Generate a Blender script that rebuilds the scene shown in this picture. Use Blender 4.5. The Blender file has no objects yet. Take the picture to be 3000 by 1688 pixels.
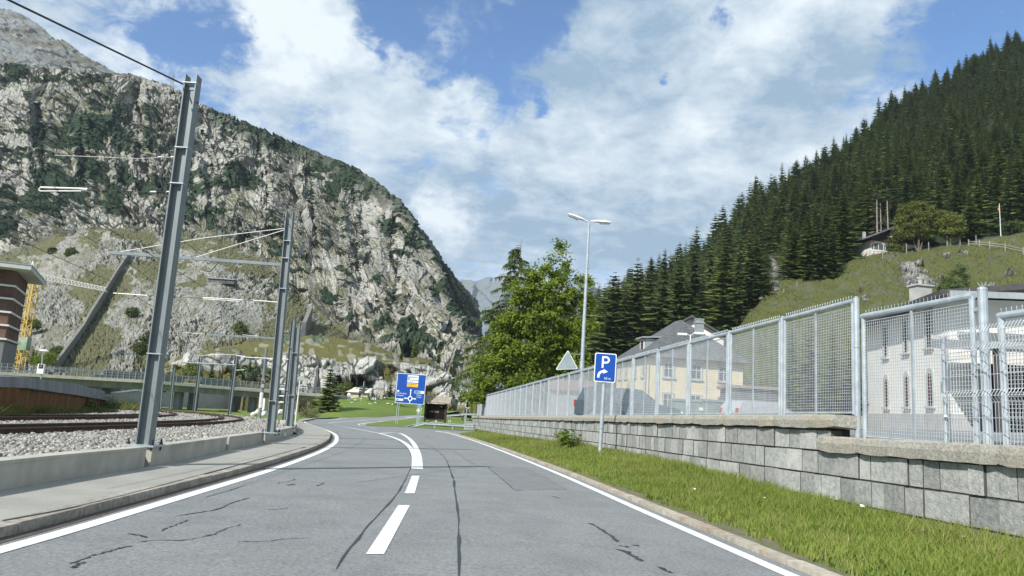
import bpy, bmesh, math, random
import numpy as np
from mathutils import Vector, Matrix
from mathutils.geometry import delaunay_2d_cdt
random.seed(7); np.random.seed(7)
C = bpy.context.scene.collection
PI = math.pi
# ---------------------------------------------------------------- camera frame (photo pixels 3000 x 1688)
F = 2150.0; PITCH = math.atan((1195-844)/F); ROLL = 0.0635; CAMZ = 1.25
RM = Matrix.Rotation(PI/2+PITCH, 3, 'X') @ Matrix.Rotation(ROLL, 3, 'Z')
RN = np.array(RM)
def ray(u, v):
    d = RM @ Vector(((u-1500)/F, (844-v)/F, -1)); return d/d.y
def at(u, v, Y):
    d = ray(u, v); return Vector((d.x*Y, Y, CAMZ+d.z*Y))
def rayn(u, v):
    d = np.stack([(u-1500)/F, (844-v)/F, -np.ones_like(u)], -1) @ RN.T
    return d/d[..., 1:2]
def proj(p):
    q = RM.transposed() @ (Vector(p)-Vector((0, 0, CAMZ)))
    return 1500+F*q.x/-q.z, 844-F*q.y/-q.z
def sstep(a, b, x):
    t = min(1, max(0, (x-a)/(b-a))); return t*t*(3-2*t)
def g(x, y):
    s = min(max(y-80, 0), 40)
    z = -.018*min(y, 80) - .018*(s-s*s/80)
    return z - .35*sstep(-18, -45, x)*sstep(40, 85, y) + .03*min(max(y-100, 0), 70)*sstep(-45, -15, x)
def gp(u, v, h=0.0):
    d = ray(u, v); a = 2.0
    f = lambda Y: CAMZ+d.z*Y-g(d.x*Y, Y)-h
    b = a
    while f(b) > 0 and b < 500: a = b; b *= 1.02
    for _ in range(40):
        m = (a+b)/2
        if f(m) > 0: a = m
        else: b = m
    return Vector((d.x*a, a, CAMZ+d.z*a))
# ---------------------------------------------------------------- materials
def nodes(m):
    m.use_nodes = True; nt = m.node_tree; nt.nodes.clear(); return nt, nt.nodes, nt.links
def pm(name, col, var=.15, scale=4., rough=.7, metal=0., bump=0., bscale=None, col2=None, detail=6, spec=.4, stain=None, stain_scale=.6, island=0., coord='Object', stretch=None, speck=0., speck_scale=60):
    """Principled material mottled by noise; optional second colour, stain colour and per-piece variation."""
    m = bpy.data.materials.new(name); nt, N, L = nodes(m)
    out = N.new('ShaderNodeOutputMaterial'); p = N.new('ShaderNodeBsdfPrincipled'); L.new(p.outputs[0], out.inputs[0])
    p.inputs['Roughness'].default_value = rough; p.inputs['Metallic'].default_value = metal
    p.inputs['Specular IOR Level'].default_value = spec
    tc = N.new('ShaderNodeTexCoord'); src = tc.outputs[coord]
    if stretch:
        mp = N.new('ShaderNodeMapping'); mp.inputs['Scale'].default_value = stretch; L.new(src, mp.inputs[0]); src = mp.outputs[0]
    def noise(sc, de=detail, ro=.6):
        n = N.new('ShaderNodeTexNoise'); n.inputs['Scale'].default_value = sc; n.inputs['Detail'].default_value = de
        n.inputs['Roughness'].default_value = ro; L.new(src, n.inputs['Vector']); return n
    def ramp(a, b, s):
        r = N.new('ShaderNodeMapRange'); r.inputs[1].default_value = a; r.inputs[2].default_value = b; L.new(s, r.inputs[0]); return r.outputs[0]
    def mix(f, a, b):
        x = N.new('ShaderNodeMix'); x.data_type = 'RGBA'
        if isinstance(f, float): x.inputs[0].default_value = f
        else: L.new(f, x.inputs[0])
        for i, c in ((6, a), (7, b)):
            if isinstance(c, tuple): x.inputs[i].default_value = (*c[:3], 1)
            else: L.new(c, x.inputs[i])
        return x.outputs[2]
    n1 = noise(scale)
    c2 = col2 or tuple(c*(1-var) for c in col); c1 = tuple(c*(1+var) for c in col) if not col2 else col
    c = mix(ramp(.35, .65, n1.outputs[0]), c1, c2)
    if stain:
        n2 = noise(stain_scale, 5); c = mix(ramp(.5, .72, n2.outputs[0]), c, stain)
    if speck:
        n3 = noise(speck_scale, 2, .8); hs = N.new('ShaderNodeHueSaturation'); L.new(c, hs.inputs['Color']); rr_ = N.new('ShaderNodeMapRange'); L.new(n3.outputs[0], rr_.inputs[0])
        rr_.inputs[1].default_value = .3; rr_.inputs[2].default_value = .7; rr_.inputs[3].default_value = 1-speck; rr_.inputs[4].default_value = 1+speck; L.new(rr_.outputs[0], hs.inputs['Value']); c = hs.outputs[0]
    if island:
        gi = N.new('ShaderNodeNewGeometry'); h = N.new('ShaderNodeHueSaturation')
        L.new(c, h.inputs['Color']); r = N.new('ShaderNodeMapRange'); L.new(gi.outputs['Random Per Island'], r.inputs[0])
        r.inputs[3].default_value = 1-island; r.inputs[4].default_value = 1+island; L.new(r.outputs[0], h.inputs['Value']); c = h.outputs[0]
    L.new(c, p.inputs['Base Color'])
    if bump:
        nb = noise(bscale or scale*4, 8, .65); b = N.new('ShaderNodeBump'); b.inputs['Strength'].default_value = bump
        b.inputs['Distance'].default_value = .02; L.new(nb.outputs[0], b.inputs['Height']); L.new(b.outputs[0], p.inputs['Normal'])
    return m
# ---------------------------------------------------------------- mesh builder
class MB:
    def __init__(s): s.v = []; s.f = []; s.m = []
    def add(s, vs, fs, mi=0):
        o = len(s.v); s.v += [tuple(p) for p in vs]; s.f += [tuple(o+i for i in f) for f in fs]; s.m += [mi]*len(fs); return s
    def hexa(s, p, mi=0):
        return s.add(p, [(3, 2, 1, 0), (4, 5, 6, 7), (0, 1, 5, 4), (1, 2, 6, 5), (2, 3, 7, 6), (3, 0, 4, 7)], mi)
    def box(s, c, d, rz=0., mi=0):
        ca, sa = math.cos(rz), math.sin(rz); x, y, z = d[0]/2, d[1]/2, d[2]/2
        P = [(-x, -y, -z), (x, -y, -z), (x, y, -z), (-x, y, -z), (-x, -y, z), (x, -y, z), (x, y, z), (-x, y, z)]
        return s.hexa([(c[0]+a*ca-b*sa, c[1]+a*sa+b*ca, c[2]+e) for a, b, e in P], mi)
    def bar(s, a, b, w, h=None, mi=0, up=None):
        a = Vector(a); b = Vector(b); h = h or w; d = (b-a).normalized()
        up = Vector(up) if up else (Vector((0, 0, 1)) if abs(d.z) < .95 else Vector((0, 1, 0)))
        x = d.cross(up).normalized()*w/2; y = x.cross(d).normalized()*h/2
        return s.hexa([a-x-y, a+x-y, b+x-y, b-x-y, a-x+y, a+x+y, b+x+y, b-x+y], mi)
    def tube(s, pts, r, n=8, mi=0, caps=True):
        pts = [Vector(p) for p in pts]; rs = r if isinstance(r, (list, tuple)) else [r]*len(pts); vs = []; fs = []
        for i, p in enumerate(pts):
            d = (pts[min(i+1, len(pts)-1)]-pts[max(i-1, 0)]).normalized()
            up = Vector((0, 0, 1)) if abs(d.z) < .9 else Vector((0, 1, 0))
            x = d.cross(up).normalized(); y = x.cross(d)
            vs += [p+(x*math.cos(2*PI*k/n)+y*math.sin(2*PI*k/n))*rs[i] for k in range(n)]
        for i in range(len(pts)-1):
            fs += [(i*n+k, i*n+(k+1) % n, (i+1)*n+(k+1) % n, (i+1)*n+k) for k in range(n)]
        if caps: fs += [tuple(range(n-1, -1, -1)), tuple((len(pts)-1)*n+k for k in range(n))]
        return s.add(vs, fs, mi)
    def poly(s, pts, mi=0): return s.add(pts, [tuple(range(len(pts)))], mi)
    def prism(s, pts, vec, mi=0):
        n = len(pts); v = Vector(vec); q = [Vector(p)+v for p in pts]
        return s.add(list(pts)+q, [tuple(range(n-1, -1, -1)), tuple(range(n, 2*n))]+[(i, (i+1) % n, n+(i+1) % n, n+i) for i in range(n)], mi)
    def lathe(s, prof, c=(0, 0, 0), n=12, mi=0):
        vs = [(c[0]+r*math.cos(2*PI*k/n), c[1]+r*math.sin(2*PI*k/n), c[2]+z) for r, z in prof for k in range(n)]
        fs = [(i*n+k, i*n+(k+1) % n, (i+1)*n+(k+1) % n, (i+1)*n+k) for i in range(len(prof)-1) for k in range(n)]
        return s.add(vs, fs, mi)
    def rock(s, c, d, seed=0, sub=2, amp=.25, rz=0., mi=0):
        bm = bmesh.new(); bmesh.ops.create_icosphere(bm, subdivisions=sub, radius=1); rr = random.Random(seed)
        ax = [(Vector((rr.gauss(0, 1), rr.gauss(0, 1), rr.gauss(0, 1))).normalized(), rr.uniform(.55, .95)) for _ in range(9)]
        ca, sa = math.cos(rz), math.sin(rz); vs = []
        for v in bm.verts:
            p = v.co.copy()
            for a, t in ax:
                k = p.dot(a)
                if k > t: p -= a*(k-t)
            p *= 1+rr.uniform(-amp, amp)*.25
            x, y, z = p.x*d[0], p.y*d[1], p.z*d[2]
            vs.append((c[0]+x*ca-y*sa, c[1]+x*sa+y*ca, c[2]+z))
        s.add(vs, [tuple(v.index for v in f.verts) for f in bm.faces], mi); bm.free(); return s
    def mesh(s, name, mats, smooth=False):
        me = bpy.data.meshes.new(name); me.from_pydata(s.v, [], s.f)
        for m in (mats if isinstance(mats, (list, tuple)) else [mats]): me.materials.append(m)
        if any(s.m): me.polygons.foreach_set('material_index', s.m)
        if smooth: me.polygons.foreach_set('use_smooth', [True]*len(s.f))
        me.update(); return me
    def build(s, name, mats, parent=None, smooth=False, label=None, cat=None, group=None, kind=None, world=False):
        o = bpy.data.objects.new(name, s.mesh(name, mats, smooth)); C.objects.link(o)
        if parent:
            o.parent = parent
            if world: o.matrix_parent_inverse = parent.matrix_basis.inverted()
        return tag(o, label, cat, group, kind)
def tag(o, label=None, cat=None, group=None, kind=None):
    for k, v in (('label', label), ('category', cat), ('group', group), ('kind', kind)):
        if v: o[k] = v
    return o
def thing(name, label, cat, loc=(0, 0, 0), rz=0., group=None):
    o = bpy.data.objects.new(name, None); C.objects.link(o); o.empty_display_size = .2
    o.location = loc; o.rotation_euler = (0, 0, rz); return tag(o, label, cat, group)
def dup(root, loc, rz=None, label=None, scale=None):
    r = root.copy(); C.objects.link(r); r.location = loc
    if rz is not None: r.rotation_euler = (0, 0, rz)
    if label: r['label'] = label
    if scale: r.scale = scale if isinstance(scale, tuple) else (scale,)*3
    for ch in list(root.children):
        c = ch.copy(); C.objects.link(c); c.parent = r
        for gch in list(ch.children):
            d = gch.copy(); C.objects.link(d); d.parent = c
    return r
def npmesh(name, V, Fc, mats, smooth=False, attrs=None):
    """Mesh from numpy arrays (Fc: n x 3 or n x 4)."""
    me = bpy.data.meshes.new(name); k = Fc.shape[1]; n = len(Fc)
    me.vertices.add(len(V)); me.vertices.foreach_set('co', np.ascontiguousarray(V, dtype=np.float32).ravel())
    me.loops.add(n*k); me.loops.foreach_set('vertex_index', np.ascontiguousarray(Fc, dtype=np.int32).ravel())
    me.polygons.add(n); me.polygons.foreach_set('loop_start', np.arange(0, n*k, k, dtype=np.int32))
    me.polygons.foreach_set('use_smooth', np.full(n, smooth))
    for m in (mats if isinstance(mats, (list, tuple)) else [mats]): me.materials.append(m)
    for a, arr in (attrs or {}).items():
        at_ = me.color_attributes.new(a, 'FLOAT_COLOR', 'POINT')
        at_.data.foreach_set('color', np.ascontiguousarray(np.concatenate([arr, np.ones((len(arr), 1))], 1) if arr.shape[1] == 3 else arr, dtype=np.float32).ravel())
    me.update(calc_edges=True); me.validate(); return me
def link(name, me, parent=None, **k):
    o = bpy.data.objects.new(name, me); C.objects.link(o)
    if parent: o.parent = parent
    return tag(o, k.get('label'), k.get('cat'), k.get('group'), k.get('kind'))
_tc = {}
def text_geo(s, size, align='LEFT', ex=1.0):
    cu = bpy.data.curves.new('lettering', 'FONT'); cu.body = s; cu.size = size; cu.align_x = align; cu.resolution_u = 3
    ob = bpy.data.objects.new('lettering', cu); me = bpy.data.meshes.new_from_object(ob)
    vs = [(v.co.x*ex, v.co.y) for v in me.vertices]; fs = [tuple(p.vertices) for p in me.polygons]
    bpy.data.objects.remove(ob); bpy.data.meshes.remove(me); return vs, fs
def text_on(mb, s, size, x, z, y, align='LEFT', mi=0, ex=1.0):
    """Lettering in the x-z plane, facing -y."""
    vs, fs = text_geo(s, size, align, ex); mb.add([(x+a, y, z+b) for a, b in vs], fs, mi)
def resamp(pts, n):
    P = np.array([tuple(p) for p in pts], float); d = np.r_[0, np.cumsum(np.linalg.norm(np.diff(P, axis=0), axis=1))]
    t = np.linspace(0, d[-1], n); return np.stack([np.interp(t, d, P[:, i]) for i in range(P.shape[1])], 1)
def smooth_line(pts, n=200, it=2):
    P = np.array([tuple(p) for p in pts], float)
    for _ in range(it):
        Q = [P[0]]
        for a, b in zip(P[:-1], P[1:]): Q += [a*.75+b*.25, a*.25+b*.75]
        P = np.array(Q+[P[-1]])
    return resamp(P, n)
def strip(A, B, name, mat, kind='structure', zadd=0., **k):
    n = len(A); mb = MB(); mb.v = [(p[0], p[1], p[2]+zadd) for p in A]+[(p[0], p[1], p[2]+zadd) for p in B]
    mb.f = [(i, i+1, n+i+1, n+i) for i in range(n-1)]; mb.m = [0]*len(mb.f); return mb.build(name, mat, kind=kind, **k)
def offset_line(P, d):
    """Shift a ground polyline sideways by d (to the right of its direction)."""
    P = np.array(P); T = np.gradient(P[:, :2], axis=0); T /= np.linalg.norm(T, axis=1)[:, None]+1e-9
    Q = P.copy(); Q[:, 0] += T[:, 1]*d; Q[:, 1] -= T[:, 0]*d; return Q
def onground(P, h=0.):
    return np.array([(p[0], p[1], g(p[0], p[1])+h) for p in P])
def c1(*pts): return [(x/2.576, 1126+y/2.576) for x, y in pts]
def c2(*pts): return [(1000+x/2.576, 1126+y/2.576) for x, y in pts]
def c3(*pts): return [(2000+x/2.576, 1126+y/2.576) for x, y in pts]
def c6(*pts): return [(1000+x/6.44, 1060+y/6.44) for x, y in pts]
def gps(pts, h=0.): return [gp(u, v, h) for u, v in pts]
# ---------------------------------------------------------------- vector noise (numpy)
def _h(ix, iy, seed):
    n = (ix.astype(np.int64)*374761393 + iy.astype(np.int64)*668265263 + seed*2147483647) & 0xffffffff
    n = ((n ^ (n >> 13))*1274126177) & 0xffffffff; n = n ^ (n >> 16)
    n = (n*2246822519) & 0xffffffff; n = n ^ (n >> 15)
    return (n & 0xffffff)/float(0xffffff)
def vnoise(x, y, seed=0):
    ix = np.floor(x); iy = np.floor(y); fx = x-ix; fy = y-iy; fx = fx*fx*(3-2*fx); fy = fy*fy*(3-2*fy)
    a = _h(ix, iy, seed); b = _h(ix+1, iy, seed); c = _h(ix, iy+1, seed); d = _h(ix+1, iy+1, seed)
    return (a*(1-fx)+b*fx)*(1-fy)+(c*(1-fx)+d*fx)*fy
def fbm(x, y, oc=5, seed=0):
    s = 0; a = .5; t = 0
    for o in range(oc): s = s+a*vnoise(x*2**o+o*17.3, y*2**o+o*9.1, seed+o); t += a; a *= .5
    return s/t
def voro(x, y, seed=0):
    ix = np.floor(x); iy = np.floor(y); f1 = np.full(x.shape, 9.); f2 = f1.copy(); r = np.zeros(x.shape); dx = r.copy(); dy = r.copy(); r2 = r.copy()
    for i in (-1, 0, 1):
        for j in (-1, 0, 1):
            cx = ix+i; cy = iy+j; px = cx+_h(cx, cy, seed)-x; py = cy+_h(cx, cy, seed+1)-y; d = np.sqrt(px*px+py*py)
            m = d < f1; f2 = np.where(m, f1, np.minimum(f2, d)); f1 = np.where(m, d, f1)
            r = np.where(m, _h(cx, cy, seed+2), r); r2 = np.where(m, _h(cx, cy, seed+3), r2); dx = np.where(m, -px, dx); dy = np.where(m, -py, dy)
    return f1, f2, r, r2, dx, dy
def facet(x, y, seed, tilt=.9):
    f1, f2, r, r2, dx, dy = voro(x, y, seed)
    return (r-.5)+tilt*((r2-.5)*2*dx+(((r*7.3) % 1)-.5)*2*dy), f2-f1, r2
# ---------------------------------------------------------------- camera, world, sun
sc = bpy.context.scene
cam = bpy.data.cameras.new('camera'); cam.sensor_width = 36; cam.lens = F/3000*36; cam.clip_end = 20000; cam.clip_start = .1
co = bpy.data.objects.new('camera', cam); C.objects.link(co); co.location = (0, 0, CAMZ); co.rotation_euler = RM.to_euler(); sc.camera = co
SUN_EL = math.radians(38); SUN_AZ = math.radians(219)
w = bpy.data.worlds.new('World'); sc.world = w; w.use_nodes = True
nt = w.node_tree; N = nt.nodes; L = nt.links; N.clear()
out = N.new('ShaderNodeOutputWorld'); bg = N.new('ShaderNodeBackground'); L.new(bg.outputs[0], out.inputs[0]); bg.inputs[1].default_value = .1
sky = N.new('ShaderNodeTexSky'); sky.sky_type = 'NISHITA'; sky.sun_disc = False; sky.sun_elevation = SUN_EL; sky.sun_rotation = SUN_AZ
sky.altitude = 1400; sky.ozone_density = 2.0
tc = N.new('ShaderNodeTexCoord')
def vm(op, a, b=None):
    n = N.new('ShaderNodeVectorMath'); n.operation = op
    for i, x in ((0, a), (1, b)):
        if x is None: continue
        if isinstance(x, (tuple, Vector)): n.inputs[i].default_value = x
        else: L.new(x, n.inputs[i])
    return n
def mt(op, a, b, clamp=False):
    n = N.new('ShaderNodeMath'); n.operation = op; n.use_clamp = clamp
    for i, x in ((0, a), (1, b)):
        if isinstance(x, (int, float)): n.inputs[i].default_value = x
        else: L.new(x, n.inputs[i])
    return n.outputs[0]
D = tc.outputs['Generated']
sep = N.new('ShaderNodeSeparateXYZ'); L.new(D, sep.inputs[0])
den = mt('ADD', mt('MAXIMUM', sep.outputs[2], 0.0), .22)
cx = mt('DIVIDE', sep.outputs[0], den); cy = mt('DIVIDE', sep.outputs[1], den)
comb = N.new('ShaderNodeCombineXYZ'); L.new(cx, comb.inputs[0]); L.new(cy, comb.inputs[1])
def cnoise(sc_, det, rough, seed, dist=0., vec=None):
    n = N.new('ShaderNodeTexNoise'); n.noise_dimensions = '3D'; n.inputs['Scale'].default_value = sc_; n.inputs['Detail'].default_value = det
    n.inputs['Roughness'].default_value = rough; n.inputs['Distortion'].default_value = dist
    a = vm('ADD', vec or comb.outputs[0], (seed, seed*.7, seed*1.3)); L.new(a.outputs[0], n.inputs['Vector']); return n.outputs[0]
n1 = cnoise(2.3, 12, .6, 3.1, .45); n2 = cnoise(6.5, 10, .66, 11.7, .5); n5 = cnoise(17, 8, .68, 41.3, .6)
field = mt('ADD', mt('ADD', mt('MULTIPLY', n1, .6), mt('MULTIPLY', n2, .55)), mt('MULTIPLY', mt('SUBTRACT', n5, .5), .6))
warp = N.new('ShaderNodeTexNoise'); warp.inputs['Scale'].default_value = 11; warp.inputs['Detail'].default_value = 9; warp.inputs['Roughness'].default_value = .62; L.new(D, warp.inputs['Vector'])
wv = vm('MULTIPLY', vm('SUBTRACT', warp.outputs['Color'], (.5, .5, .5)).outputs[0], (.16, .16, .16))
DW = vm('ADD', D, wv.outputs[0]).outputs[0]
def blobs(lst):
    tot = None
    for u, v, r, a in lst:
        c = ray(u, v).normalized(); d = vm('DISTANCE', DW, tuple(c)).outputs['Value']
        m = N.new('ShaderNodeMapRange'); m.interpolation_type = 'SMOOTHSTEP'; L.new(d, m.inputs[0])
        m.inputs[1].default_value = 0; m.inputs[2].default_value = r/F; m.inputs[3].default_value = a; m.inputs[4].default_value = 0
        tot = m.outputs[0] if tot is None else mt('ADD', tot, m.outputs[0])
    return tot
HOLES = [(650, 60, 190, -.42), (545, 130, 110, -.3), (600, 260, 130, -.2), (360, 60, 130, -.1), (1120, 60, 170, -.36), (1230, 20, 170, -.3), (1320, 190, 130, -.4),
         (1440, 90, 190, -.3), (1590, 30, 170, -.42), (1470, 190, 100, -.22), (1510, 285, 110, -.3), (1555, 340, 60, -.25), (1900, 240, 75, -.42), (1935, 225, 60, -.32), (2135, 70, 85, -.24), (2140, 20, 60, -.2),
         (2680, 150, 170, -.3), (2960, 30, 190, -.42), (2780, 60, 130, -.15), (2480, 260, 110, -.15), (1440, 560, 70, -.16), (900, 380, 110, -.12), (1230, 420, 70, -.08),
         (830, 90, 260, .3), (1150, 330, 190, .18), (1340, 300, 110, .25), (2150, 250, 380, .25), (2400, 90, 220, .2), (1800, 520, 420, .22), (100, 120, 190, .08), (1030, 260, 190, .15), (1750, 120, 130, .2), (2300, 520, 350, .2), (1350, 640, 200, .2)]
cover = mt('ADD', field, blobs(HOLES))
mr = N.new('ShaderNodeMapRange'); mr.interpolation_type = 'SMOOTHSTEP'; L.new(cover, mr.inputs[0]); mr.inputs[1].default_value = .26; mr.inputs[2].default_value = .64
n3 = cnoise(1.6, 9, .58, 23.2, .4); n4 = cnoise(4.2, 9, .6, 31.9, .2)
BR = [(820, 70, 200, .25), (2200, 60, 260, .15), (2070, 400, 190, .14), (1290, 650, 120, .22), (1340, 290, 90, .2), (1230, 620, 60, .15), (560, 120, 100, -.1),
      (930, 300, 220, -.14), (1500, 610, 220, -.12), (2300, 300, 240, -.12), (2000, 700, 260, -.04), (1400, 520, 150, -.06), (2450, 180, 150, -.08), (1950, 560, 120, .12)]
n6 = cnoise(13, 8, .65, 51.2, .5)
br = mt('ADD', mt('ADD', mt('ADD', mt('MULTIPLY', n3, .8), mt('MULTIPLY', n4, .6)), mt('MULTIPLY', mt('SUBTRACT', n6, .5), .35)), blobs(BR))
mb_ = N.new('ShaderNodeMapRange'); L.new(br, mb_.inputs[0]); mb_.inputs[1].default_value = .6; mb_.inputs[2].default_value = .93
cc = N.new('ShaderNodeMix'); cc.data_type = 'RGBA'; L.new(mb_.outputs[0], cc.inputs[0])
cc.inputs[6].default_value = (2.3, 3.3, 4.35, 1); cc.inputs[7].default_value = (6.4, 6.95, 7.3, 1)
blue = N.new('ShaderNodeMix'); blue.data_type = 'RGBA'; blue.blend_type = 'MULTIPLY'; blue.inputs[0].default_value = 1
L.new(sky.outputs[0], blue.inputs[6]); blue.inputs[7].default_value = (.9, 1.16, 1.36, 1)
fin = N.new('ShaderNodeMix'); fin.data_type = 'RGBA'; L.new(mr.outputs[0], fin.inputs[0]); L.new(blue.outputs[2], fin.inputs[6]); L.new(cc.outputs[2], fin.inputs[7])
L.new(fin.outputs[2], bg.inputs[0])
sl = bpy.data.lights.new('sun', 'SUN'); sl.energy = 4.1; sl.angle = math.radians(.5); sl.color = (1, .965, .91)
so = bpy.data.objects.new('sun', sl); C.objects.link(so)
so.rotation_euler = Vector((math.sin(SUN_AZ)*math.cos(SUN_EL), math.cos(SUN_AZ)*math.cos(SUN_EL), math.sin(SUN_EL))).to_track_quat('Z', 'Y').to_euler(); so.location = (-20, -20, 60)
sc.view_settings.view_transform = 'Standard'; sc.view_settings.look = 'None'; sc.view_settings.exposure = .56; sc.view_settings.gamma = 1
# ---------------------------------------------------------------- materials of the ground
M = {}
M['asphalt'] = pm('asphalt', (.218, .226, .222), scale=1.6, var=.1, rough=.85, bump=.5, bscale=90, stain=(.248, .254, .246), stain_scale=.55, detail=14, speck=.34, speck_scale=30)
M['patch'] = pm('asphalt_patch', (.19, .198, .196), scale=3, var=.1, rough=.9, bump=.35, bscale=140, detail=12)
M['tar'] = pm('tar', (.04, .047, .052), scale=8, rough=.6, bump=.2)
M['paint'] = pm('road_paint', (.78, .8, .8), scale=6, var=.06, rough=.7, stain=(.55, .57, .57), stain_scale=14, speck=.06)
M['walk'] = pm('pavement', (.33, .32, .28), scale=1.2, var=.1, rough=.9, bump=.25, bscale=120, stain=(.28, .272, .24), stain_scale=.5, detail=10, speck=.12, speck_scale=50)
M['kerb'] = pm('granite_kerb', (.34, .31, .26), scale=14, var=.25, rough=.85, bump=.4, island=.15)
M['kerb_rust'] = pm('stained_kerb', (.4, .36, .29), scale=9, var=.2, rough=.85, bump=.4, stain=(.33, .2, .09), stain_scale=2.2, island=.12)
M['gutter'] = pm('gutter', (.1, .08, .066), scale=8, rough=.9)
M['concrete'] = pm('concrete', (.45, .43, .37), scale=2.5, var=.12, rough=.85, bump=.2, bscale=40, stain=(.34, .325, .28), stain_scale=1.3)
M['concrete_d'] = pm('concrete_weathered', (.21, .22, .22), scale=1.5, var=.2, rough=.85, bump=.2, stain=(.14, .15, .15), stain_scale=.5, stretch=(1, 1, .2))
M['gravel'] = pm('gravel_base', (.3, .29, .26), scale=22, var=.4, rough=.95, bump=.8, bscale=30, detail=10)
M['stone'] = pm('ballast_stone', (.31, .298, .265), scale=5, var=.2, rough=.9, island=.45)
M['soil'] = pm('soil', (.13, .11, .07), scale=6, var=.3, rough=1, bump=.5)
M['lawn'] = pm('lawn', (.1, .17, .02), scale=.35, col2=(.14, .2, .03), rough=.95, bump=.6, bscale=14, stain=(.17, .18, .05), stain_scale=.6, detail=12)
M['meadow'] = pm('meadow', (.14, .16, .045), scale=.06, col2=(.2, .18, .08), rough=1, bump=.6, bscale=1.5, detail=12)
M['rail'] = pm('rusty_rail', (.075, .04, .028), scale=6, var=.3, rough=.7)
M['sleeper'] = pm('sleeper', (.16, .14, .12), scale=6, var=.3, rough=.9)
# ---------------------------------------------------------------- ground sheet
xs = np.unique(np.r_[np.linspace(-60, 60, 61), np.linspace(-400, -60, 18), np.linspace(60, 400, 18), -6000, -2500, -1000, 1000, 2500, 6000])
ys = np.unique(np.r_[np.linspace(-20, 180, 81), np.linspace(180, 500, 12), -6000, -1500, -300, 1000, 2500, 8000])
X, Y = np.meshgrid(xs, ys, indexing='ij'); Z = np.vectorize(g)(X, Y)-.03
V = np.stack([X, Y, Z], -1).reshape(-1, 3); nx, ny = X.shape; I = np.arange(nx*ny).reshape(nx, ny)
Q = np.stack([I[:-1, :-1], I[1:, :-1], I[1:, 1:], I[:-1, 1:]], -1).reshape(-1, 4)
link('ground', npmesh('ground', V, Q, M['meadow'], True), kind='structure')
def sheet(name, xs, ys, h, mat):
    X, Y = np.meshgrid(xs, ys, indexing='ij'); Z = np.vectorize(g)(X, Y)+h
    V = np.stack([X, Y, Z], -1).reshape(-1, 3); nx, ny = X.shape; I = np.arange(nx*ny).reshape(nx, ny)
    Q = np.stack([I[:-1, :-1], I[1:, :-1], I[1:, 1:], I[:-1, 1:]], -1).reshape(-1, 4)
    return link(name, npmesh(name, V, Q, mat, True), kind='structure')
sheet('road', np.linspace(-34, 12, 47), np.linspace(-8, 150, 159), 0., M['asphalt'])
# ---------------------------------------------------------------- white lines and road edges (photo outlines put on the ground)
RL = smooth_line(gps(c2((700, 357), (770, 362), (830, 375), (950, 410), (1110, 465), (1330, 550), (1650, 680), (1900, 790), (2200, 925), (2576, 1090)) + c3((820, 1448)))[::-1], 160)
ext = RL[0]+(RL[0]-RL[8])/np.linalg.norm(RL[0]-RL[8])*12; RL = resamp(np.vstack([ext, RL]), 200)
LL = smooth_line(gps(c1((-520, 1400), (0, 1255), (500, 1115), (1000, 965), (1500, 815), (2000, 665), (2300, 560), (2480, 483), (2550, 425), (2530, 370), (2400, 325), (2290, 287), (2300, 268), (2400, 262), (2576, 258))), 240)
ext = LL[0]+(LL[0]-LL[8])/np.linalg.norm(LL[0]-LL[8])*12; LL = resamp(np.vstack([ext, LL]), 280)
def line(P, wd, name, mat='paint', h=.006, n=None):
    P = onground(P); return strip(onground(offset_line(P, -wd/2), h), onground(offset_line(P, wd/2), h), name, M[mat])
line(RL, .16, 'edge_line'); line(LL, .17, 'edge_line')
def quad(pts, name, mat='paint', h=.006):
    mb = MB(); mb.poly([p+Vector((0, 0, h)) for p in gps(pts)]); mb.build(name, M[mat], kind='structure')
quad(c2((185, 1285), (322, 1285), (517, 915), (430, 915)), 'centre_line')
quad(c2((478, 825), (553, 825), (590, 692), (533, 692)), 'centre_line')
def pl(pts, wd, name, mat='paint', h=.006, n=80, it=2): line(smooth_line(gps(pts), n, it), wd, name, mat, h)
pl(c2((585, 640), (585, 560), (574, 505), (549, 450), (512, 408), (465, 378), (425, 366), (350, 367), (287, 372)), .2, 'centre_line')
pl(c2((559, 640), (560, 560), (540, 505), (497, 455), (440, 420), (365, 392), (287, 372)), .2, 'centre_line', h=.009)
pl(c2((285, 371), (160, 345), (30, 322), (-60, 310)), .14, 'centre_line')
pl(c2((270, 336), (180, 320), (0, 305), (-70, 300)), .1, 'centre_line')
pl(c6((1400, 1082), (1000, 1103), (700, 1127), (480, 1150), (340, 1172), (318, 1190), (370, 1203), (520, 1215)), .15, 'edge_line')
pl(c6((-250, 1160), (0, 1135), (300, 1110), (700, 1085), (1500, 1050)), .15, 'edge_line')
pl(c6((-400, 1100), (0, 1068), (500, 1045), (1500, 1018)), .18, 'edge_line')
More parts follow.
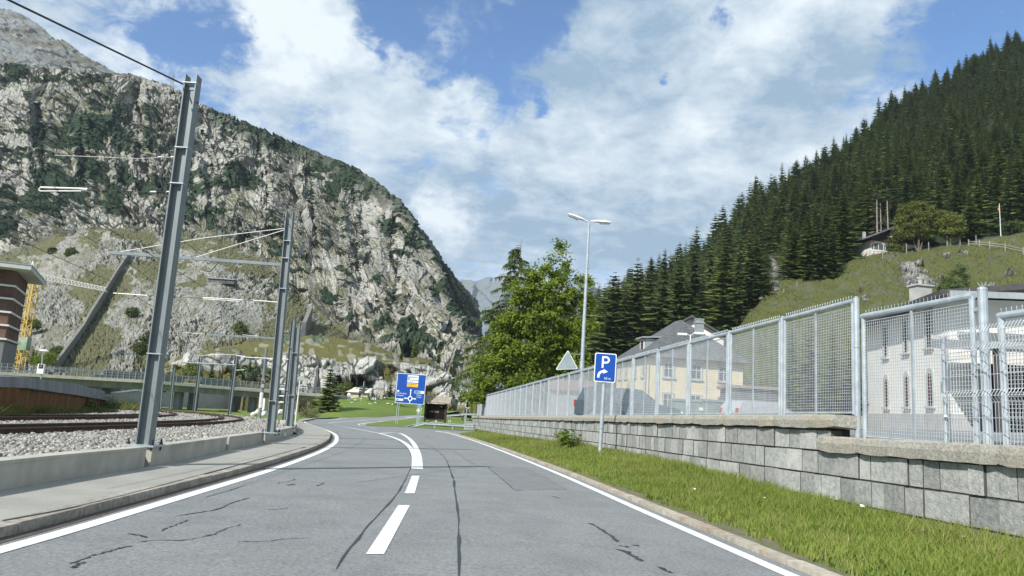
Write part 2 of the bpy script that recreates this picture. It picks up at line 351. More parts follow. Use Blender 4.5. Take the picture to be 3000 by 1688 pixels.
# tar seams and cracks
def crack(pts, wd, seed=1):
    P = smooth_line(gps(pts), 60, 1); r = np.random.RandomState(seed); n = len(P)
    wob = np.cumsum(r.randn(n))*.006; wob -= np.linspace(wob[0], wob[-1], n); wv = wd*.6*(.3+1.0*np.abs(np.convolve(r.randn(n), np.ones(3)/3, 'same')))
    wv[0] = wv[-1] = wd*.15; A = offset_line(P, wob); W = A.copy(); B = A.copy()
    for i in range(n):
        a = offset_line(A, -wv[i]/2)[i]; b = offset_line(A, wv[i]/2)[i]; W[i] = a; B[i] = b
    strip(onground(W, .0045), onground(B, .0045), 'road_crack', M['tar'])
for i, (p, wd) in enumerate([(((525, 1355), (620, 1300), (750, 1265), (900, 1235), (1000, 1220)), .035), (((560, 1390), (600, 1370), (655, 1345)), .05), (((965, 1130), (1010, 1140), (1115, 1158)), .05),
        (((1050, 1190), (1150, 1180), (1400, 1180), (1580, 1140), (1640, 1115), (1720, 1090), (1810, 1058)), .03), (((1220, 1108), (1310, 1070), (1420, 1025)), .035),
        (((1325, 1000), (1380, 985), (1550, 965), (1690, 940), (1760, 895), (1890, 858)), .045), (((1545, 860), (1640, 825), (1780, 790), (1850, 765)), .025), (((1790, 1190), (2000, 1190), (2150, 1172), (2350, 1160)), .025),
        (((2030, 948), (2175, 935)), .03), (((2100, 748), (2160, 735), (2220, 715)), .03), (((2390, 772), (2450, 745)), .05), (((2180, 765), (2225, 755)), .08)]): crack(c1(*p), wd*1.15, i)
for i, (p, wd) in enumerate([(((-40, 1400), (0, 1330), (30, 1280), (120, 1180), (200, 1080), (300, 960), (400, 850), (480, 720), (520, 640), (532, 560), (520, 510), (480, 460), (430, 430)), .05),
        (((886, 1500), (885, 1200), (882, 980), (870, 850), (850, 740), (810, 600), (760, 530), (690, 480), (600, 440)), .05), (((1110, 625), (1200, 710), (1300, 797)), .035), (((1300, 797), (1500, 800), (1705, 797)), .018),
        (((1110, 625), (1390, 627)), .02), (((1390, 627), (1550, 714), (1705, 797)), .015), (((1880, 1050), (1960, 1085), (2010, 1130), (2090, 1190)), .09), (((2080, 1245), (2160, 1260), (2200, 1300), (2265, 1338)), .1), (((2090, 1218), (2165, 1232)), .05),
        (((2200, 1215), (2240, 1222)), .05), (((2380, 1380), (2440, 1400), (2490, 1425)), .06), (((1590, 848), (1660, 862)), .05), (((1310, 808), (1355, 803)), .04), (((70, 500), (140, 505), (290, 502)), .04), (((630, 390), (675, 412)), .05)]): crack(c2(*p), wd, 40+i)
quad(c2((1300, 797), (1705, 797), (1390, 627), (1110, 625)), 'road_patch', 'patch', .002)
# darker middle strip between the seams
# ---------------------------------------------------------------- pavement with granite kerb, gutter
def kerb(P, off, wd, h0, h1, mat, name, seg=1.0, foot=None):
    """Kerb stones along a line: each stone a block, small gaps between."""
    d = np.r_[0, np.cumsum(np.linalg.norm(np.diff(P[:, :2], axis=0), axis=1))]; mb = MB(); s = 0.
    A = offset_line(P, off); B = offset_line(P, off+wd)
    f = lambda Q, t: np.array([np.interp(t, d, Q[:, i]) for i in range(2)])
    rr = random.Random(3)
    while s < d[-1]-.05:
        L_ = seg*rr.uniform(.8, 1.25); e = min(s+L_, d[-1]); k = max(1, int(math.ceil((e-s)/.5))); j = rr.uniform(-.006, .006)
        for q in range(k):
            t0 = s+(e-s)*q/k+(.006 if q == 0 else 0); t1 = s+(e-s)*(q+1)/k-(.006 if q == k-1 else 0)
            a0, a1, b0, b1 = f(A, t0), f(A, t1), f(B, t0), f(B, t1)
            mb.hexa([(p[0], p[1], g(p[0], p[1])+hh+(j if hh == h1 else 0)) for hh in (h0, h1) for p in (a0, b0, b1, a1)])
        s = e
    return mb.build(name, M[mat], kind='structure')
LLn = LL[:236]
kerb(LL, -.5, .2, -.05, .10, 'kerb', 'kerb'); strip(onground(offset_line(LL, -.31), .004), onground(offset_line(LL, -.16), .004), 'gutter', M['gutter'])
kerb(RL, .24, .16, -.05, .055, 'kerb_rust', 'kerb')
# concrete retaining wall beside the ballast
WB = smooth_line(gps(c1((0, 800), (500, 715), (1150, 618), (1500, 545), (2000, 440), (2160, 400), (2225, 372), (2240, 350), (2225, 335), (2205, 330)), .1), 160)
ext = WB[0]+(WB[0]-WB[8])/np.linalg.norm(WB[0]-WB[8])*12; WB = resamp(np.vstack([ext, WB]), 180)
KL = offset_line(LL, -.48)
wlen = len(WB)
A_ = resamp(onground(WB, .1), 200); B_ = resamp(onground(KL[:232], .1), 200)
strip(A_, B_, 'pavement', M['walk'])
pl(c1((0, 1120), (500, 1020), (1000, 885), (1500, 735), (2000, 590), (2300, 500)), .03, 'road_crack', 'tar', .106)
far_walk = strip(resamp(onground(gps(c1((2240, 350), (2215, 318), (2190, 300), (2230, 285), (2290, 275), (2380, 257), (2576, 250), (2900, 244)), .1), .1), 60), resamp(onground(KL[226:], .1), 60), 'pavement', M['walk'])
cw = thing('retaining_wall', 'low pale concrete wall holding back the railway ballast along the pavement', 'wall', WB[100])
def wall_run(P, h0, h1, th, mat, name, parent, a, b):
    P = P[a:b]; I_ = offset_line(P, -th); mb = MB()
    for i in range(len(P)-1):
        mb.hexa([(p[0], p[1], g(p[0], p[1])+h) for h in (h0, h1) for p in (I_[i], P[i], P[i+1], I_[i+1])])
    return mb.build(name, mat, parent, world=True)
cuts = [0, 40, 62, 84, 104, 124, 142, 158, 179]
for a, b in zip(cuts[:-1], cuts[1:]):
    wall_run(WB, -.1, .40, .22, M['concrete'], 'wall_block', cw, a, b); wall_run(offset_line(WB, .012), .40, .44, .245, M['concrete'], 'coping', cw, a, b)
# ---------------------------------------------------------------- ballast and tracks
TR1 = smooth_line([(-9.4, 4), (-9.8, 10), (-10.3, 16), (-10.9, 22), (-11.9, 29), (-13.2, 35.5), (-15.2, 42.5), (-18.3, 49), (-23.5, 55.5), (-32, 62), (-45, 68), (-62, 73)], 240)
TR1 = np.c_[TR1[:, :2], np.zeros(len(TR1))]
TR2 = offset_line(TR1, -3.5)
BH = .36
AL = offset_line(WB, -.2)
inner = resamp(onground(AL, BH-.03), 160); nb = 160
side = onground(resamp(offset_line(TR2, -2.2)[:, :2].tolist(), nb) if False else np.c_[resamp(offset_line(TR2, -2.2)[:, :2], nb), np.zeros(nb)], BH-.25)
bx = np.linspace(-75, -3, 110); by = np.linspace(-8, 82, 110)
def fill_between(P, S, name, mat, h, rows=24):
    P = np.asarray(P); S = np.asarray(S); V = []; n = len(P)
    for t in np.linspace(0, 1, rows):
        for a, b in zip(P, S):
            x, y = a[0]*(1-t)+b[0]*t, a[1]*(1-t)+b[1]*t; V.append((x, y, g(x, y)+h(t)))
    I = np.arange(rows*n).reshape(rows, n); Q = np.stack([I[:-1, :-1], I[:-1, 1:], I[1:, 1:], I[1:, :-1]], -1).reshape(-1, 4)
    return link(name, npmesh(name, np.array(V), Q, mat, True), kind='structure')
# near edge of the bed: wall, then the open ballast shoulder round the bend
edge = np.vstack([AL[:140, :2], [(-11.3, 37.5), (-12.6, 42), (-14.6, 47.5), (-18, 54), (-23, 60), (-31, 66), (-44, 72), (-60, 77)]])
edge = np.c_[resamp(edge, 220), np.zeros(220)]; bk = np.c_[resamp(np.vstack([offset_line(TR2, -2.4)[:, :2]]), 220), np.zeros(220)]
k0 = int(np.argmin(np.abs(edge[:, 1]-33))); strip(onground(edge[k0:], BH-.02), onground(offset_line(edge, .7)[k0:], -.06), 'ballast_bed', M['gravel'])
fill_between(edge, bk, 'ballast_bed', M['gravel'], lambda t: BH-.02)
rail = [(-.06, 0), (.06, 0), (.06, .02), (.012, .035), (.012, .11), (.036, .12), (.036, .15), (-.036, .15), (-.036, .12), (-.012, .11), (-.012, .035), (-.06, .02)]
for ti, (T, nm) in enumerate(((TR1, 'rusty pair of rails curving past the concrete wall, nearest the road'), (TR2, 'rusty pair of rails curving beside the weeds and platform'))):
    tk = thing('railway_track', nm, 'railway track', (T[60][0], T[60][1], g(*T[60][:2])), group='railway tracks')
    for sgn in (-.5, .5):
        P = offset_line(T, sgn*1.0); mb = MB(); k = len(rail); Tn = np.gradient(P[:, :2], axis=0); Tn /= np.linalg.norm(Tn, axis=1)[:, None]
        for i, p in enumerate(P):
            z = g(p[0], p[1])+BH+.0; mb.v += [(p[0]+Tn[i, 1]*a, p[1]-Tn[i, 0]*a, z+b) for a, b in rail]
        mb.f = [(i*k+j, i*k+(j+1) % k, (i+1)*k+(j+1) % k, (i+1)*k+j) for i in range(len(P)-1) for j in range(k)]; mb.m = [0]*len(mb.f)
        mb.build('rail', M['rail'], tk, world=True)
    mb = MB(); d = 0
    P = resamp(T, 170)
    for i in range(1, 169):
        t = P[i+1]-P[i-1]; mb.box((P[i][0], P[i][1], g(*P[i][:2])+BH-.035), (.22, 1.8, .12), math.atan2(t[1], t[0]))
    o = mb.build('sleeper', M['sleeper'], tk, world=True); o['kind'] = 'stuff'
# loose ballast stones
bmk = bmesh.new(); bmesh.ops.create_icosphere(bmk, subdivisions=1, radius=1); sv = np.array([v.co[:] for v in bmk.verts]); sf = np.array([[v.index for v in f.verts] for f in bmk.faces]); bmk.free()
rs = np.random.RandomState(5); tt = []
for i in range(219):
    a, b = edge[i, :2], bk[i, :2]; a2, b2 = edge[i+1, :2], bk[i+1, :2]
    area = np.linalg.norm(b-a)*np.linalg.norm(a2-a); yy = a[1]
    if yy < 3: continue
    dens = 260 if yy < 14 else 160 if yy < 24 else 75 if yy < 40 else 14
    k = int(area*dens); s_ = rs.rand(k, 1); t_ = rs.rand(k, 1)
    p = (a*(1-s_)+a2*s_)*(1-t_)+(b*(1-s_)+b2*s_)*t_; tt.append(np.c_[p, np.full(k, 1.+max(0, yy-24)/40)])
tt = np.vstack(tt)
onr = np.zeros(len(tt), bool)
for T in (TR1, TR2):
    for sgn in (-.5, .5):
        P = offset_line(T, sgn)[:, :2]
        for i in range(0, len(P), 2): onr |= (np.abs(tt[:, 0]-P[i, 0])+np.abs(tt[:, 1]-P[i, 1])*.12 < .09)
tt = tt[~onr]; n = len(tt); base = 12
q = rs.randn(n, 4); q /= np.linalg.norm(q, axis=1)[:, None]; ww, x_, y_, z_ = q.T
RR = np.stack([np.stack([1-2*(y_**2+z_**2), 2*(x_*y_-z_*ww), 2*(x_*z_+y_*ww)], -1), np.stack([2*(x_*y_+z_*ww), 1-2*(x_**2+z_**2), 2*(y_*z_-x_*ww)], -1), np.stack([2*(x_*z_-y_*ww), 2*(y_*z_+x_*ww), 1-2*(x_**2+y_**2)], -1)], 1)
sz = rs.uniform(.022, .05, (n, 1))*tt[:, 2:3]*np.ones((1, 3))*rs.uniform(.6, 1.15, (n, 3))
loc = sv[None]*(1+rs.uniform(-.28, .28, (n, len(sv), 1))); V = np.einsum('nij,nkj->nki', RR, loc*sz[:, None, :])
zz = np.array([g(a, b) for a, b in tt[:, :2]])+BH+rs.uniform(-.02, .035, n); V += np.stack([tt[:, 0], tt[:, 1], zz], -1)[:, None]
link('gravel', npmesh('gravel', V.reshape(-1, 3), (sf[None]+np.arange(n)[:, None, None]*len(sv)).reshape(-1, 3), M['stone']), kind='stuff', label='pale grey crushed ballast stones around the rails')
print('ballast stones', n)
# ---------------------------------------------------------------- mountains as displaced terrain
def attr_mat(name, rock1, rock2, grass, shrub, warm=None, rough=.95, bump=.6, bscale=.8, fine=.35):
    """Rock / grass / shrub cover chosen by the 'cover' attribute (R shrub, G grass, B rock tone)."""
    m = bpy.data.materials.new(name); nt, N, L = nodes(m)
    out = N.new('ShaderNodeOutputMaterial'); p = N.new('ShaderNodeBsdfPrincipled'); L.new(p.outputs[0], out.inputs[0])
    p.inputs['Roughness'].default_value = rough; p.inputs['Specular IOR Level'].default_value = .15
    a = N.new('ShaderNodeAttribute'); a.attribute_name = 'cover'; s = N.new('ShaderNodeSeparateColor'); L.new(a.outputs['Color'], s.inputs[0])
    tc = N.new('ShaderNodeTexCoord')
    def noise(sc, d=8):
        n = N.new('ShaderNodeTexNoise'); n.inputs['Scale'].default_value = sc; n.inputs['Detail'].default_value = d; n.inputs['Roughness'].default_value = .65; L.new(tc.outputs['Object'], n.inputs[0]); return n.outputs[0]
    def mix(f, x, y):
        k = N.new('ShaderNodeMix'); k.data_type = 'RGBA'; L.new(f, k.inputs[0])
        for i, c in ((6, x), (7, y)):
            if isinstance(c, tuple): k.inputs[i].default_value = (*c, 1)
            else: L.new(c, k.inputs[i])
        return k.outputs[2]
    def rng(s_, lo, hi):
        r = N.new('ShaderNodeMapRange'); L.new(s_, r.inputs[0]); r.inputs[1].default_value = lo; r.inputs[2].default_value = hi; return r.outputs[0]
    nf = noise(fine); rk = mix(s.outputs[2], rock2, rock1)
    rk = mix(rng(nf, .42, .72), rk, tuple(c*.62 for c in rock2))
    if warm: rk = mix(rng(noise(.03, 4), .55, .7), rk, warm)
    gr = mix(rng(noise(fine*.5), .35, .65), grass, tuple(c*k for c, k in zip(grass, (1.25, 1.12, 1.1))))
    sh = mix(rng(noise(fine*1.5), .3, .7), shrub, tuple(c*1.7 for c in shrub))
    c = mix(s.outputs[1], rk, gr); c = mix(s.outputs[0], c, sh); L.new(c, p.inputs['Base Color'])
    b = N.new('ShaderNodeBump'); b.inputs['Strength'].default_value = bump; b.inputs['Distance'].default_value = .5; L.new(noise(bscale, 10), b.inputs['Height']); L.new(b.outputs[0], p.inputs['Normal'])
    return m
def ip(pts):
    P = np.array(pts, float); return lambda u: np.interp(u, P[:, 0], P[:, 1])
def clip01(x): return np.clip(x, 0, 1)
def ss(a, b, x): t = clip01((x-a)/(b-a)); return t*t*(3-2*t)
def grid_normals(P):
    du = np.gradient(P, axis=0); dv = np.gradient(P, axis=1); n = np.cross(du, dv); return n/(np.linalg.norm(n, axis=2)[..., None]+1e-9)
def terrain(name, us, ts, vtop, vbot, depth, disp, cover, mat, back=40., skirt=6., smooth=False, kind='structure', label=None, wdir=False):
    U = us[:, None]*np.ones(len(ts)); T = ts[None, :]*np.ones((len(us), 1))
    Vp = vbot(us)[:, None]*(1-T)+vtop(us)[:, None]*T
    Yd = depth(U, Vp, T); R_ = rayn(U, Vp); P = R_*Yd[..., None]; P[..., 2] += CAMZ
    n = grid_normals(P); n *= np.where((n[..., 1:2] > 0), -1, 1); n *= np.where((n[..., 2:3] < -.3), -1, 1)
    nf = n.copy(); nf[..., 2] *= .4; nf /= np.linalg.norm(nf, axis=2)[..., None]
    Dp, ex = disp(P, U, Vp, T)
    if wdir: nf = nf*ex[0][..., None]+n*(1-ex[0][..., None]); nf /= np.linalg.norm(nf, axis=2)[..., None]
    P = P+nf*Dp[..., None]
    n2 = grid_normals(P); n2 *= np.where((n2[..., 2:3] < 0) , -1, 1)
    cov = cover(P, U, Vp, T, n2, ex)
    if isinstance(cov, tuple): cov, bulge = cov; P = P+nf*bulge[..., None]
    # far side falls away behind the ridge
    q = P[:, -1:]; d = R_[:, -1:].copy(); d[..., 2] = 0
    bk = [q+d*back*k+np.array([0, 0, -1.])*back*(.5*k+.25*k*k) for k in (.25, .8, 2.)]
    q0 = P[:, :1]; d0 = R_[:, :1].copy(); d0[..., 2] = 0      # and the foot runs on under the ground
    ft = [q0-d0*skirt*1.2+np.array([0, 0, -1.])*skirt, q0-d0*skirt*.3+np.array([0, 0, -1.])*skirt*.3]
    P = np.concatenate(ft+[P]+bk, 1); cov = np.concatenate([cov[:, :1]]*2+[cov]+[cov[:, -1:]]*3, 1)
    nu, nv = P.shape[:2]; I = np.arange(nu*nv).reshape(nu, nv)
    Q = np.stack([I[:-1, :-1], I[1:, :-1], I[1:, 1:], I[:-1, 1:]], -1).reshape(-1, 4)
    return link(name, npmesh(name, P.reshape(-1, 3), Q, mat, smooth, {'cover': cov.reshape(-1, 3)}), kind=kind, label=label)
# --- big rocky mountain
SK = ip([(-400, 120), (0, 187), (130, 195), (350, 215), (470, 236), (525, 262), (560, 290), (590, 303), (680, 343), (800, 392), (900, 432), (1000, 474), (1050, 502), (1120, 557), (1180, 612), (1205, 640), (1240, 685), (1280, 745), (1330, 812), (1370, 852), (1395, 880), (1408, 960), (1415, 1040)])
CL = ip([(-400, 790), (0, 760), (60, 735), (150, 700), (260, 672), (380, 668), (500, 690), (560, 694), (640, 700), (700, 725), (760, 768), (830, 822), (900, 878), (960, 935), (1020, 985), (1100, 1020), (1200, 1080), (1300, 1110), (1415, 1140)])   # foot of the cliffs
TB = ip([(-400, 1090), (0, 1098), (500, 1115), (900, 1140), (1150, 1165), (1415, 1190)])
ARE = ip([(300, 1180), (500, 1120), (560, 1130), (640, 1190), (700, 1225), (760, 1258), (860, 1300), (930, 1335), (1000, 1385), (1100, 1410)])
m_mtn = attr_mat('mountain_rock', (.455, .448, .4), (.25, .25, .228), (.108, .114, .06), (.026, .042, .024), warm=(.42, .39, .355), fine=.9)
def dep_mtn(U, V, T):
    cl = CL(U); sk = SK(U); tb = TB(U)
    tt = clip01((tb-V)/(tb-cl)); ct = clip01((cl-V)/(cl-sk))
    Y = 172+np.interp(U, [0, 700, 1000, 1400], [150, 150, 90, 70])*tt**1.25 + np.interp(U, [0, 700, 1400], [105, 105, 90])*ct**1.1
    Y += np.maximum(0, U-ARE(V))*4.8*ss(0, 50, U-ARE(V))
    B_ = np.maximum(0, U-ARE(V))*2.2*ss(0, 60, U-ARE(V))
    # buttresses: faces turned to the sun on one side and away on the other
    wl = ss(.02, .25, ct)
    for u0, w_, a, v0, v1 in ((338, 84, 26, 240, 600), (205, 42, 15, 330, 580), (560, 44, 12, 330, 640), (95, 46, 14, 250, 600), (740, 36, 12, 400, 640), (870, 40, 14, 460, 720), (1000, 36, 12, 570, 900), (640, 36, 10, 360, 560), (1100, 34, 10, 640, 980)):
        e = u0+(V-450)*.06+50*(fbm(V/80+u0, U/90+u0, 3, 13)-.5); k = ss(v0-50, v0+60, V)*(1-ss(v1-160, v1+40, V)); q = (U-e)/w_
        b = a*k*wl*clip01(q)*(1-ss(1, 1.22, q)); Y += b; B_ = B_+b
    dep_mtn.side = B_
    return Y
def disp_mtn(P, U, V, T):
    cl = CL(U); ct = clip01((cl-V)/(cl-SK(U))); wc = ss(-.02, .06, (cl-V+22*(fbm(U/40, V/40, 3, 5)-.5))/400.)
    s = U/F*360+dep_mtn.side*.9; h = P[..., 2]; sl = np.interp(U, [650, 1000], [0., .55])*ss(640, 1000, U)
    s2 = s+h*sl; wx = 5*(fbm(s/16, h/16, 4, 1)-.5); wy = 5*(fbm(s/16, h/16, 4, 2)-.5)
    f0, e0, r0 = facet((s2+wx)/26, (h+wy)/44, 11); f1, e1, r1 = facet((s2+wx)/10.5, (h+wy)/19, 21); f2, e2, r2 = facet((s2+wx*.6)/4.6, (h+wy*.6)/8.2, 31); f3, e3, r3 = facet((s2+wx*.4)/2.1, (h+wy*.4)/3.2, 41); f4, e4, r4 = facet((s2+wx*.3)/1.05, (h+wy*.3)/1.5, 45)
    edge_ = .35+.65*ss(0, 70, V-SK(U)); rough = .35+1.1*ss(.38, .62, fbm(s/17, h/24, 4, 12)); cliff = edge_*(5.0*f0+3.2*f1)+rough*(2.5*f2+1.35*f3+.55*f4) - ss(.4, .62, fbm(s/11, h/15, 3, 14))*(1.8*ss(.07, 0, e1)+1.1*ss(.11, 0, e2)+.5*ss(.15, 0, e3)) + 14*edge_*(fbm(s2/70, h/120, 4, 3)-.5)
    gs = np.abs(np.gradient(dep_mtn.side, axis=0))/np.gradient(U, axis=0); damp = 1/(1+(gs/.3)**2); y3 = P[..., 1]
    cliff = cliff*damp+(1-damp)*(3.2*(fbm((s+y3)/5, h/7, 5, 16)-.5)+.9*facet((s+y3*.7)/2.2, h/3.5, 17)[0])
    # talus of angular blocks
    sk = s-h*.5; t1, ea, ra = facet((sk+wx*.4)/3.1, (h+wy*.3)/1.7, 51, 1.5); t2, eb, rb = facet((sk+wx*.2)/1.5, h/.8, 61, 1.5); t0, ez, rz_ = facet((sk+wx)/7., (h+wy)/3.6, 71, 1.2)
    big = ss(.45, .75, fbm(s/22, h/14, 4, 7))
    t3, ec, rc = facet(s/.8, h/.42, 66, 1.5); tal = (.4+.9*big)*(.6*t1*(ra > .4)+.5*t2+.25*t3-.3*ss(.16, 0, ea)-.2*ss(.16, 0, eb)) + 1.0*t0*big + 5*(fbm(s/45, h/30, 4, 8)-.5)
    low = ss(700, 780, U)*ss(0.3, .1, np.abs(0))  # right part: broken slabs instead of fine scree
    return wc*cliff+(1-wc)*tal, (wc, r1, r2, e1, ra, big, s, h, ct, s2, rb)
def cov_mtn(P, U, V, T, n, ex):
    wc, r1, r2, e1, ra, big, s, h, ct, s2, rb = ex
    flat = n[..., 2]; nz = fbm(s/9, h/7, 5, 90); lo = fbm(s/34, h/26, 4, 91)
    # grass on ledges of the cliff and in patches on the talus
    g_c = ss(.6, .68, flat+.5*(nz-.5)+.7*(lo-.5)); tl = clip01((CL(U)-V)/-300.)
    top = 1-ss(10, 85, V-CL(U)); right = ss(720, 800, U)
    sm = vnoise(s/1.9+U*.003, h/1.5, 93)-.5; gl = .5*(lo-.5)+1.15*(nz-.5)+.24*top+.16*right*(1-top)-.3*big-.02+.22*sm
    for u_, v_, ru, rv, a in ((260, 850, 150, 35, .35), (150, 815, 120, 30, .3), (310, 900, 60, 90, .45), (260, 1000, 40, 120, .4), (620, 1010, 160, 26, .5), (470, 790, 50, 40, .3), (590, 840, 90, 22, .3), (880, 800, 130, 45, .45), (980, 860, 110, 35, .4), (1060, 940, 90, 30, .4), (1150, 960, 60, 20, .3), (930, 990, 150, 30, .5), (800, 910, 40, 60, .3), (420, 1060, 60, 30, .35), (620, 900, 200, 90, -.28), (480, 960, 200, 60, -.25), (180, 930, 80, 40, -.3)):
        gl = gl+a*np.exp(-((U-u_)/ru)**2-((V-v_)/rv)**2)
    g_t = ss(.03, .1, gl)
    grass = wc*g_c+(1-wc)*g_t
    # dark shrubs: along the skyline of the right flank, in patches on the cliff
    sky_d = V-SK(U); rim = ss(560, 640, U)*(1-ss(26, 62, sky_d+34*(nz-.5)))*(1-ss(1230, 1300, U))*.8
    pv = 1.3*(nz-.5)+1.0*(lo-.5)
    for u_, v_, ru, rv, a in ((60, 560, 110, 80, .3), (200, 590, 120, 60, .3), (320, 560, 60, 60, .22), (660, 500, 90, 50, .3), (620, 430, 50, 30, .25), (800, 520, 110, 40, .22), (720, 400, 120, 30, .2), (940, 530, 60, 50, .2), (1080, 640, 70, 60, .1), (430, 640, 60, 30, .1), (420, 330, 80, 60, .14), (40, 640, 60, 40, .2), (130, 480, 80, 40, .1), (300, 300, 200, 40, -.12)):
        pv = pv+a*np.exp(-((U-u_)/ru)**2-((V-v_)/rv)**2)
    sp = vnoise(s/2.4, h/2.0, 95); shrub = clip01(rim+wc*np.maximum(ss(.18, .215, pv+.25*(sp-.5)), ss(.68, .71, fbm(s/4.5, h/3.4, 4, 92)+.35*(lo-.5)+.12*(flat-.4))))*ss(.08, .3, flat+.35)
    st = (1-wc)*ss(.86, .9, vnoise(s/3.2, h/2.6, 96))*ss(.5, .62, lo+.1*right)*.9
    shrub = clip01(shrub+st)
    d1, d2, rr, _, _, _ = voro(s/2.3, h/2.0, 99); lump = shrub*(1-d1)*1.8
    tone = clip01(.25+.65*r1*.6+.55*r2*.5+.5*(fbm(s/20, h/20, 4, 97)-.3))
    tone = np.where(wc > .5, tone, clip01(.05+.45*ra*(.6+.6*big)+.5*rb*(.5+.5*big))); grass = np.where(wc > .5, grass, np.maximum(grass, .12+.5*ss(.4, .7, fbm(s/3, h/2, 4, 98))*(1-.6*big)))
    cov = np.stack([shrub, np.clip(grass*(1-shrub), 0, 1), tone], -1)
    return cov, lump
us = np.arange(-200, 1416, 1.5); ts = np.linspace(0, 1, 860)
terrain('mountain', us, ts, SK, TB, dep_mtn, disp_mtn, cov_mtn, m_mtn, back=60, wdir=True)
# --- higher rounded peak behind
PK = ip([(-500, 60), (-150, 0), (0, 30), (50, 42), (85, 55), (130, 85), (165, 120), (210, 137), (260, 170), (300, 190), (345, 217), (420, 226), (480, 245), (520, 268), (560, 300), (700, 420)])
m_peak = attr_mat('peak_rock', (.235, .245, .24), (.15, .16, .16), (.1, .098, .065), (.06, .07, .03), fine=.12, bscale=.25)
def disp_pk(P, U, V, T):
    s = U/F*900; h = P[..., 2]; f1, e1, r1 = facet((s+h*.6)/30, h/40, 111); f2, e2, r2 = facet((s+h*.3)/11, h/13, 121); f3, _, r3 = facet((s-h*.3)/4.5, h/5.5, 131)
    return 7*f1+4*f2+1.8*f3+40*(fbm(s/150, h/150, 4, 9)-.5), (s, h, r1, r2)
def cov_pk(P, U, V, T, n, ex):
    s, h, r1, r2 = ex; gr = ss(.02, .2, .9*(fbm((s+h*.8)/40, h/22, 5, 141)-.5)+.5*(fbm(s/12, h/9, 3, 142)-.5)+.35*(n[..., 2]-.5)+.05)
    return np.stack([gr*0, gr, clip01(.2+.7*r2+.2*r1)], -1)
terrain('mountain', np.arange(-420, 690, 3.2), np.linspace(0, 1, 230), PK, lambda u: PK(u)*0+520, lambda U, V, T: 760+520*((520-V)/500.)**1.0, disp_pk, cov_pk, m_peak, back=150)
# --- pale crag with a grassy top at the foot of the mountain
KT = ip([(430, 1090), (480, 1062), (520, 1050), (580, 1034), (640, 1020), (700, 1012), (780, 1002), (840, 992), (900, 988), (960, 988), (1010, 992), (1060, 1000), (1110, 1012), (1150, 1028), (1190, 1046), (1230, 1046), (1262, 1056), (1300, 1082), (1340, 1112), (1375, 1138), (1400, 1160)])
KB = ip([(430, 1150), (900, 1165), (1150, 1190), (1400, 1205)])
KE = ip([(430, 1092), (500, 1078), (560, 1052), (640, 1040), (700, 1050), (760, 1060), (800, 1052), (860, 1040), (900, 1052), (960, 1056), (1000, 1062), (1060, 1052), (1120, 1070), (1160, 1062), (1200, 1072), (1250, 1072), (1300, 1100), (1340, 1120), (1400, 1166)])   # top of the bare rock
m_crag = attr_mat('crag_rock', (.48, .475, .44), (.3, .3, .275), (.102, .104, .038), (.03, .05, .02), warm=(.55, .5, .42), fine=.6, bscale=1.6)
def dep_kn(U, V, T):
    kt, kb, ke = KT(U), KB(U), KE(U); c = clip01((kb-V)/(kb-ke)); t = clip01((ke-V)/(ke-kt+.01))
    Y = 138+9*c+16*t
    cave = np.exp(-((U-1035)/52.)**4-((V-1132)/24.)**4)*14
    return Y+cave
def disp_kn(P, U, V, T):
    s = U/F*145; h = P[..., 2]; ke = KE(U); wc = ss(-4, 5, V-ke+8*(fbm(s/2.5, h/2.5, 3, 150)-.5)); wx = 1.6*(fbm(s/4, h/4, 4, 151)-.5)
    f1, e1, r1 = facet((s+wx)/4.2, (h+wx)/6, 152); f2, e2, r2 = facet((s+wx)/1.7, (h+wx)/2.4, 153); f3, e3, r3 = facet(s/.8, h/1.1, 154)
    rk = 2.6*f1+1.1*f2+.4*f3-.6*ss(.12, 0, e1)-.25*ss(.12, 0, e2)
    return wc*rk+(1-wc)*(1.4*(fbm(s/7, h/2.5, 4, 155)-.5)+.3*(fbm(s/1.2, h/.8, 3, 156)-.5)), (wc, s, h, r1, r2)
def cov_kn(P, U, V, T, n, ex):
    wc, s, h, r1, r2 = ex; kb = KB(U); nz = fbm(s/4, h/2.6, 4, 160)
    band = ss(620, 760, 1380-U) if False else 0
    g_low = ss(-30, -8, V-kb)*1.0; g2 = (U < 800)*ss(1075, 1092, V+20*(nz-.5)); g3 = np.exp(-((U-1130)/26)**2-((V-1090)/40)**2)*.9+np.exp(-((U-1245)/50)**2-((V-1150)/26)**2)*.8+np.exp(-((U-1010)/30)**2-((V-1150)/14)**2)
    grass = clip01(np.maximum.reduce([1-wc, g_low, g2*1.0, ss(.3, .7, g3)]))
    grass = clip01(grass-.8*ss(.62, .7, vnoise(s/1.1, h/.8, 161))*(wc < .5)*.5)
    shrub = ss(.6, .68, nz)*ss(.5, .8, grass)*.9*ss(640, 700, U)*(1-ss(1380, 1400, U))
    cov = np.stack([shrub, grass*(1-shrub), clip01(.35+.5*r1+.35*r2)], -1); d1 = voro(s/1.3, h/1.1, 162)[0]
    return cov, shrub*(1-d1)*.9
terrain('crag', np.arange(428, 1402, 1.6), np.linspace(0, 1, 190), KT, KB, dep_kn, disp_kn, cov_kn, m_crag, back=10, wdir=True)
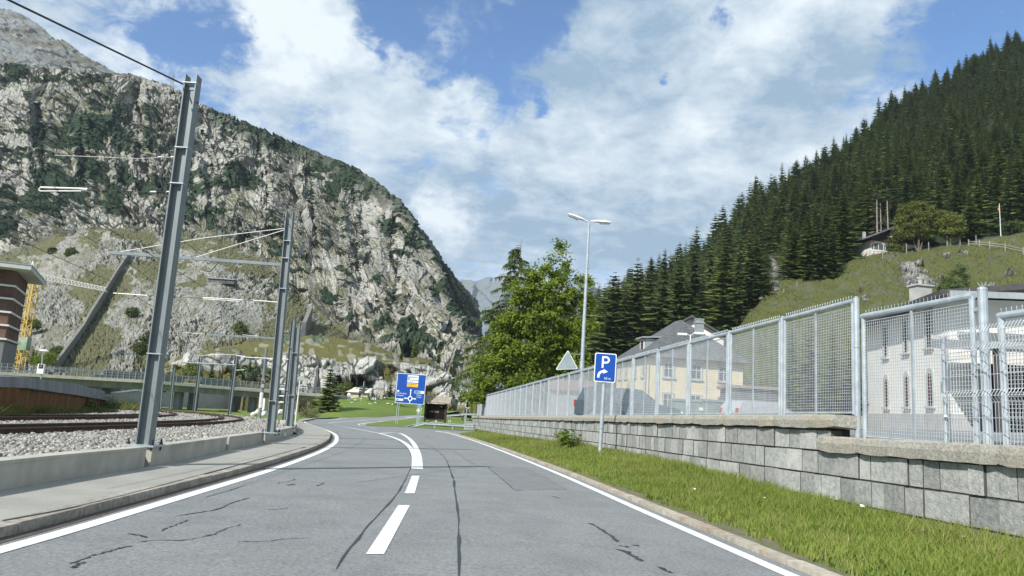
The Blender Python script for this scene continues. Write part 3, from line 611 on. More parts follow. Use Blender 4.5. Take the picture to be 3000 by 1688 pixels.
# --- far blue mountains closing the valley
FM = ip([(1250, 870), (1340, 826), (1360, 822), (1395, 825), (1420, 812), (1450, 810), (1470, 800), (1485, 801), (1510, 816), (1560, 842), (1600, 848), (1640, 832), (1665, 818), (1690, 816), (1712, 818), (1745, 836), (1790, 857), (1900, 890), (2050, 960)])
m_far = attr_mat('hazed_far_rock', (.2, .225, .245), (.14, .17, .195), (.12, .14, .12), (.08, .1, .09), fine=.006, bscale=.01)  # bluish rock colours carry part of the distance haze
def disp_fm(P, U, V, T):
    s = U/F*3600; h = P[..., 2]; f1, _, r1 = facet(s/110, h/160, 170); f2, _, r2 = facet(s/40, h/60, 171); return 26*f1+12*f2, (s, h, r1)
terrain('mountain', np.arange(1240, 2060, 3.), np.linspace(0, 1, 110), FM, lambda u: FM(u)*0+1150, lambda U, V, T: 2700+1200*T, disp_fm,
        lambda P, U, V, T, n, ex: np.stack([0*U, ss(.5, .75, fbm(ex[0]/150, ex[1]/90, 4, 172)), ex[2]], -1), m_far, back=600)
# ---------------------------------------------------------------- wooded hill with a steep meadow
HB = ip([(1500, 1200), (1750, 1212), (2150, 1236), (2600, 1262), (3000, 1290), (3500, 1320)])
HM = ip([(1500, 1110), (1700, 1090), (1900, 1060), (2080, 1010), (2150, 965), (2185, 905), (2230, 850), (2330, 820), (2420, 800), (2500, 770), (2560, 752), (2640, 742), (2760, 730), (2860, 712), (2930, 700), (3000, 688), (3250, 650), (3500, 620)])   # upper edge of the meadow
HR = ip([(1500, 1040), (1700, 955), (1800, 905), (1900, 850), (1960, 815), (2080, 730), (2200, 620), (2320, 545), (2420, 480), (2520, 410), (2620, 335), (2720, 275), (2820, 215), (2920, 160), (3000, 120), (3200, 20), (3500, -120)])
def dep_h(U, V, T=None):
    b, m_, r = HB(U), HM(U), HR(U); t1 = clip01((b-V)/(b-m_)); t2 = clip01((m_-V)/(m_-r))
    Yb = np.interp(U, [1500, 1900, 2150, 2600, 3000], [150, 125, 92, 66, 58]); Ym = np.interp(U, [1500, 1900, 2150, 2600, 3000], [165, 160, 152, 152, 150])
    return Yb+(Ym-Yb)*t1**.9+np.interp(U, [1500, 2000, 3000], [150, 190, 215])*t2
m_hill = attr_mat('hill_cover', (.36, .355, .33), (.2, .2, .185), (.1, .115, .042), (.02, .03, .012), fine=.5, bscale=2.5, bump=1.)
def rocks_h(U, V, s, h):
    k = 0
    for u_, v_, ru, rv, a in ((2262, 790, 34, 34, .9), (2255, 850, 40, 30, .75), (2225, 870, 18, 14, .6), (2680, 820, 45, 40, .85), (2740, 850, 45, 40, .8), (2650, 780, 40, 20, .5), (2790, 745, 45, 16, .6), (2720, 770, 50, 14, .4), (2830, 785, 30, 14, .5), (2860, 850, 60, 14, .4), (2500, 865, 40, 14, .45), (2545, 885, 50, 16, .4), (2480, 810, 30, 8, .4), (2910, 835, 20, 26, .6), (2960, 790, 50, 20, .3), (2585, 830, 25, 12, .4)):
        k = k+a*np.exp(-((U-u_)/ru)**2-((V-v_)/rv)**2)
    return ss(.36, .5, k*.8+.12*ss(.62, .8, fbm(s/7, h/4, 4, 189))+.55*(fbm(s/3, h/2, 4, 180)-.35)*ss(.05, .3, k)+.9*(vnoise(s/1.3, h/.9, 181)-.72))
def disp_h(P, U, V, T):
    s = U/F*140; h = P[..., 2]; rk = rocks_h(U, V, s, h); f1, e1, r1 = facet((s+h*.3)/2.0, h/2.8, 182); f2, e2, r2 = facet((s+h*.3)/.75, h/1.0, 183)
    mound = 2.6*(fbm(s/12, h/8, 4, 184)-.5)+1.0*(fbm(s/2.4, h/1.5, 4, 185)-.5)+.35*(vnoise(s/.5, h/.4, 188)-.5)
    return rk*(.7+1.5*f1+.75*f2-.5*ss(.1, 0, e1)-.3*ss(.12, 0, e2))+(1-rk)*mound*ss(2120, 2300, U), (rk, s, h, r1, r2)
def cov_h(P, U, V, T, n, ex):
    rk, s, h, r1, r2 = ex; wood = ss(2, -14, V-HM(U)+10*(fbm(s/4, h/3, 3, 186)-.5))*(1-ss(2860, 2900, U)*ss(.0, -40, HM(U)-V-20)*0)
    wood = np.maximum(wood, ss(2150, 2060, U)); tuft = ss(.56, .7, fbm(s/2.2, h/1.2, 4, 190))*.55*(1-wood); wood = wood+tuft*.5
    dry = ss(.45, .7, fbm(s/6, h/3, 4, 187))
    return np.stack([wood*(1-rk), (1-rk)*(1-wood), clip01(.3+.5*r1+.4*r2)], -1)
hill = terrain('hill', np.r_[np.arange(1500, 2150, 4.), np.arange(2150, 3040, 1.9), np.arange(3040, 3480, 5.)], np.r_[np.linspace(0, .62, 330), np.linspace(.625, 1, 90)], HR, HB, dep_h, disp_h, cov_h, m_hill, back=60, wdir=True)
def hp(u, v): return at(u, v, float(dep_h(np.array(float(u)), np.array(float(v)))))
# ---------------------------------------------------------------- trees
def leaf_mat(name, c1_, c2_, trans=.25, rough=.6, island=.3):
    m = bpy.data.materials.new(name); nt, N, L = nodes(m); out = N.new('ShaderNodeOutputMaterial'); p = N.new('ShaderNodeBsdfPrincipled')
    p.inputs['Roughness'].default_value = rough; p.inputs['Specular IOR Level'].default_value = .25
    oi = N.new('ShaderNodeObjectInfo'); gi = N.new('ShaderNodeNewGeometry'); tc = N.new('ShaderNodeTexCoord'); n = N.new('ShaderNodeTexNoise'); n.inputs['Scale'].default_value = .6; L.new(tc.outputs['Object'], n.inputs[0])
    n2 = N.new('ShaderNodeTexNoise'); n2.inputs['Scale'].default_value = .13; n2.inputs['Detail'].default_value = 3; L.new(tc.outputs['Object'], n2.inputs[0]); a0 = N.new('ShaderNodeMath'); a0.operation = 'MULTIPLY_ADD'; L.new(n2.outputs[0], a0.inputs[0]); a0.inputs[1].default_value = 2.6; a0.inputs[2].default_value = -1.3; a1 = N.new('ShaderNodeMath'); a1.operation = 'ADD'; L.new(a0.outputs[0], a1.inputs[0]); L.new(n.outputs[0], a1.inputs[1])
    a = N.new('ShaderNodeMath'); a.operation = 'ADD'; L.new(gi.outputs['Random Per Island'], a.inputs[0]); L.new(a1.outputs[0], a.inputs[1])
    b = N.new('ShaderNodeMath'); b.operation = 'MULTIPLY_ADD'; L.new(oi.outputs['Random'], b.inputs[0]); b.inputs[1].default_value = 1.3; L.new(a.outputs[0], b.inputs[2])
    r = N.new('ShaderNodeMapRange'); L.new(b.outputs[0], r.inputs[0]); r.inputs[1].default_value = .4; r.inputs[2].default_value = 2.2
    x = N.new('ShaderNodeMix'); x.data_type = 'RGBA'; L.new(r.outputs[0], x.inputs[0]); x.inputs[6].default_value = (*c1_, 1); x.inputs[7].default_value = (*c2_, 1)
    L.new(x.outputs[2], p.inputs['Base Color'])
    t = N.new('ShaderNodeBsdfTranslucent'); L.new(x.outputs[2], t.inputs[0]); ms = N.new('ShaderNodeMixShader'); ms.inputs[0].default_value = trans
    L.new(p.outputs[0], ms.inputs[1]); L.new(t.outputs[0], ms.inputs[2]); L.new(ms.outputs[0], out.inputs[0]); return m
M['spruce'] = leaf_mat('spruce_needles', (.032, .06, .018), (.115, .155, .04), .18)
M['spruce_b'] = leaf_mat('spruce_needles_light', (.045, .078, .02), (.13, .165, .04), .18)
M['bark'] = pm('bark', (.16, .13, .1), scale=5, var=.3, rough=.95, bump=.6, stretch=(4, 4, .6))
M['pale_bark'] = pm('pale_bark', (.36, .31, .26), scale=3, var=.2, rough=.95)
def conifer_arrays(H, Rm, lev, nb, seed, base=.08, droop=.35, pw=.85, seg=3):
    """Whorls of drooping, fringed boughs round a stem; unit is the metre."""
    r = np.random.RandomState(seed); V = []; Fc = []
    for i in range(lev):
        t = 1-(1-(i+r.rand()*.5)/lev)**1.3; z = H*(base+(1-base)*t); R = Rm*(1-t)**pw*(1-.25*(t < .08))+.06
        k = max(4, int(nb*(.55+.45*(1-t))))
        for j in range(k):
            a = 2*PI*(j+r.rand()*.9)/k+i*1.3; Lb = R*r.uniform(.72, 1.15); ca, sa = math.cos(a), math.sin(a); dr = droop*r.uniform(.6, 1.3)*(1-.7*t)
            wd = Lb*r.uniform(.2, .3); o = len(V); zz = z+r.uniform(-.65, .65)*H/lev*(1-t)
            for q in range(seg+1):
                f = q/seg; d = Lb*f; dz = -dr*Lb*f+.35*dr*Lb*f*f*1.6+r.uniform(-.03, .03)*Lb
                V.append((ca*d, sa*d, zz+dz))
                w_ = wd*(1-f*.85)*r.uniform(.7, 1.4)
                for sg in (-1, 1):
                    V.append((ca*(d-.12*Lb)-sa*w_*sg*1.2, sa*(d-.12*Lb)+ca*w_*sg*1.2, zz+dz-w_*r.uniform(.35, .9)))
            for q in range(seg):
                b = o+q*3
                Fc += [(b, b+3, b+4), (b, b+5, b+3), (b, b+4, b+1), (b, b+2, b+5)]
    return np.array(V), np.array(Fc)
def trunk_mb(H, r0, r1=.02, bend=0., n=6):
    mb = MB(); mb.tube([(bend*math.sin(t*3)*H*.02, 0, H*t-.3*(t == 0)) for t in (0, .3, .6, 1)], [r0, r0*.75, r0*.45, r1], n); return mb
CON = []
for i, (H, Rm, lev, nb, sd, dr) in enumerate([(15, 3.7, 22, 14, 1, .5), (17, 3.3, 25, 13, 2, .6), (13, 3.6, 20, 14, 3, .42), (16, 4.2, 22, 14, 4, .55), (14, 2.9, 22, 12, 5, .5), (12, 3.4, 18, 13, 6, .4), (14, 4.0, 19, 14, 7, .35)]):
    V, Fc = conifer_arrays(H, Rm, lev, nb, sd, .05, dr, (.85, .7, .95, .75, .8, .62, .7)[i])
    me = npmesh('crown', V, Fc, M['spruce' if i % 3 else 'spruce_b']); tm = trunk_mb(H*.95, .2).mesh('trunk', M['bark']); CON.append((me, tm, H, V, Fc))
def conifer(name, p, H, k, label, group=None, rz=0., wide=1.):
    me, tm, h0 = CON[k % len(CON)][:3]; r = thing(name, label, 'tree', p, rz, group); s = H/h0; r.scale = (s*wide, s*wide, s)
    link('crown', me, r); link('trunk', tm, r); return r
CONL = [(H, *conifer_arrays(H, Rm*1.08, 16, 10, 60+i, .05, .5, pw, 2)) for i, (H, Rm, pw) in enumerate(((15, 3.7, .8), (17, 3.5, .7), (13, 3.8, .9), (16, 4.3, .7), (12, 3.6, .6)))]
# forest on the hill
rf = random.Random(11); cand = []
def hdepth(u, v): return float(dep_h(np.array(float(u)), np.array(float(v))))
cells = set(); tries = 0
def clear(u, v):
    """No tree on the meadow, the outcrop by the tree line, the chalet plot or the track above it."""
    if v > float(HM(u))-3: return True
    if 2225 < u < 2305 and v > 735: return True
    if 2480 < u < 2890 and v > float(HM(u))-42-10*(u > 2700): return True
    if u > 2880 and v > float(HM(u))-55: return True
    return False
while tries < 90000 and len(cand) < 3000:
    tries += 1
    t = rf.random(); u = rf.uniform(1560, 3400); b = float(HM(u)); r_ = float(HR(u)); v = b+(r_-b)*t
    if clear(u, v): continue
    p = at(u, v, hdepth(u, v)); sp = 4.3 if p.y < 230 else 4.8
    key = (int(p.x/sp), int(p.y/sp)); near = False
    for i in (-1, 0, 1):
        for j in (-1, 0, 1):
            for q in grid_.get((key[0]+i, key[1]+j), ()) if 'grid_' in globals() else ():
                if (q-p).length < sp*.9: near = True
    if near: continue
    if 'grid_' not in globals(): grid_ = {}
    grid_.setdefault(key, []).append(p); cand.append((u, v, p))
print('forest', len(cand), tries)
# hand-placed front rows at the valley end and round the chalet (photo column, foot row, height in photo pixels)
HAND = [(1728, 1050, 215), (1762, 1075, 250), (1790, 1085, 300), (1826, 1090, 270), (1858, 1070, 330), (1893, 1050, 290), (1937, 1040, 330), (1985, 1030, 300), (2030, 1015, 330), (2078, 1000, 330), (2120, 985, 300), (2160, 960, 260), (2195, 910, 240), (2215, 880, 200), (2130, 880, 250), (2180, 850, 250),
        (2372, 812, 180), (2400, 815, 230), (2440, 808, 190), (2350, 800, 160), (2420, 790, 200), (1872, 950, 190), (1905, 905, 160), (1945, 905, 190), (1843, 900, 120), (2290, 715, 190), (2330, 700, 200), (2230, 730, 170), (2470, 740, 200), (2510, 700, 190), (2870, 690, 210), (2890, 680, 230), (2960, 650, 210), (2990, 640, 230), (2845, 700, 170), (2920, 640, 200)]
for u, v, h in HAND:
    p = at(u, v, hdepth(u, v)); cand.append((u, v, p, h*p.y/F))
items = []
for c in cand:
    p = c[2]; H = c[3] if len(c) > 3 else rf.choice((6, 8, 10, 11, 12, 13, 14, 15, 17, 19))*rf.uniform(.85, 1.1)*(.82 if c[0] > 2300 and c[1] < 500 else 1)
    vis = -50 < c[0] < 3080; items.append((H/p.y if vis else 0, H, c[0], c[1], p))
items.sort(key=lambda t: -t[0])
GR = 'spruces of the forest on the steep hillside'
FL = 'dark green spruce standing among the dense forest on the steep hillside above the meadow'
rest = []
for i, (k, H, u, v, p) in enumerate(items):
    q = p-Vector((0, 0, .4))
    if i < 282 and k > 0: conifer('spruce', q, H, rf.randrange(7), FL, GR, rf.uniform(0, 6.3), rf.uniform(.9, 1.4))
    else: rest.append((H, q))
Vs = []; Fs = []; o = 0
for i, (H, p) in enumerate(rest):
    h0, V, Fc = CONL[i % 5]; s = H/h0; a = rf.uniform(0, 6.3); ca, sa = math.cos(a), math.sin(a); w_ = s*rf.uniform(.9, 1.45)
    W_ = np.stack([(V[:, 0]*ca-V[:, 1]*sa)*w_+p.x, (V[:, 0]*sa+V[:, 1]*ca)*w_+p.y, V[:, 2]*s+p.z], 1)
    keep = Fc
    Vs.append(W_); Fs.append(keep+o); o += len(V)
link('forest', npmesh('forest', np.vstack(Vs), np.vstack(Fs), M['spruce']), kind='stuff', label='dense spruce forest covering the upper hillside')
# bare stems with dead twigs at the edge of the wood
mb = MB(); H = 15
mb.tube([(0, 0, -.5), (.05, 0, 5), (.1, .05, 10), (.1, 0, H)], [.17, .14, .1, .05], 6)
tw = MB(); rr = random.Random(4)
for i in range(70):
    z = rr.uniform(3, 14); a = rr.uniform(0, 6.3); l_ = rr.uniform(.6, 1.8)*(1-.3*z/15); tw.bar((0, 0, z), (l_*math.cos(a), l_*math.sin(a), z-rr.uniform(-.1, .5)*l_), .035)
V, Fc = conifer_arrays(5, 1.5, 8, 8, 9, .1, .5); V[:, 2] += 11.5
cr = npmesh('crown', V, Fc, M['spruce'])
tm = mb.mesh('trunk', M['pale_bark']); twm = tw.mesh('branch', pm('dead_twigs', (.12, .1, .095), rough=1))
for i, (u, v, h) in enumerate([(2570, 720, 190), (2582, 715, 170), (2603, 712, 175), (2742, 640, 150), (2756, 640, 150), (2795, 640, 140)]):
    p = at(u, v, hdepth(u, min(v, float(HM(u))-4))); s = h*p.y/F/H
    t = thing('bare_spruce', 'tall pale bare spruce stem with dead twigs behind the chalet', 'tree', p, i*1.1, 'bare spruce stems at the edge of the wood'); t.scale = (s, s, s)
    link('trunk', tm, t); o = link('branch', twm, t); o['kind'] = 'stuff'; link('crown', cr, t)
# leafy trees: leaf clumps through the volume of several lobes
def leafy(name, label, p, lobes, n_cl, n_lf, lsz, mats, seed, stems, cat='tree', spread=.55, flat=.75, bark='bark'):
    """lobes: (x, y, z, rx, ry, rz); stems: list of point lists with radii."""
    r = np.random.RandomState(seed); t = thing(name, label, cat, p); V = []; Fc = []
    vol = np.array([(a[3]*a[4]*a[5])**.8 for a in lobes]); vol /= vol.sum()
    for k in range(n_cl):
        x, y, z, rx, ry, rz = lobes[r.choice(len(lobes), p=vol)]; d = r.randn(3); d /= np.linalg.norm(d); q = r.uniform(.45, 1.02)**.6
        c = np.array([x+d[0]*rx*q, y+d[1]*ry*q, z+d[2]*rz*q]); cs = spread*r.uniform(.6, 1.4); m = int(n_lf*r.uniform(.6, 1.4))
        o = r.randn(m, 3)*cs*np.array([1, 1, flat])*.6+c; up = d*.6+np.array([0, 0, .7]); nn = r.randn(m, 3)*.55+up; nn /= np.linalg.norm(nn, axis=1)[:, None]
        a = np.cross(nn, r.randn(m, 3)); a /= np.linalg.norm(a, axis=1)[:, None]; b = np.cross(nn, a); s = lsz*r.uniform(.6, 1.3, (m, 1))
        e = len(V)*0; Q = np.stack([o-a*s, o-b*s*.55-nn*s*.12, o+a*s, o+b*s*.55-nn*s*.12], 1); V.append(Q.reshape(-1, 3))
    V = np.vstack(V); Fc = np.arange(len(V)).reshape(-1, 4); link('crown', npmesh('crown', V, Fc, mats), t)
    for st in stems:
        mb = MB(); mb.tube([q[:3] for q in st], [q[3] for q in st], 7); mb.build('trunk' if st is stems[0] else 'branch', M[bark], t)
    return t
M['maple'] = leaf_mat('maple_leaves', (.06, .115, .012), (.22, .29, .032), .4)
M['willow'] = leaf_mat('willow_leaves', (.13, .16, .035), (.25, .27, .065), .4)
M['larch'] = leaf_mat('larch_needles', (.085, .13, .045), (.17, .22, .07), .35)
M['bush'] = leaf_mat('bush_leaves', (.045, .07, .015), (.11, .14, .03), .3)
# big maple by the end of the fence; sizes from the photo at about 76 m
mp = at(1590, 1200, 76); mz = g(mp.x, mp.y); mp.z = mz+.2; k = 76/F
def L_(u, v, ru, rv, dy=0., ry=None):
    q = at(u, v, 76+dy); return (q.x-mp.x, dy, q.z-mp.z, ru*k, (ry or ru)*k*.9, rv*k)
lob = [L_(1600, 960, 100, 110), L_(1530, 1060, 90, 80), L_(1470, 1100, 70, 60, -1), L_(1640, 1050, 95, 100, 1), L_(1600, 850, 75, 80), L_(1650, 870, 45, 110), L_(1560, 910, 70, 90, -1), L_(1700, 930, 45, 80), L_(1480, 1020, 65, 60), L_(1440, 1150, 50, 36, -1), L_(1650, 760, 22, 60), L_(1605, 780, 20, 55), L_(1580, 790, 18, 50), L_(1560, 1140, 90, 40), L_(1640, 720, 11, 40), L_(1665, 800, 20, 50), L_(1708, 850, 20, 60), L_(1545, 860, 40, 60), L_(1680, 1080, 60, 60)]
stems = [[(0, 0, -.4, .22), (-.1, 0, 3, .17), (.1, 0, 7, .11), (.6, 0, 12, .05), (.9, 0, 15.5, .015)], [(.6, .2, -.3, .14), (.9, 0, 3.5, .1), (1.6, 0, 8, .05)], [(-.5, 0, -.3, .13), (-1.2, 0, 3.5, .09), (-2.4, 0, 6, .04)], [(.1, 0, 5, .08), (-.6, 0, 9, .06), (-.9, 0, 13, .02)], [(.9, 0, 4, .08), (2.4, 0, 7, .05), (3.4, 0, 9, .02)]]
leafy('maple_tree', 'bright green leafy maple with upright shoots behind the far end of the mesh fence', mp, lob+[L_(1490, 970, 45, 60, -1), L_(1420, 1090, 45, 50), L_(1410, 1160, 40, 34)], 470, 105, .18, M['maple'], 3, stems, spread=.6, bark='pale_bark')
# larch leaning out beside it, with drooping sprays
lp = at(1486, 1200, 79); lp.z = g(lp.x, lp.y); t = thing('larch_tree', 'thin feathery larch with drooping sprays and bare top beside the bright maple', 'tree', lp)
kl = 79/F; q = at(1528, 700, 79); top = Vector((q.x-lp.x, 0, q.z-lp.z)); mb = MB(); mb.tube([(0, 0, -.3), top*.5, top], [.2, .12, .02], 7); mb.build('trunk', M['bark'], t)
r = np.random.RandomState(8); V = []; tb = MB()
for i in range(96):
    f = r.uniform(.25, .99); c = top*f; a = r.uniform(0, 6.3) if r.rand() < .35 else PI+r.uniform(-.7, .7); Lb = (1-f)**.8*7.2*r.uniform(.45, 1.15)+.4; sag = r.uniform(.0, .35); bare = f > .94
    pts = [Vector((c.x+math.cos(a)*Lb*s_, c.y+math.sin(a)*Lb*s_, c.z+Lb*(.42*s_-(.35+sag)*s_*s_))) for s_ in (0, .35, .7, 1)]; tb.tube(pts, [.045, .03, .02, .008], 4)
    if bare: continue
    for s_ in np.linspace(.12, 1, int(26*Lb/3)+4):
        b = min(2, int(s_*3)); x = pts[min(b, 2)].lerp(pts[min(b+1, 3)], s_*3-b if b < 3 else 1)
        for _ in range(6):
            e = np.array([r.randn()*.2, r.randn()*.2, -abs(r.randn())*.36]); w_ = np.array([r.randn(), r.randn(), 0])*.05; x0 = np.array(x); V.append([x0+w_, x0-w_, x0+e])
V = np.array(V).reshape(-1, 3); link('crown', npmesh('crown', V, np.arange(len(V)).reshape(-1, 3), M['larch']), t); tb.build('branch', M['bark'], t)['kind'] = 'stuff'
def surf(u, v): return at(u, v, float(dep_mtn(np.array([[float(u)], [u+1.]]), np.array([[float(v)], [v]]), np.array([[0.], [0.]]))[0, 0]))
# trees and bushes on the meadow and elsewhere
def at_h(u, v): return hp(u, v)
kc = 152/F
p = at_h(2690, 735); leafy('willow_tree', 'round olive green tree standing in front of the dark chalet', p, [(0, 0, 6.5, 4.4, 3.6, 4.2), (-3, 0, 4.8, 2.6, 2.6, 2.6), (2.4, 0, 5.5, 2.6, 2.6, 3.6), (1, 0, 8.8, 2.6, 2.4, 2.4), (-2, -.5, 8, 2.4, 2.2, 2.4)], 330, 46, .2, M['willow'], 5, [[(0, 0, -.6, .3), (.2, 0, 3, .2), (0, 0, 7, .08)], [(-.3, 0, 0, .16), (-1.5, 0, 4, .08), (-2.4, 0, 6.5, .04)], [(.4, 0, 0, .16), (1.5, 0, 4, .08), (2.4, 0, 7, .04)]])
p = at_h(2784, 726); leafy('willow_tree', 'smaller round olive tree standing apart beyond the big one by the chalet', p, [(0, 0, 5.2, 2.9, 2.6, 3.2), (-1, 0, 3.8, 2.2, 2, 1.8), (1.2, 0, 4.4, 2, 2, 2.4)], 170, 44, .19, M['willow'], 6, [[(0, 0, -.5, .2), (.2, 0, 3, .12), (0, 0, 6, .05)], [(-.3, 0, 0, .12), (-1, 0, 4, .05)]])
p = at_h(2622, 740); leafy('conifer_bush', 'low dark green bush against the chalet terrace', p, [(0, 0, 1.6, 1.5, 1.4, 1.9), (.6, 0, .9, 1.7, 1.5, 1.2)], 80, 40, .16, M['spruce_b'], 7, [[(0, 0, -.3, .1), (0, 0, 2, .04)]], cat='bush')
p = at_h(2808, 880); leafy('larch_bush', 'bright yellow green young larch below the rock outcrop on the meadow', p, [(0, 0, 3.4, 1.7, 1.5, 3.3), (-.3, 0, 1.6, 2.2, 2, 1.7)], 150, 46, .15, M['larch'], 8, [[(0, 0, -.4, .1), (0, 0, 6, .03)]], cat='bush')
p = at_h(2775, 862); leafy('conifer_bush', 'dark green low bush beside the yellow green young larch', p, [(0, 0, 1.4, 1.4, 1.2, 1.6)], 60, 40, .14, M['spruce_b'], 9, [[(0, 0, -.3, .08), (0, 0, 1.4, .03)]], cat='bush')
p = at_h(2965, 680); leafy('conifer_bush', 'rounded green bush beside the flagpole', p, [(0, 0, 1.2, 2.1, 1.6, 1.1), (1, 0, 1.7, 1.3, 1.2, .9)], 60, 40, .18, M['spruce_b'], 10, [[(0, 0, -.3, .1), (0, 0, 1.2, .04)]], cat='bush')
for u, v, h, Y, lb in ((2318, 1215, 270, 50, 'dense dark conifer behind the fence panel left of the thick gate post'), (2375, 1215, 300, 52, 'tallest dark conifer behind the last fence panels before the gate'), (2440, 1220, 275, 48, 'dark conifer just before the white building behind the fence'), (2492, 1222, 240, 50, 'dark conifer half hidden by the fence post beside the gate leaf')): p = at(u, v, Y); conifer('spruce', p, h*Y/F, int(u) % 7, lb.replace('left of', 'short of'), rz=u, wide=1.15)
p = at_h(2125, 985); conifer('young_spruce', p, 4.6, 2, 'small lone spruce on the grass slope beside the gabled house', rz=1.)
p = at_h(2140, 990); conifer('young_spruce', p+Vector((1.2, 0, -.3)), 3.2, 4, 'tiny spruce just beside the small lone spruce on the slope', rz=2.)
# spruces round the roundabout, the bridge and the crag
cn = at(957, 1208, 112); cn.z = g(cn.x, cn.y)-.2
V, Fc = conifer_arrays(8.6, 3.1, 26, 15, 21, .02, .3, .8, 4); t = thing('spruce', 'broad dark spruce on the lawn edge between the signal posts and the roundabout', 'tree', cn)
sc_ = (1205-1045)*112/F/8.6; t.scale = (sc_,)*3; link('crown', npmesh('crown', V, Fc, M['spruce_b']), t); link('trunk', trunk_mb(8.2, .16).mesh('trunk', M['bark']), t)
for u, v, h, Y, lb in [(616, 1118, 78, 134, 'dark spruce standing behind the bridge railing below the crag'), (690, 1098, 66, 137, 'dark spruce on the crag ledge just behind the second tall mast'), (730, 1088, 56, 138, 'spruce on the crag ledge between two masts'), (1215, 1040, 62, 151, 'spruce on the crag top above the blue direction sign'), (1240, 1030, 40, 152, 'small spruce on the crag top beside the bigger one'), (1284, 1060, 56, 150, 'spruce on the crag slope above the brown notice board'), (1320, 1090, 44, 146, 'small spruce low on the crag near the leafy maple'), (1066, 1150, 46, 131, 'bushy spruce behind the pale roofed hut'), (1142, 1160, 60, 130, 'spruce behind the stone figure'), (1090, 1162, 42, 131, 'small spruce beside the hut gable'), (860, 1120, 50, 136, 'small spruce left of the crag face by the hexagonal sign'.replace('left of', 'beside')), (1175, 1050, 34, 152, 'tiny spruce on the rim of the crag')]:
    p = at(u, v+4, Y); conifer('spruce', p, h*Y/F, int(u) % 6, lb, rz=u)
for i, (u, v, ru, rv, Y, lb) in enumerate([(700, 962, 20, 18, 172, 'dark round shrub on the scree beside the second mast'), (385, 915, 16, 13, 168, 'low dark shrub on the scree near the sloping wall'), (165, 1030, 20, 12, 155, 'dark shrub on the scree beside the lattice crane'), (90, 950, 26, 16, 160, 'dark green shrub on the scree behind the lattice crane'), (430, 990, 20, 18, 158, 'shrub on the scree behind the tallest mast'), (410, 1022, 18, 16, 150, 'lower shrub on the scree beside the tallest mast'), (560, 1090, 26, 20, 134, 'round green shrub by the bridge railing'), (208, 738, 14, 12, 300, 'dark shrub at the foot of the cliff'), (152, 735, 11, 9, 300, 'small shrub on the grass slope below the cliff'), (200, 745, 9, 9, 295, 'smallest shrub on the slope below the cliff'), (1010, 1140, 14, 12, 132, 'green bush beside the pale roofed hut'), (1350, 1160, 40, 26, 118, 'green bush by the roadside fence under the maple')]):
    p = surf(u, v+rv*.9) if Y in (172, 168, 155, 160, 158, 300, 295) else at(u, v+rv*.8, Y); Y = p.y; kk = Y/F; leafy('shrub', lb, p, [(0, 0, rv*kk, ru*kk, ru*kk*.8, rv*kk), (ru*kk*.5, 0, rv*kk*.7, ru*kk*.6, ru*kk*.6, rv*kk*.7)], 60, 40, .07*Y/60, M['bush' if i % 3 == 2 else 'spruce_b'], 20+i, [[(0, 0, -.4, .06), (0, 0, rv*kk, .03)]], cat='shrub')

for u, v, h, Y, lb in ((92, 1062, 54, 128, 'dark conifer beside the base of the brown brick building'),): p = at(u, v+6, Y); conifer('spruce', p, h*Y/F, 3, lb)
for i, (u, v, ru, rv, Y, lb) in enumerate(((113, 1056, 10, 14, 122, 'small lime green bush just beside the platform lamp head'), (141, 1052, 16, 18, 122, 'lime green bush between the platform lamp and the sloping concrete wall'))):
    p = at(u, v+rv, Y); kk = Y/F; leafy('shrub', lb, p, [(0, 0, rv*kk, ru*kk, ru*kk*.8, rv*kk)], 50, 40, .12, M['maple'], 90+i, [[(0, 0, -.4, .06), (0, 0, rv*kk, .03)]], cat='shrub')

# rough meadow grass standing on the hill surface
hm = bpy.data.objects['hill'].data; HV = np.empty(len(hm.vertices)*3, np.float32); hm.vertices.foreach_get('co', HV); HV = HV.reshape(-1, 3); HC = np.empty(len(HV)*4, np.float32); hm.color_attributes['cover'].data.foreach_get('color', HC); HC = HC.reshape(-1, 4)
r = np.random.RandomState(77); ok = np.where((HC[:, 1] > .45) & (HV[:, 1] > 40) & (HV[:, 2] > .5))[0]; pick = r.choice(ok, 90000); P = HV[pick]+r.randn(90000, 3)*np.array([.15, .15, .02])
nz = fbm(P[:, 0]*.35+P[:, 2]*.2, P[:, 2]*.8, 3, 220); n = len(P); hgt_ = (.12+.5*np.clip(nz*1.8-.5, 0, 1))*r.uniform(.5, 1.3, n); a = r.uniform(0, 2*PI, n); w_ = .045+.03*r.rand(n); b = r.uniform(0, 2*PI, n)
d = np.stack([np.cos(a), np.sin(a), 0*a], 1)*w_[:, None]; ln = np.stack([np.cos(b), np.sin(b), 0*b], 1)*(hgt_*r.uniform(.2, .8, n))[:, None]; V = np.stack([P-d-[0, 0, .05], P+d-[0, 0, .05], P+ln+np.array([0, 0, 1.])*hgt_[:, None]], 1).reshape(-1, 3)
link('meadow_grass', npmesh('meadow_grass', V, np.arange(n*3).reshape(-1, 3), leaf_mat('meadow_blades', (.08, .11, .026), (.19, .205, .07), .3)), kind='stuff', label='rough dry grass covering the hillside meadow')
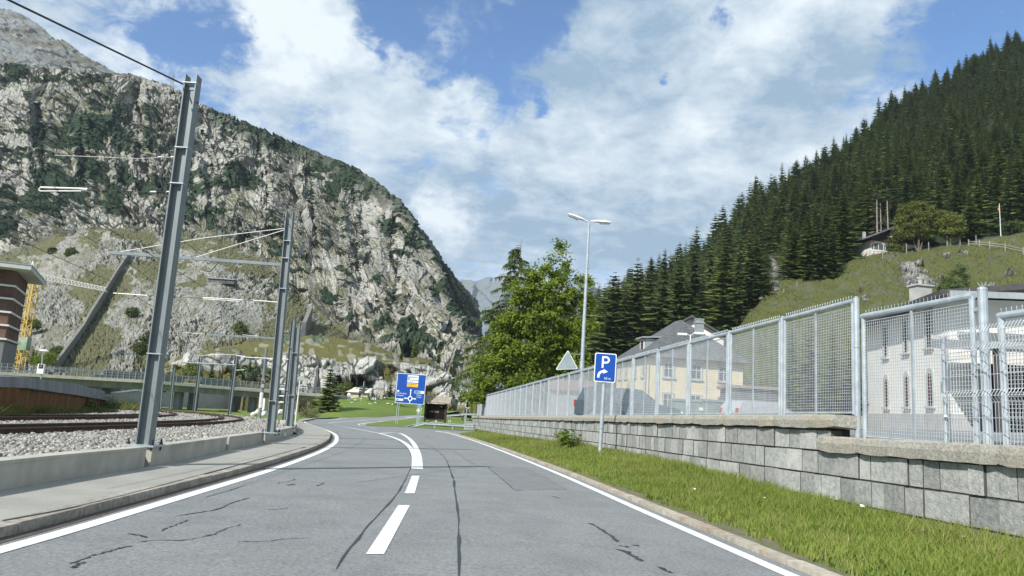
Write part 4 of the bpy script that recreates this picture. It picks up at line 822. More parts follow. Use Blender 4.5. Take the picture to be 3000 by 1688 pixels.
# ---------------------------------------------------------------- granite wall, verge, fence, yard
M['granite'] = pm('granite_block', (.4, .405, .375), col2=(.24, .25, .24), scale=13, rough=.9, bump=1., bscale=30, detail=14, stain=(.45, .445, .41), stain_scale=2.2, island=.24)
M['coping'] = pm('granite_coping', (.43, .41, .35), col2=(.24, .235, .2), scale=22, rough=.92, bump=1., bscale=40, detail=14, stain=(.36, .31, .22), stain_scale=1.9, island=.12)
M['shaded_mortar'] = pm('shaded_mortar', (.085, .085, .08), scale=8, rough=1)  # dark tone carries the shade of the recessed joints
M['galv'] = pm('galvanised_steel', (.4, .45, .48), scale=5, var=.14, rough=.5, metal=.25, spec=.5, stain=(.31, .35, .38), stain_scale=2.2)
M['wire'] = pm('galvanised_wire', (.5, .53, .55), scale=5, var=.1, rough=.5, metal=.25)
M['yard'] = pm('yard_asphalt', (.22, .225, .22), scale=1.5, var=.1, rough=.9, bump=.3, bscale=60)
M['blade'] = leaf_mat('grass_blades', (.085, .145, .014), (.28, .34, .075), .4)
def xw(y): return 7.4-.129*y
def zt(y): return 1.74-.0193*y
VH = ip([(-5, .1), (0, .1), (9, .1), (13, .14), (17, .25), (21, .33), (29, .33), (40, .22), (60, .05), (90, .02)])
def zbase(y): return g(xw(y), y)+float(VH(y))
ya = np.r_[np.linspace(-6, 40, 120), np.linspace(41, 86, 60)]
KR = offset_line(RL, .40); KRy = KR[:, 1]; kx = lambda y: np.interp(y, KRy, KR[:, 0])
tipx = lambda y: min(float(kx(y)) if y < 58 else float(kx(58))+(xw(y)-.1-float(kx(58)))*sstep(58, 80, y), xw(y)-.02)
def vz(x, y):
    a, b = tipx(y), xw(y); t = (x-a)/(b-a+1e-6); return g(x, y)+.04*(1-t)+float(VH(y))*t*t*(3-2*t)+.05*math.sin(x*3.1+y*.8)*math.sin(y*1.9)*t*(1-t)*2
V = []; rows = 14
for y in ya:
    a, b = tipx(y), xw(y)+.03
    for i in range(rows): x = a+(b-a)*i/(rows-1); V.append((x, y, vz(x, y)))
I = np.arange(len(ya)*rows).reshape(len(ya), rows); Q = np.stack([I[:-1, :-1], I[:-1, 1:], I[1:, 1:], I[1:, :-1]], -1).reshape(-1, 4)
M['verge'] = pm('verge_soil', (.19, .165, .115), col2=(.12, .12, .05), scale=5, rough=1, bump=.9, detail=12, speck=.3, speck_scale=40)
link('verge', npmesh('verge', np.array(V), Q, M['verge'], True), kind='structure')
def blades(n, sampler, name, label, hgt, mat, seed, wid=.012):
    r = np.random.RandomState(seed); P = sampler(r, n); n = len(P); a = r.uniform(0, 2*PI, n); h = hgt(P, r); w_ = wid*np.maximum(1, P[:, 1]/16)*r.uniform(.7, 1.4, n)
    ln = r.uniform(.1, .75, n)*h; b = r.uniform(0, 2*PI, n); d = np.stack([np.cos(a), np.sin(a), 0*a], 1)*w_[:, None]; lean = np.stack([np.cos(b)*ln, np.sin(b)*ln, 0*b], 1)
    m1 = P+lean*.3+np.array([0, 0, 1.])*(h*.55)[:, None]; tp = P+lean+np.array([0, 0, 1.])*h[:, None]
    V = np.stack([P-d, P+d, m1-d*.75, m1+d*.75, tp], 1).reshape(-1, 3); o = np.arange(n)[:, None]*5
    Fc = np.concatenate([o+np.array([[0, 1, 3]]), o+np.array([[0, 3, 2]]), o+np.array([[2, 3, 4]])], 0)
    link(name, npmesh(name, V, Fc, mat), kind='stuff', label=label)
def smp_verge(r, n):
    y = 4.5+75*r.rand(n)**2.1; t = .045+.95*r.rand(n)**.85; P = np.array([(lambda x: (x, yy, vz(x, yy)-.01))(tipx(yy)+(xw(yy)-tipx(yy))*tt) for yy, tt in zip(y, t)])
    keep = (t > .1) | (vnoise(P[:, 0]*3, P[:, 1]*3, 200) > .45); return P[keep]
def h_verge(P, r):
    k = np.array([(p[0]-tipx(p[1]))/(xw(p[1])-tipx(p[1])+.01) for p in P]); return (.05+.13*k+.07*vnoise(P[:, 0]*2.2, P[:, 1]*1.4, 201))*r.uniform(.5, 1.35, len(P))
blades(150000, smp_verge, 'grass', 'uncut green grass on the verge between road and stone wall', h_verge, M['blade'], 12, .007)
def smp_dry(r, n): P = smp_verge(r, n); return P[vnoise(P[:, 0]*1.3, P[:, 1]*.9, 203) > .5]
blades(24000, smp_dry, 'dry_grass', 'thin straw coloured stalks among the verge grass', lambda P, r: h_verge(P, r)*r.uniform(.8, 1.5, len(P)), leaf_mat('straw', (.22, .2, .06), (.4, .36, .16), .3), 13, .005)
def smp_wd(r, n): P = smp_verge(r, n); return P[(vnoise(P[:, 0]*1.1+9, P[:, 1]*.8, 204) > .66)]
blades(16000, smp_wd, 'weeds', 'darker broad leaved weeds scattered in the verge grass', lambda P, r: .03+.5*h_verge(P, r), leaf_mat('verge_weeds', (.03, .08, .012), (.09, .17, .03), .25), 14, .024)
wl = thing('stone_wall', 'long low wall of grey granite blocks with thick buff coping stones along the verge', 'wall', (xw(20), 20, zbase(20)))
def course(mb, y0, y1, zb, zt_, lo, hi, out, dep, gapv, seed, jit=.012, hg=.02):
    r = random.Random(seed); y = y0
    while y < y1-.05:
        e = min(y1, y+r.uniform(lo, hi)*(1 if y < 40 else 1.5)); j = r.uniform(-jit, jit); g_ = r.choice((.006, .01, .014, gapv)); a, b = y+g_/2, e-g_/2; t1 = r.uniform(-.004, .004); cz = r.uniform(0, hg*.6)
        P = []
        for zf, sh in ((zb, 0), (zt_, 0)):
            for yy, off in ((a, -out+j), (b, -out+j+t1), (b, dep), (a, dep)):
                P.append((xw(yy)+off, yy, zf(yy)-(cz if zf is zt_ else 0)))
        mb.add(P, [(3, 2, 1, 0), (4, 5, 6, 7), (0, 1, 5, 4)]); mb.add(P, [(1, 2, 6, 5), (3, 0, 4, 7)], 1); y = e   # joint sides coloured dark to stand for the shade in the recess
mb = MB(); ms = ((13.0, 84.6, .27, .62), (-5, 84.6, .645, 1.03), (-5, 84.6, 1.055, 1.44), (-5, 84.6, 1.465, 1.95))
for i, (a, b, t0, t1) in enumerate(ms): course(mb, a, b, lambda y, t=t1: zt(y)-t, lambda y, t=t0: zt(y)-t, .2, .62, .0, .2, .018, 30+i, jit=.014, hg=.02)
mb.build('masonry', [M['granite'], M['shaded_mortar']], wl, world=True)
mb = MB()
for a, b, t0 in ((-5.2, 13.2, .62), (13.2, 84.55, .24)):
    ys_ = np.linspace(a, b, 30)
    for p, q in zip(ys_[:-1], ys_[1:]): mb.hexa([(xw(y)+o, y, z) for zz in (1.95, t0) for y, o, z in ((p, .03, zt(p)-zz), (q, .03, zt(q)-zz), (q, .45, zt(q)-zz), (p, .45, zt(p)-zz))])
mb.build('core', M['shaded_mortar'], wl, world=True)
def coping(y0, y1, top, th, lo, hi, seed, name):
    r = random.Random(seed); y = y0
    while y < y1-.05:
        e = min(y1, y+r.uniform(lo, hi)*(1 if y < 40 else 1.6)); mb = MB(); n = max(2, int((e-y)/.22)); rows_ = []
        o0 = r.uniform(.085, .115)
        for i in range(n+1):
            yy = y+.008+(e-y-.016)*i/n; w_ = r.uniform(-.012, .012); b_ = r.uniform(-.02, .012); endc = .025 if i in (0, n) else 0
            rows_.append([(xw(yy)-o0+w_+endc, yy, top(yy)-th+b_+endc), (xw(yy)-o0+w_*.5-.012+endc, yy, top(yy)-th*.45), (xw(yy)-o0+w_+.012+endc, yy, top(yy)-.028), (xw(yy)-o0+.05+w_, yy, top(yy)-endc*.4+w_*.4), (xw(yy)+.5, yy, top(yy)+w_*.3), (xw(yy)+.5, yy, top(yy)-th)])
        vs = [p for q in rows_ for p in q]; fs = [(i*6+j, (i+1)*6+j, (i+1)*6+(j+1) % 6, i*6+(j+1) % 6) for i in range(n) for j in range(6)]+[tuple(range(6)), tuple(n*6+j for j in range(5, -1, -1))]
        mb.add(vs, fs); mb.build('coping_stone', M['coping'], wl, world=True); y = e
coping(12.75, 84.8, zt, .235, 1.5, 2.6, 5, 'u'); coping(-5.2, 13.35, lambda y: 1.367-.0198*y, .26, 2.2, 3.4, 6, 'l')
def yz(x, y): return zt(y)-.40+.045*max(0, x-xw(y))
xs2 = np.r_[0, np.linspace(.45, 12, 18), np.linspace(14, 70, 20)]; ys2 = np.r_[np.linspace(-6, 100, 70)]
V = [(xw(y)+.42+x, y, yz(xw(y)+.42+x, y)) for y in ys2 for x in xs2]; I = np.arange(len(V)).reshape(len(ys2), len(xs2)); Q = np.stack([I[:-1, :-1], I[:-1, 1:], I[1:, 1:], I[1:, :-1]], -1).reshape(-1, 4)
link('yard', npmesh('yard', np.array(V), Q, M['yard'], True), kind='structure')
# fence of framed wire panels along the wall
def fp(y, z, o=0.): return Vector((7.75-.129*y+o, y, z))
fe = thing('mesh_fence', 'long galvanised fence of framed wire mesh panels with spiked top rail behind the wall', 'fence', fp(20, zt(20)))
def panel_geo(y0, y1, z0, z1, wire=.0029, step=.052, mid=True, spikes=True, rail_r=.042, side_r=.03):
    """Returns frame, mesh, spikes builders; z0, z1 are functions of y."""
    f = MB(); w_ = MB(); s_ = MB()
    f.tube([fp(y0, z0(y0)), fp(y0, z1(y0))], side_r, 8); f.tube([fp(y1, z0(y1)), fp(y1, z1(y1))], side_r, 8); f.tube([fp(y0-.03, z1(y0)), fp(y1+.03, z1(y1))], rail_r, 10); f.tube([fp(y0, z0(y0)+.03), fp(y1, z0(y1)+.03)], .02, 6)
    f.bar(fp(y0, z1(y0)-.1), fp(y1, z1(y1)-.1), .025, .012)
    if mid: ym = (y0+y1)/2; f.bar(fp(ym, z0(ym), -.012), fp(ym, z1(ym)-.05, -.012), .045, .02, up=(1, 0, 0))
    t = step*1.05
    n = int((y1-y0)/t)
    for i in range(1, n): y = y0+(y1-y0)*i/n; w_.bar(fp(y, z0(y)+.03), fp(y, z1(y)-.09), wire*2)
    zs = np.arange(.06, z1(y0)-z0(y0)-.1, step)
    for z in zs: w_.bar(fp(y0, z0(y0)+z, -.004), fp(y1, z0(y1)+z, -.004), wire*2, wire*2.4)
    if spikes:
        y = y0+.03
        while y < y1:
            for sg in (-1, 1): s_.bar(fp(y, z1(y)+.03), fp(y+.028*sg, z1(y)+.105, .02*sg), .008)
            y += .085
    return f, w_, s_
fpo = [12.8+2.6*i for i in range(28)]
z0f = lambda y: zt(y)+.02; z1f = lambda y: zt(y)+2.02
for i, y in enumerate(fpo):
    mb = MB(); r_ = .052 if i == 0 else .042; b = fp(y, zt(y)-.42); mb.tube([b, fp(y, zt(y)+2.06)], r_, 10); mb.tube([fp(y, zt(y)+2.06), fp(y, zt(y)+2.09)], [r_+.006, .01], 10)
    if i == 0: mb.tube([fp(y, zt(y)+1.18), fp(y, zt(y)+1.22)], r_+.008, 10)
    mb.build('post', M['galv'], fe, world=True, smooth=False)
for a, b in zip(fpo[:-1], fpo[1:]):
    f, w_, s_ = panel_geo(a+.11, b-.11, z0f, z1f, mid=True); p = f.build('panel_frame', M['galv'], fe, world=True)
    for q, nm in ((w_, 'wire_mesh'), (s_, 'spike_trim')):
        o = q.build(nm, M['wire'] if nm == 'wire_mesh' else M['galv'], p)
gt = thing('gate', 'galvanised mesh gate leaf lower than the fence with a spiked top bar', 'gate', fp(11.4, 1.1))
f, w_, s_ = panel_geo(10.12, 12.6, lambda y: 1.12, lambda y: 3.2, rail_r=.05, side_r=.04); p = f.build('gate_frame', M['galv'], gt, world=True); w_.build('wire_mesh', M['wire'], gt, world=True); s_.build('spike_trim', M['galv'], gt, world=True)
t = thing('gate_post', 'thick round galvanised gate post with a crown of spikes beside the gate leaf', 'post', fp(9.92, .9)); mb = MB(); mb.tube([fp(9.92, .8), fp(9.92, 3.26)], .062, 12); mb.lathe([(.066, 0), (.06, .03), (.0, .05)], fp(9.92, 3.26), 12); mb.build('post', M['galv'], t, world=True)
mb = MB()
for a in range(6): mb.bar(fp(9.92, 3.28), fp(9.92, 3.36)+Vector((.06*math.cos(a), .06*math.sin(a), 0)), .008)
for z in (3.0, 2.2): mb.box(fp(10.02, z), (.05, .1, .05))
mb.build('bracket', M['galv'], t, world=True)
gt = thing('gate', 'shorter spiked mesh gate leaf beyond the thick gate post at the picture edge', 'gate', fp(8.4, 1.1))
f, w_, s_ = panel_geo(7.2, 9.62, lambda y: 1.12, lambda y: 2.86, rail_r=.05, side_r=.045); f.build('gate_frame', M['galv'], gt, world=True); w_.build('wire_mesh', M['wire'], gt, world=True); s_.build('spike_trim', M['galv'], gt, world=True)
t = thing('wire_fence', 'low bent wire panel on a thin post standing in front of the gates', 'fence', fp(10.4, 1.0, -.18)); mb = MB(); mb.tube([fp(10.42, .95, -.2), fp(10.42, 2.62, -.2)], .032, 10); mb.lathe([(.04, 0), (.04, .05), (.0, .07)], fp(10.42, 2.6, -.2), 10); mb.build('post', M['galv'], t, world=True)
w_ = MB(); zl = [1.12, 1.3, 1.5, 1.7, 1.78, 1.86, 2.06, 2.3, 2.38, 2.46, 2.62]; ol = [0, 0, 0, 0, -.05, 0, 0, 0, -.06, 0, -.04]
for z, o in zip(zl, ol): w_.bar(fp(10.4, z, -.24+o), fp(5.5, z+.08, -.24+o), .007)
y = 10.35
while y > 5.5:
    k = (10.4-y)/4.9*.08; w_.tube([fp(y, z+k, -.245+o) for z, o in zip(zl, ol)]+[fp(y, 2.72+k, -.22)], .003, 4); y -= .055
w_.build('wire_mesh', M['wire'], t, world=True)
mb = MB(); mb.lathe([(.04, -.03), (.045, 0), (.04, .03)], fp(10.42, 1.5, -.2), 8); mb.bar(fp(10.42, 1.5, -.2), fp(10.34, 1.52, -.26), .03); mb.build('clamp', M['galv'], t, world=True)
# ---------------------------------------------------------------- buildings
M['white_wall'] = pm('white_render', (.73, .71, .65), scale=1.2, var=.05, rough=.9, bump=.15, bscale=30)
M['cream'] = pm('cream_render', (.7, .61, .42), scale=1.2, var=.05, rough=.9, bump=.15, bscale=30)
M['plinth'] = pm('plinth', (.4, .4, .38), scale=2, var=.12, rough=.9)
M['sill'] = pm('stone_sill', (.42, .42, .4), scale=5, var=.15, rough=.85)
M['glass'] = pm('window_glass', (.09, .11, .115), scale=1, var=.2, rough=.12, spec=.6)
M['dark'] = pm('dark_opening', (.02, .02, .02), scale=1, rough=.9)
M['slate'] = pm('slate_roof', (.1, .108, .112), scale=3, var=.3, rough=.75, bump=.7, bscale=12, stain=(.15, .158, .158), stain_scale=1.2)
M['dark_roof'] = pm('dark_metal_roof', (.07, .065, .065), scale=3, var=.2, rough=.6)
M['white_paint'] = pm('white_paint', (.75, .75, .73), scale=3, var=.06, rough=.5)
M['redwood'] = pm('red_shutter', (.09, .02, .02), scale=4, var=.2, rough=.7)
M['gray_wall'] = pm('grey_render', (.33, .335, .33), scale=1, var=.1, rough=.9)
M['wood_dark'] = pm('dark_timber', (.045, .032, .026), scale=2, var=.3, rough=.85, stretch=(1, 1, 8))
M['zinc'] = pm('zinc', (.36, .39, .39), scale=2, var=.12, rough=.45, metal=.3)
Z1 = Vector((0, 0, 1))
def window(par, c, ux, n, w, h, arch=False, sur=M['sill'], glass=M['glass'], sill=True, frame=M['white_paint'], bars=True, sw=.12):
    """Window at bottom centre c on a wall: stone surround, glass, frame bars, sill; n points out of the wall."""
    c = Vector(c); ux = Vector(ux); n = Vector(n); P = lambda a, z, o: c+ux*a+Z1*z+n*o
    mb = MB(); mb.hexa([P(-w/2-sw, -.0, 0), P(-w/2, 0, 0), P(-w/2, 0, .06), P(-w/2-sw, 0, .06), P(-w/2-sw, h, 0), P(-w/2, h, 0), P(-w/2, h, .06), P(-w/2-sw, h, .06)]); mb.hexa([P(w/2, 0, 0), P(w/2+sw, 0, 0), P(w/2+sw, 0, .06), P(w/2, 0, .06), P(w/2, h, 0), P(w/2+sw, h, 0), P(w/2+sw, h, .06), P(w/2, h, .06)])
    if arch:
        K = 8
        for i in range(K):
            a0, a1 = PI*i/K, PI*(i+1)/K; r0, r1 = w/2, w/2+sw+.03*math.sin((a0+a1)/2)
            mb.hexa([P(-math.cos(a)*r_, h+math.sin(a)*r_*(1.15 if r_ > w/2 else 1), o) for o in (0, .06) for a, r_ in ((a0, r0), (a1, r0), (a1, r1), (a0, r1))])
    else: mb.hexa([P(-w/2-sw, h, 0), P(w/2+sw, h, 0), P(w/2+sw, h, .06), P(-w/2-sw, h, .06), P(-w/2-sw, h+sw, 0), P(w/2+sw, h+sw, 0), P(w/2+sw, h+sw, .06), P(-w/2-sw, h+sw, .06)])
    f = mb.build('window', sur, par, world=True)
    mb = MB(); pts = [P(-w/2, 0, .012), P(w/2, 0, .012), P(w/2, h, .012)]+([P(math.cos(PI*i/8)*w/2, h+math.sin(PI*i/8)*w/2, .012) for i in range(1, 8)] if arch else [])+[P(-w/2, h, .012)]
    mb.poly(pts); mb.build('pane', glass, f)
    if bars:
        mb = MB(); e = .05
        for a in (-w/2+e/2, 0, w/2-e/2): mb.bar(P(a, 0, .025), P(a, h, .025), e, .03, up=n)
        for z in (e/2, h*.62, h-e/2): mb.bar(P(-w/2, z, .03), P(w/2, z, .03), .03, e)
        mb.build('sash', frame, f)
    if sill: mb = MB(); mb.hexa([P(a, z, o) for z in (-.14, 0) for a, o in ((-w/2-sw-.06, 0), (w/2+sw+.06, 0), (w/2+sw+.06, .16), (-w/2-sw-.06, .16))]); mb.build('sill', sur, f)
    return f
def wallbox(mb, A, ux, uy, wx, wy, z0, z1):
    A = Vector(A); ux = Vector(ux); uy = Vector(uy); mb.hexa([Vector((*(A+ux*a+uy*b).xy, z)) for z in (z0, z1) for a, b in ((0, 0), (wx, 0), (wx, wy), (0, wy))])
# white building with narrow arched windows
b0 = Vector((22.2, 36.8, 0)); uy = Vector((.157, 1, 0)).normalized(); ux = Vector((uy.y, -uy.x, 0)); nl = -ux; nf = -uy
wb = thing('white_building', 'white rendered building with narrow arched windows behind the mesh gates', 'building', (b0.x, b0.y, 1.2))
mb = MB(); wallbox(mb, b0, ux, uy, 20, 12.6, 2.35, 8.15); mb.build('wall', M['white_wall'], wb, world=True)
mb = MB(); wallbox(mb, b0-ux*.03-uy*.03, ux, uy, 20, 12.66, .4, 2.35); mb.build('plinth', M['plinth'], wb, world=True)
for u in (2597, 2657, 2726):
    d = ray(u, 1100); y = (b0.x-.157*b0.y)/(d.x-.157); q = Vector((b0.x+.157*(y-b0.y), y, 0))
    window(wb, (q.x, q.y, 2.75), uy, nl, .55, 1.45, True, sill=True, bars=False, glass=M['dark'], sw=.2); mb = MB(); mb.bar(q+Z1*2.75+nl*.03+uy*.16, q+Z1*4.3+nl*.03+uy*.16, .14, .05, up=nl); mb.build('shutter', M['redwood'], wb, world=True)
    window(wb, (q.x, q.y, 5.85), uy, nl, .6, 1.9, False, sill=True, bars=False, glass=M['dark'], sw=.2)
mb = MB(); e0 = b0-ux*1.0-uy*1.7; Lr = 14.8; zr = 8.0
P = lambda a, b, z: Vector((*(e0+ux*a+uy*b).xy, z))
mb.hexa([P(0, 0, zr), P(11, 0, zr+1.3), P(11, Lr, zr+1.3), P(0, Lr, zr), P(0, 0, zr+.28), P(11, 0, zr+1.6), P(11, Lr, zr+1.6), P(0, Lr, zr+.28)]); mb.hexa([P(11, 0, zr+1.3), P(22, 0, zr), P(22, Lr, zr), P(11, Lr, zr+1.3), P(11, 0, zr+1.6), P(22, 0, zr+.28), P(22, Lr, zr+.28), P(11, Lr, zr+1.6)])
rf_ = mb.build('roof', M['dark_roof'], wb, world=True)
mb = MB(); q = at(2651, 893, 45); mb.box((q.x+1.0, q.y, q.z+.1), (1.0, .75, 2.2), .15); mb.box((q.x+1.0, q.y, q.z+1.24), (1.2, .95, .1), .15); mb.tube([(q.x+1, q.y, q.z+1.3), (q.x+1, q.y, q.z+1.75)], .13, 8); mb.lathe([(.22, 0), (.22, .05)], (q.x+1, q.y, q.z+1.72), 8); mb.build('chimney', M['plinth'], rf_)
mb = MB(); mb.hexa([P(.3, -.35, 7.9), P(22, -.35, 7.9), P(22, -.2, 7.9), P(.3, -.2, 7.9), P(.3, -.35, 8.2), P(22, -.35, 8.2), P(22, -.2, 8.2), P(.3, -.2, 8.2)]); mb.build('fascia', M['zinc'], wb, world=True)
# porch canopy and dark garage bays on the front
mb = MB(); cz = 5.35; mb.hexa([P(-.3, -4.2, cz-.3), P(16, -4.2, cz-.3), P(16, .6, cz+.1), P(-.3, .6, cz+.1), P(-.3, -4.2, cz), P(16, -4.2, cz), P(16, .6, cz+.55), P(-.3, .6, cz+.55)]); mb.build('canopy', M['zinc'], wb, world=True)
for a in (.6, 5.6, 10.6): mb = MB(); mb.bar(P(a, -3.9, .9), P(a, -3.9, cz-.3), .22); mb.build('canopy_post', M['dark_roof'], wb, world=True)
for a in (2.2, 7.2): mb = MB(); mb.hexa([P(a+x, o, z) for z in (1.2, 4.8) for x, o in ((0, .44), (4.2, .44), (4.2, .5), (0, .5))]); mb.build('dark_bay', M['dark'], wb, world=True)  # near-black slabs stand for the shade inside open garage bays
# cream house with hipped slate roof
A = Vector((13.1, 68, 0)); ax = Vector((.99, .14, 0)).normalized(); ay = Vector((-ax.y, ax.x, 0))
yh = thing('cream_house', 'cream house with hipped slate roof and dormer behind the mesh fence', 'house', (A.x, A.y, .8))
mb = MB(); wallbox(mb, A, ax, ay, 9.2, 10.2, .3, 7.0); mb.build('wall', M['cream'], yh, world=True)
mb = MB(); o = .55; R0 = A-ax*o-ay*o; q = lambda a, b, z: Vector((*(R0+ax*a+ay*b).xy, z)); w1, w2 = 9.2+2*o, 10.2+2*o; zr1 = 6.85; p1 = q(w1/2, w1*.46, 11.0); p2 = q(w1/2, w2-w1*.46, 11.0)
c = [q(0, 0, zr1), q(w1, 0, zr1), q(w1, w2, zr1), q(0, w2, zr1)]; mb.add(c+[p1, p2]+[k-Z1*.16 for k in c], [(0, 1, 4), (1, 2, 5, 4), (2, 3, 5), (3, 0, 4, 5), (9, 8, 7, 6), (0, 6, 7, 1), (1, 7, 8, 2), (2, 8, 9, 3), (3, 9, 6, 0)]); yr = mb.build('roof', M['slate'], yh, world=True)
mb = MB(); mb.tube([q(-.06, -.06, zr1-.08), q(w1+.06, -.06, zr1-.08)], .08, 6); mb.tube([q(-.06, -.06, zr1-.08), q(-.06, w2, zr1-.08)], .08, 6); mb.tube([q(.15, .15, 1.2), q(.15, .15, zr1-.1)], .05, 6); mb.build('gutter', pm('copper_gutter', (.2, .13, .09), rough=.5), yh, world=True)
for a in (1.9, 4.6, 7.3):
    for z in (2.1, 4.95): window(yh, A+ax*a+Z1*z, ax, -ay, .95, 1.35)
for b in (1.6, 4.0, 6.8, 9.0):
    for z in (2.1, 4.95): window(yh, A+ay*b+Z1*z, ay, -ax, .75, 1.3)
dm = MB(); D0 = q(0, 0, 0)+ay*3.6+ax*1.15; dd = lambda a, b, z: Vector((*(D0+ax*a+ay*b).xy, z))
dm.hexa([dd(0, 0, 7.4), dd(2.6, 0, 7.4), dd(2.6, 1.7, 7.4), dd(0, 1.7, 7.4), dd(0, 0, 8.75), dd(2.6, 0, 8.75), dd(2.6, 1.7, 8.75), dd(0, 1.7, 8.75)]); dmo = dm.build('dormer', M['zinc'], yr)
mb = MB(); mb.hexa([dd(-.35, -.3, 8.76), dd(3.0, -.3, 9.0), dd(3.0, 2, 9.0), dd(-.35, 2, 8.76), dd(-.35, -.3, 8.9), dd(3.0, -.3, 9.14), dd(3, 2, 9.14), dd(-.35, 2, 8.9)]); mb.build('dormer_roof', M['zinc'], yr)
window(yh, dd(0, .85, 7.6), ay, -ax, .9, .95, sur=M['white_paint'], frame=M['redwood'], sill=False)
mb = MB(); k = q(w1*.62, w1*.30, 10.1); mb.box(k, (.7, .7, 1.5), .14); mb.box(k+Z1*.5, (.85, .85, .12), .14); mb.box(k+Z1*.85, (.75, .75, .12), .14); mb.build('chimney', M['zinc'], yr)
# gabled white house behind it
H0 = at(2020, 1200, 86); gx = Vector((.97, -.22, 0)).normalized(); gy = Vector((-gx.y, gx.x, 0)); gh = thing('gabled_house', 'white house with dark gable roof rising behind the slate roof', 'house', (H0.x, H0.y, .8))
hw = 3.7; pk = lambda a, b, z: Vector((*(H0+gx*a+gy*b).xy, z)); ze = 1.25+(1228-985)*86/F; za = 1.25+(1227-935)*86/F+.1
mb = MB(); mb.add([pk(-hw, 0, .5), pk(hw, 0, .5), pk(hw, 0, ze), pk(0, 0, za), pk(-hw, 0, ze), pk(-hw, 9, .5), pk(hw, 9, .5), pk(hw, 9, ze), pk(0, 9, za), pk(-hw, 9, ze)], [(0, 1, 2, 3, 4), (9, 8, 7, 6, 5), (1, 6, 7, 2), (5, 0, 4, 9)]); mb.build('wall', M['white_wall'], gh, world=True)
mb = MB(); sl_ = (za-ze)/hw
for sg in (-1, 1): mb.hexa([pk(0, -.8, za+.03), pk(sg*(hw+.9), -.8, ze-.9*sl_+.03), pk(sg*(hw+.9), 9.5, ze-.9*sl_+.03), pk(0, 9.5, za+.03), pk(0, -.8, za+.28), pk(sg*(hw+.9), -.8, ze-.9*sl_+.25), pk(sg*(hw+.9), 9.5, ze-.9*sl_+.25), pk(0, 9.5, za+.28)])
mb.build('roof', M['dark_roof'], gh, world=True); window(gh, pk(.9, 0, ze-.3), gx, -gy, .8, .8, sill=False)
p = at(2222, 1205, 56); gg = thing('garage', 'low grey garage with a small white window behind the fence beside the conifers', 'garage', (p.x, p.y, yz(p.x, p.y)-.3), -.1); mb = MB(); mb.box((0, 2, 1.5), (4.2, 4, 3)); mb.build('wall', pm('dark_grey_wall', (.14, .145, .15), scale=1.5, var=.15), gg); mb = MB(); mb.box((0, 2, 3.12), (4.7, 4.6, .22)); mb.build('roof', pm('pinkish_roof', (.3, .24, .23), scale=2, var=.15), gg); mb = MB(); mb.box((1.2, -.03, 1.5), (.8, .08, .8)); mb.build('window', M['white_paint'], gg)
# low red roofed shed half hidden behind the triangular sign
p = at(1675, 1130, 60); sh = thing('shed', 'low shed with reddish roof behind the fence beside the lamp post', 'shed', (p.x, p.y, yz(p.x, p.y)))
mb = MB(); mb.box((0, 0, 1.2), (3.4, 3, 2.4)); mb.build('wall', M['gray_wall'], sh); mb = MB(); mb.hexa([(-1.9, -1.8, 2.41), (1.9, -1.8, 2.41), (1.9, 1.8, 3.3), (-1.9, 1.8, 3.3), (-1.9, -1.8, 2.55), (1.9, -1.8, 2.55), (1.9, 1.8, 3.45), (-1.9, 1.8, 3.45)]); mb.build('roof', pm('reddish_roof', (.26, .15, .11), scale=4, var=.2), sh)
# chalet on the hill
cp = at(2640, 745, 156); ch = thing('chalet', 'dark timber chalet with white ground floor on the hillside below the spruces', 'house', cp, math.radians(8)); k = 156/F
mb = MB(); mb.add([(-7.2, 0, -2), (7.2, 0, -2), (7.2, 0, 2.4), (-7.2, 0, 2.4), (-7.2, 9, -2), (7.2, 9, -2), (7.2, 9, 2.4), (-7.2, 9, 2.4)], [(0, 1, 2, 3), (1, 5, 6, 2), (4, 0, 3, 7), (5, 4, 7, 6)]); mb.build('wall', M['white_wall'], ch)
mb = MB(); mb.add([(-7.25, -.35, 2.4), (7.25, -.35, 2.4), (7.25, -.35, 3.0), (0, -.35, 6.4), (-7.25, -.35, 3.0), (-7.25, 9, 2.4), (7.25, 9, 2.4), (7.25, 9, 3.0), (0, 9, 6.4), (-7.25, 9, 3.0)], [(0, 1, 2, 3, 4), (9, 8, 7, 6, 5), (1, 6, 7, 2), (5, 0, 4, 9), (0, 5, 6, 1)]); mb.build('timber_gable', M['wood_dark'], ch)
mb = MB()
for sg in (-1, 1): mb.hexa([(0, -1.5, 6.45), (sg*8.8, -1.5, 2.45), (sg*8.8, 9.5, 2.45), (0, 9.5, 6.45), (0, -1.5, 6.7), (sg*8.8, -1.5, 2.7), (sg*8.8, 9.5, 2.7), (0, 9.5, 6.7)])
r_ = mb.build('roof', M['slate'], ch); mb = MB(); mb.box((-6, 4, 4.6), (.5, .5, 1.4)); mb.build('chimney', M['plinth'], r_)
for x, z, w_, h_ in ((-5.2, .5, 3.6, .9),):
    mb = MB(); mb.poly([(x-w_/2, -.02, z), (x+w_/2, -.02, z), (x+w_/2, -.02, z+h_)]+[(x+w_/2*math.cos(PI*i/8), -.02, z+h_+.5*math.sin(PI*i/8)) for i in range(1, 8)]+[(x-w_/2, -.02, z+h_)]); f = mb.build('window', M['glass'], ch)
    mb = MB()
    for a in (-1.3, -.2, 1, 1.4): mb.box((x+a, -.05, z+.6), (.12, .05, 1.2))
    mb.build('sash', M['white_paint'], f)
for x in (-2.6, 1.4):
    mb = MB(); mb.box((x, -.4, 4.0), (1.5, .08, .9)); f = mb.build('window', M['glass'], ch); mb = MB(); mb.box((x, -.46, 3.5), (1.9, .14, .16)); mb.box((x, -.47, 4.0), (.3, .1, .9)); mb.build('sill', M['white_paint'], f)
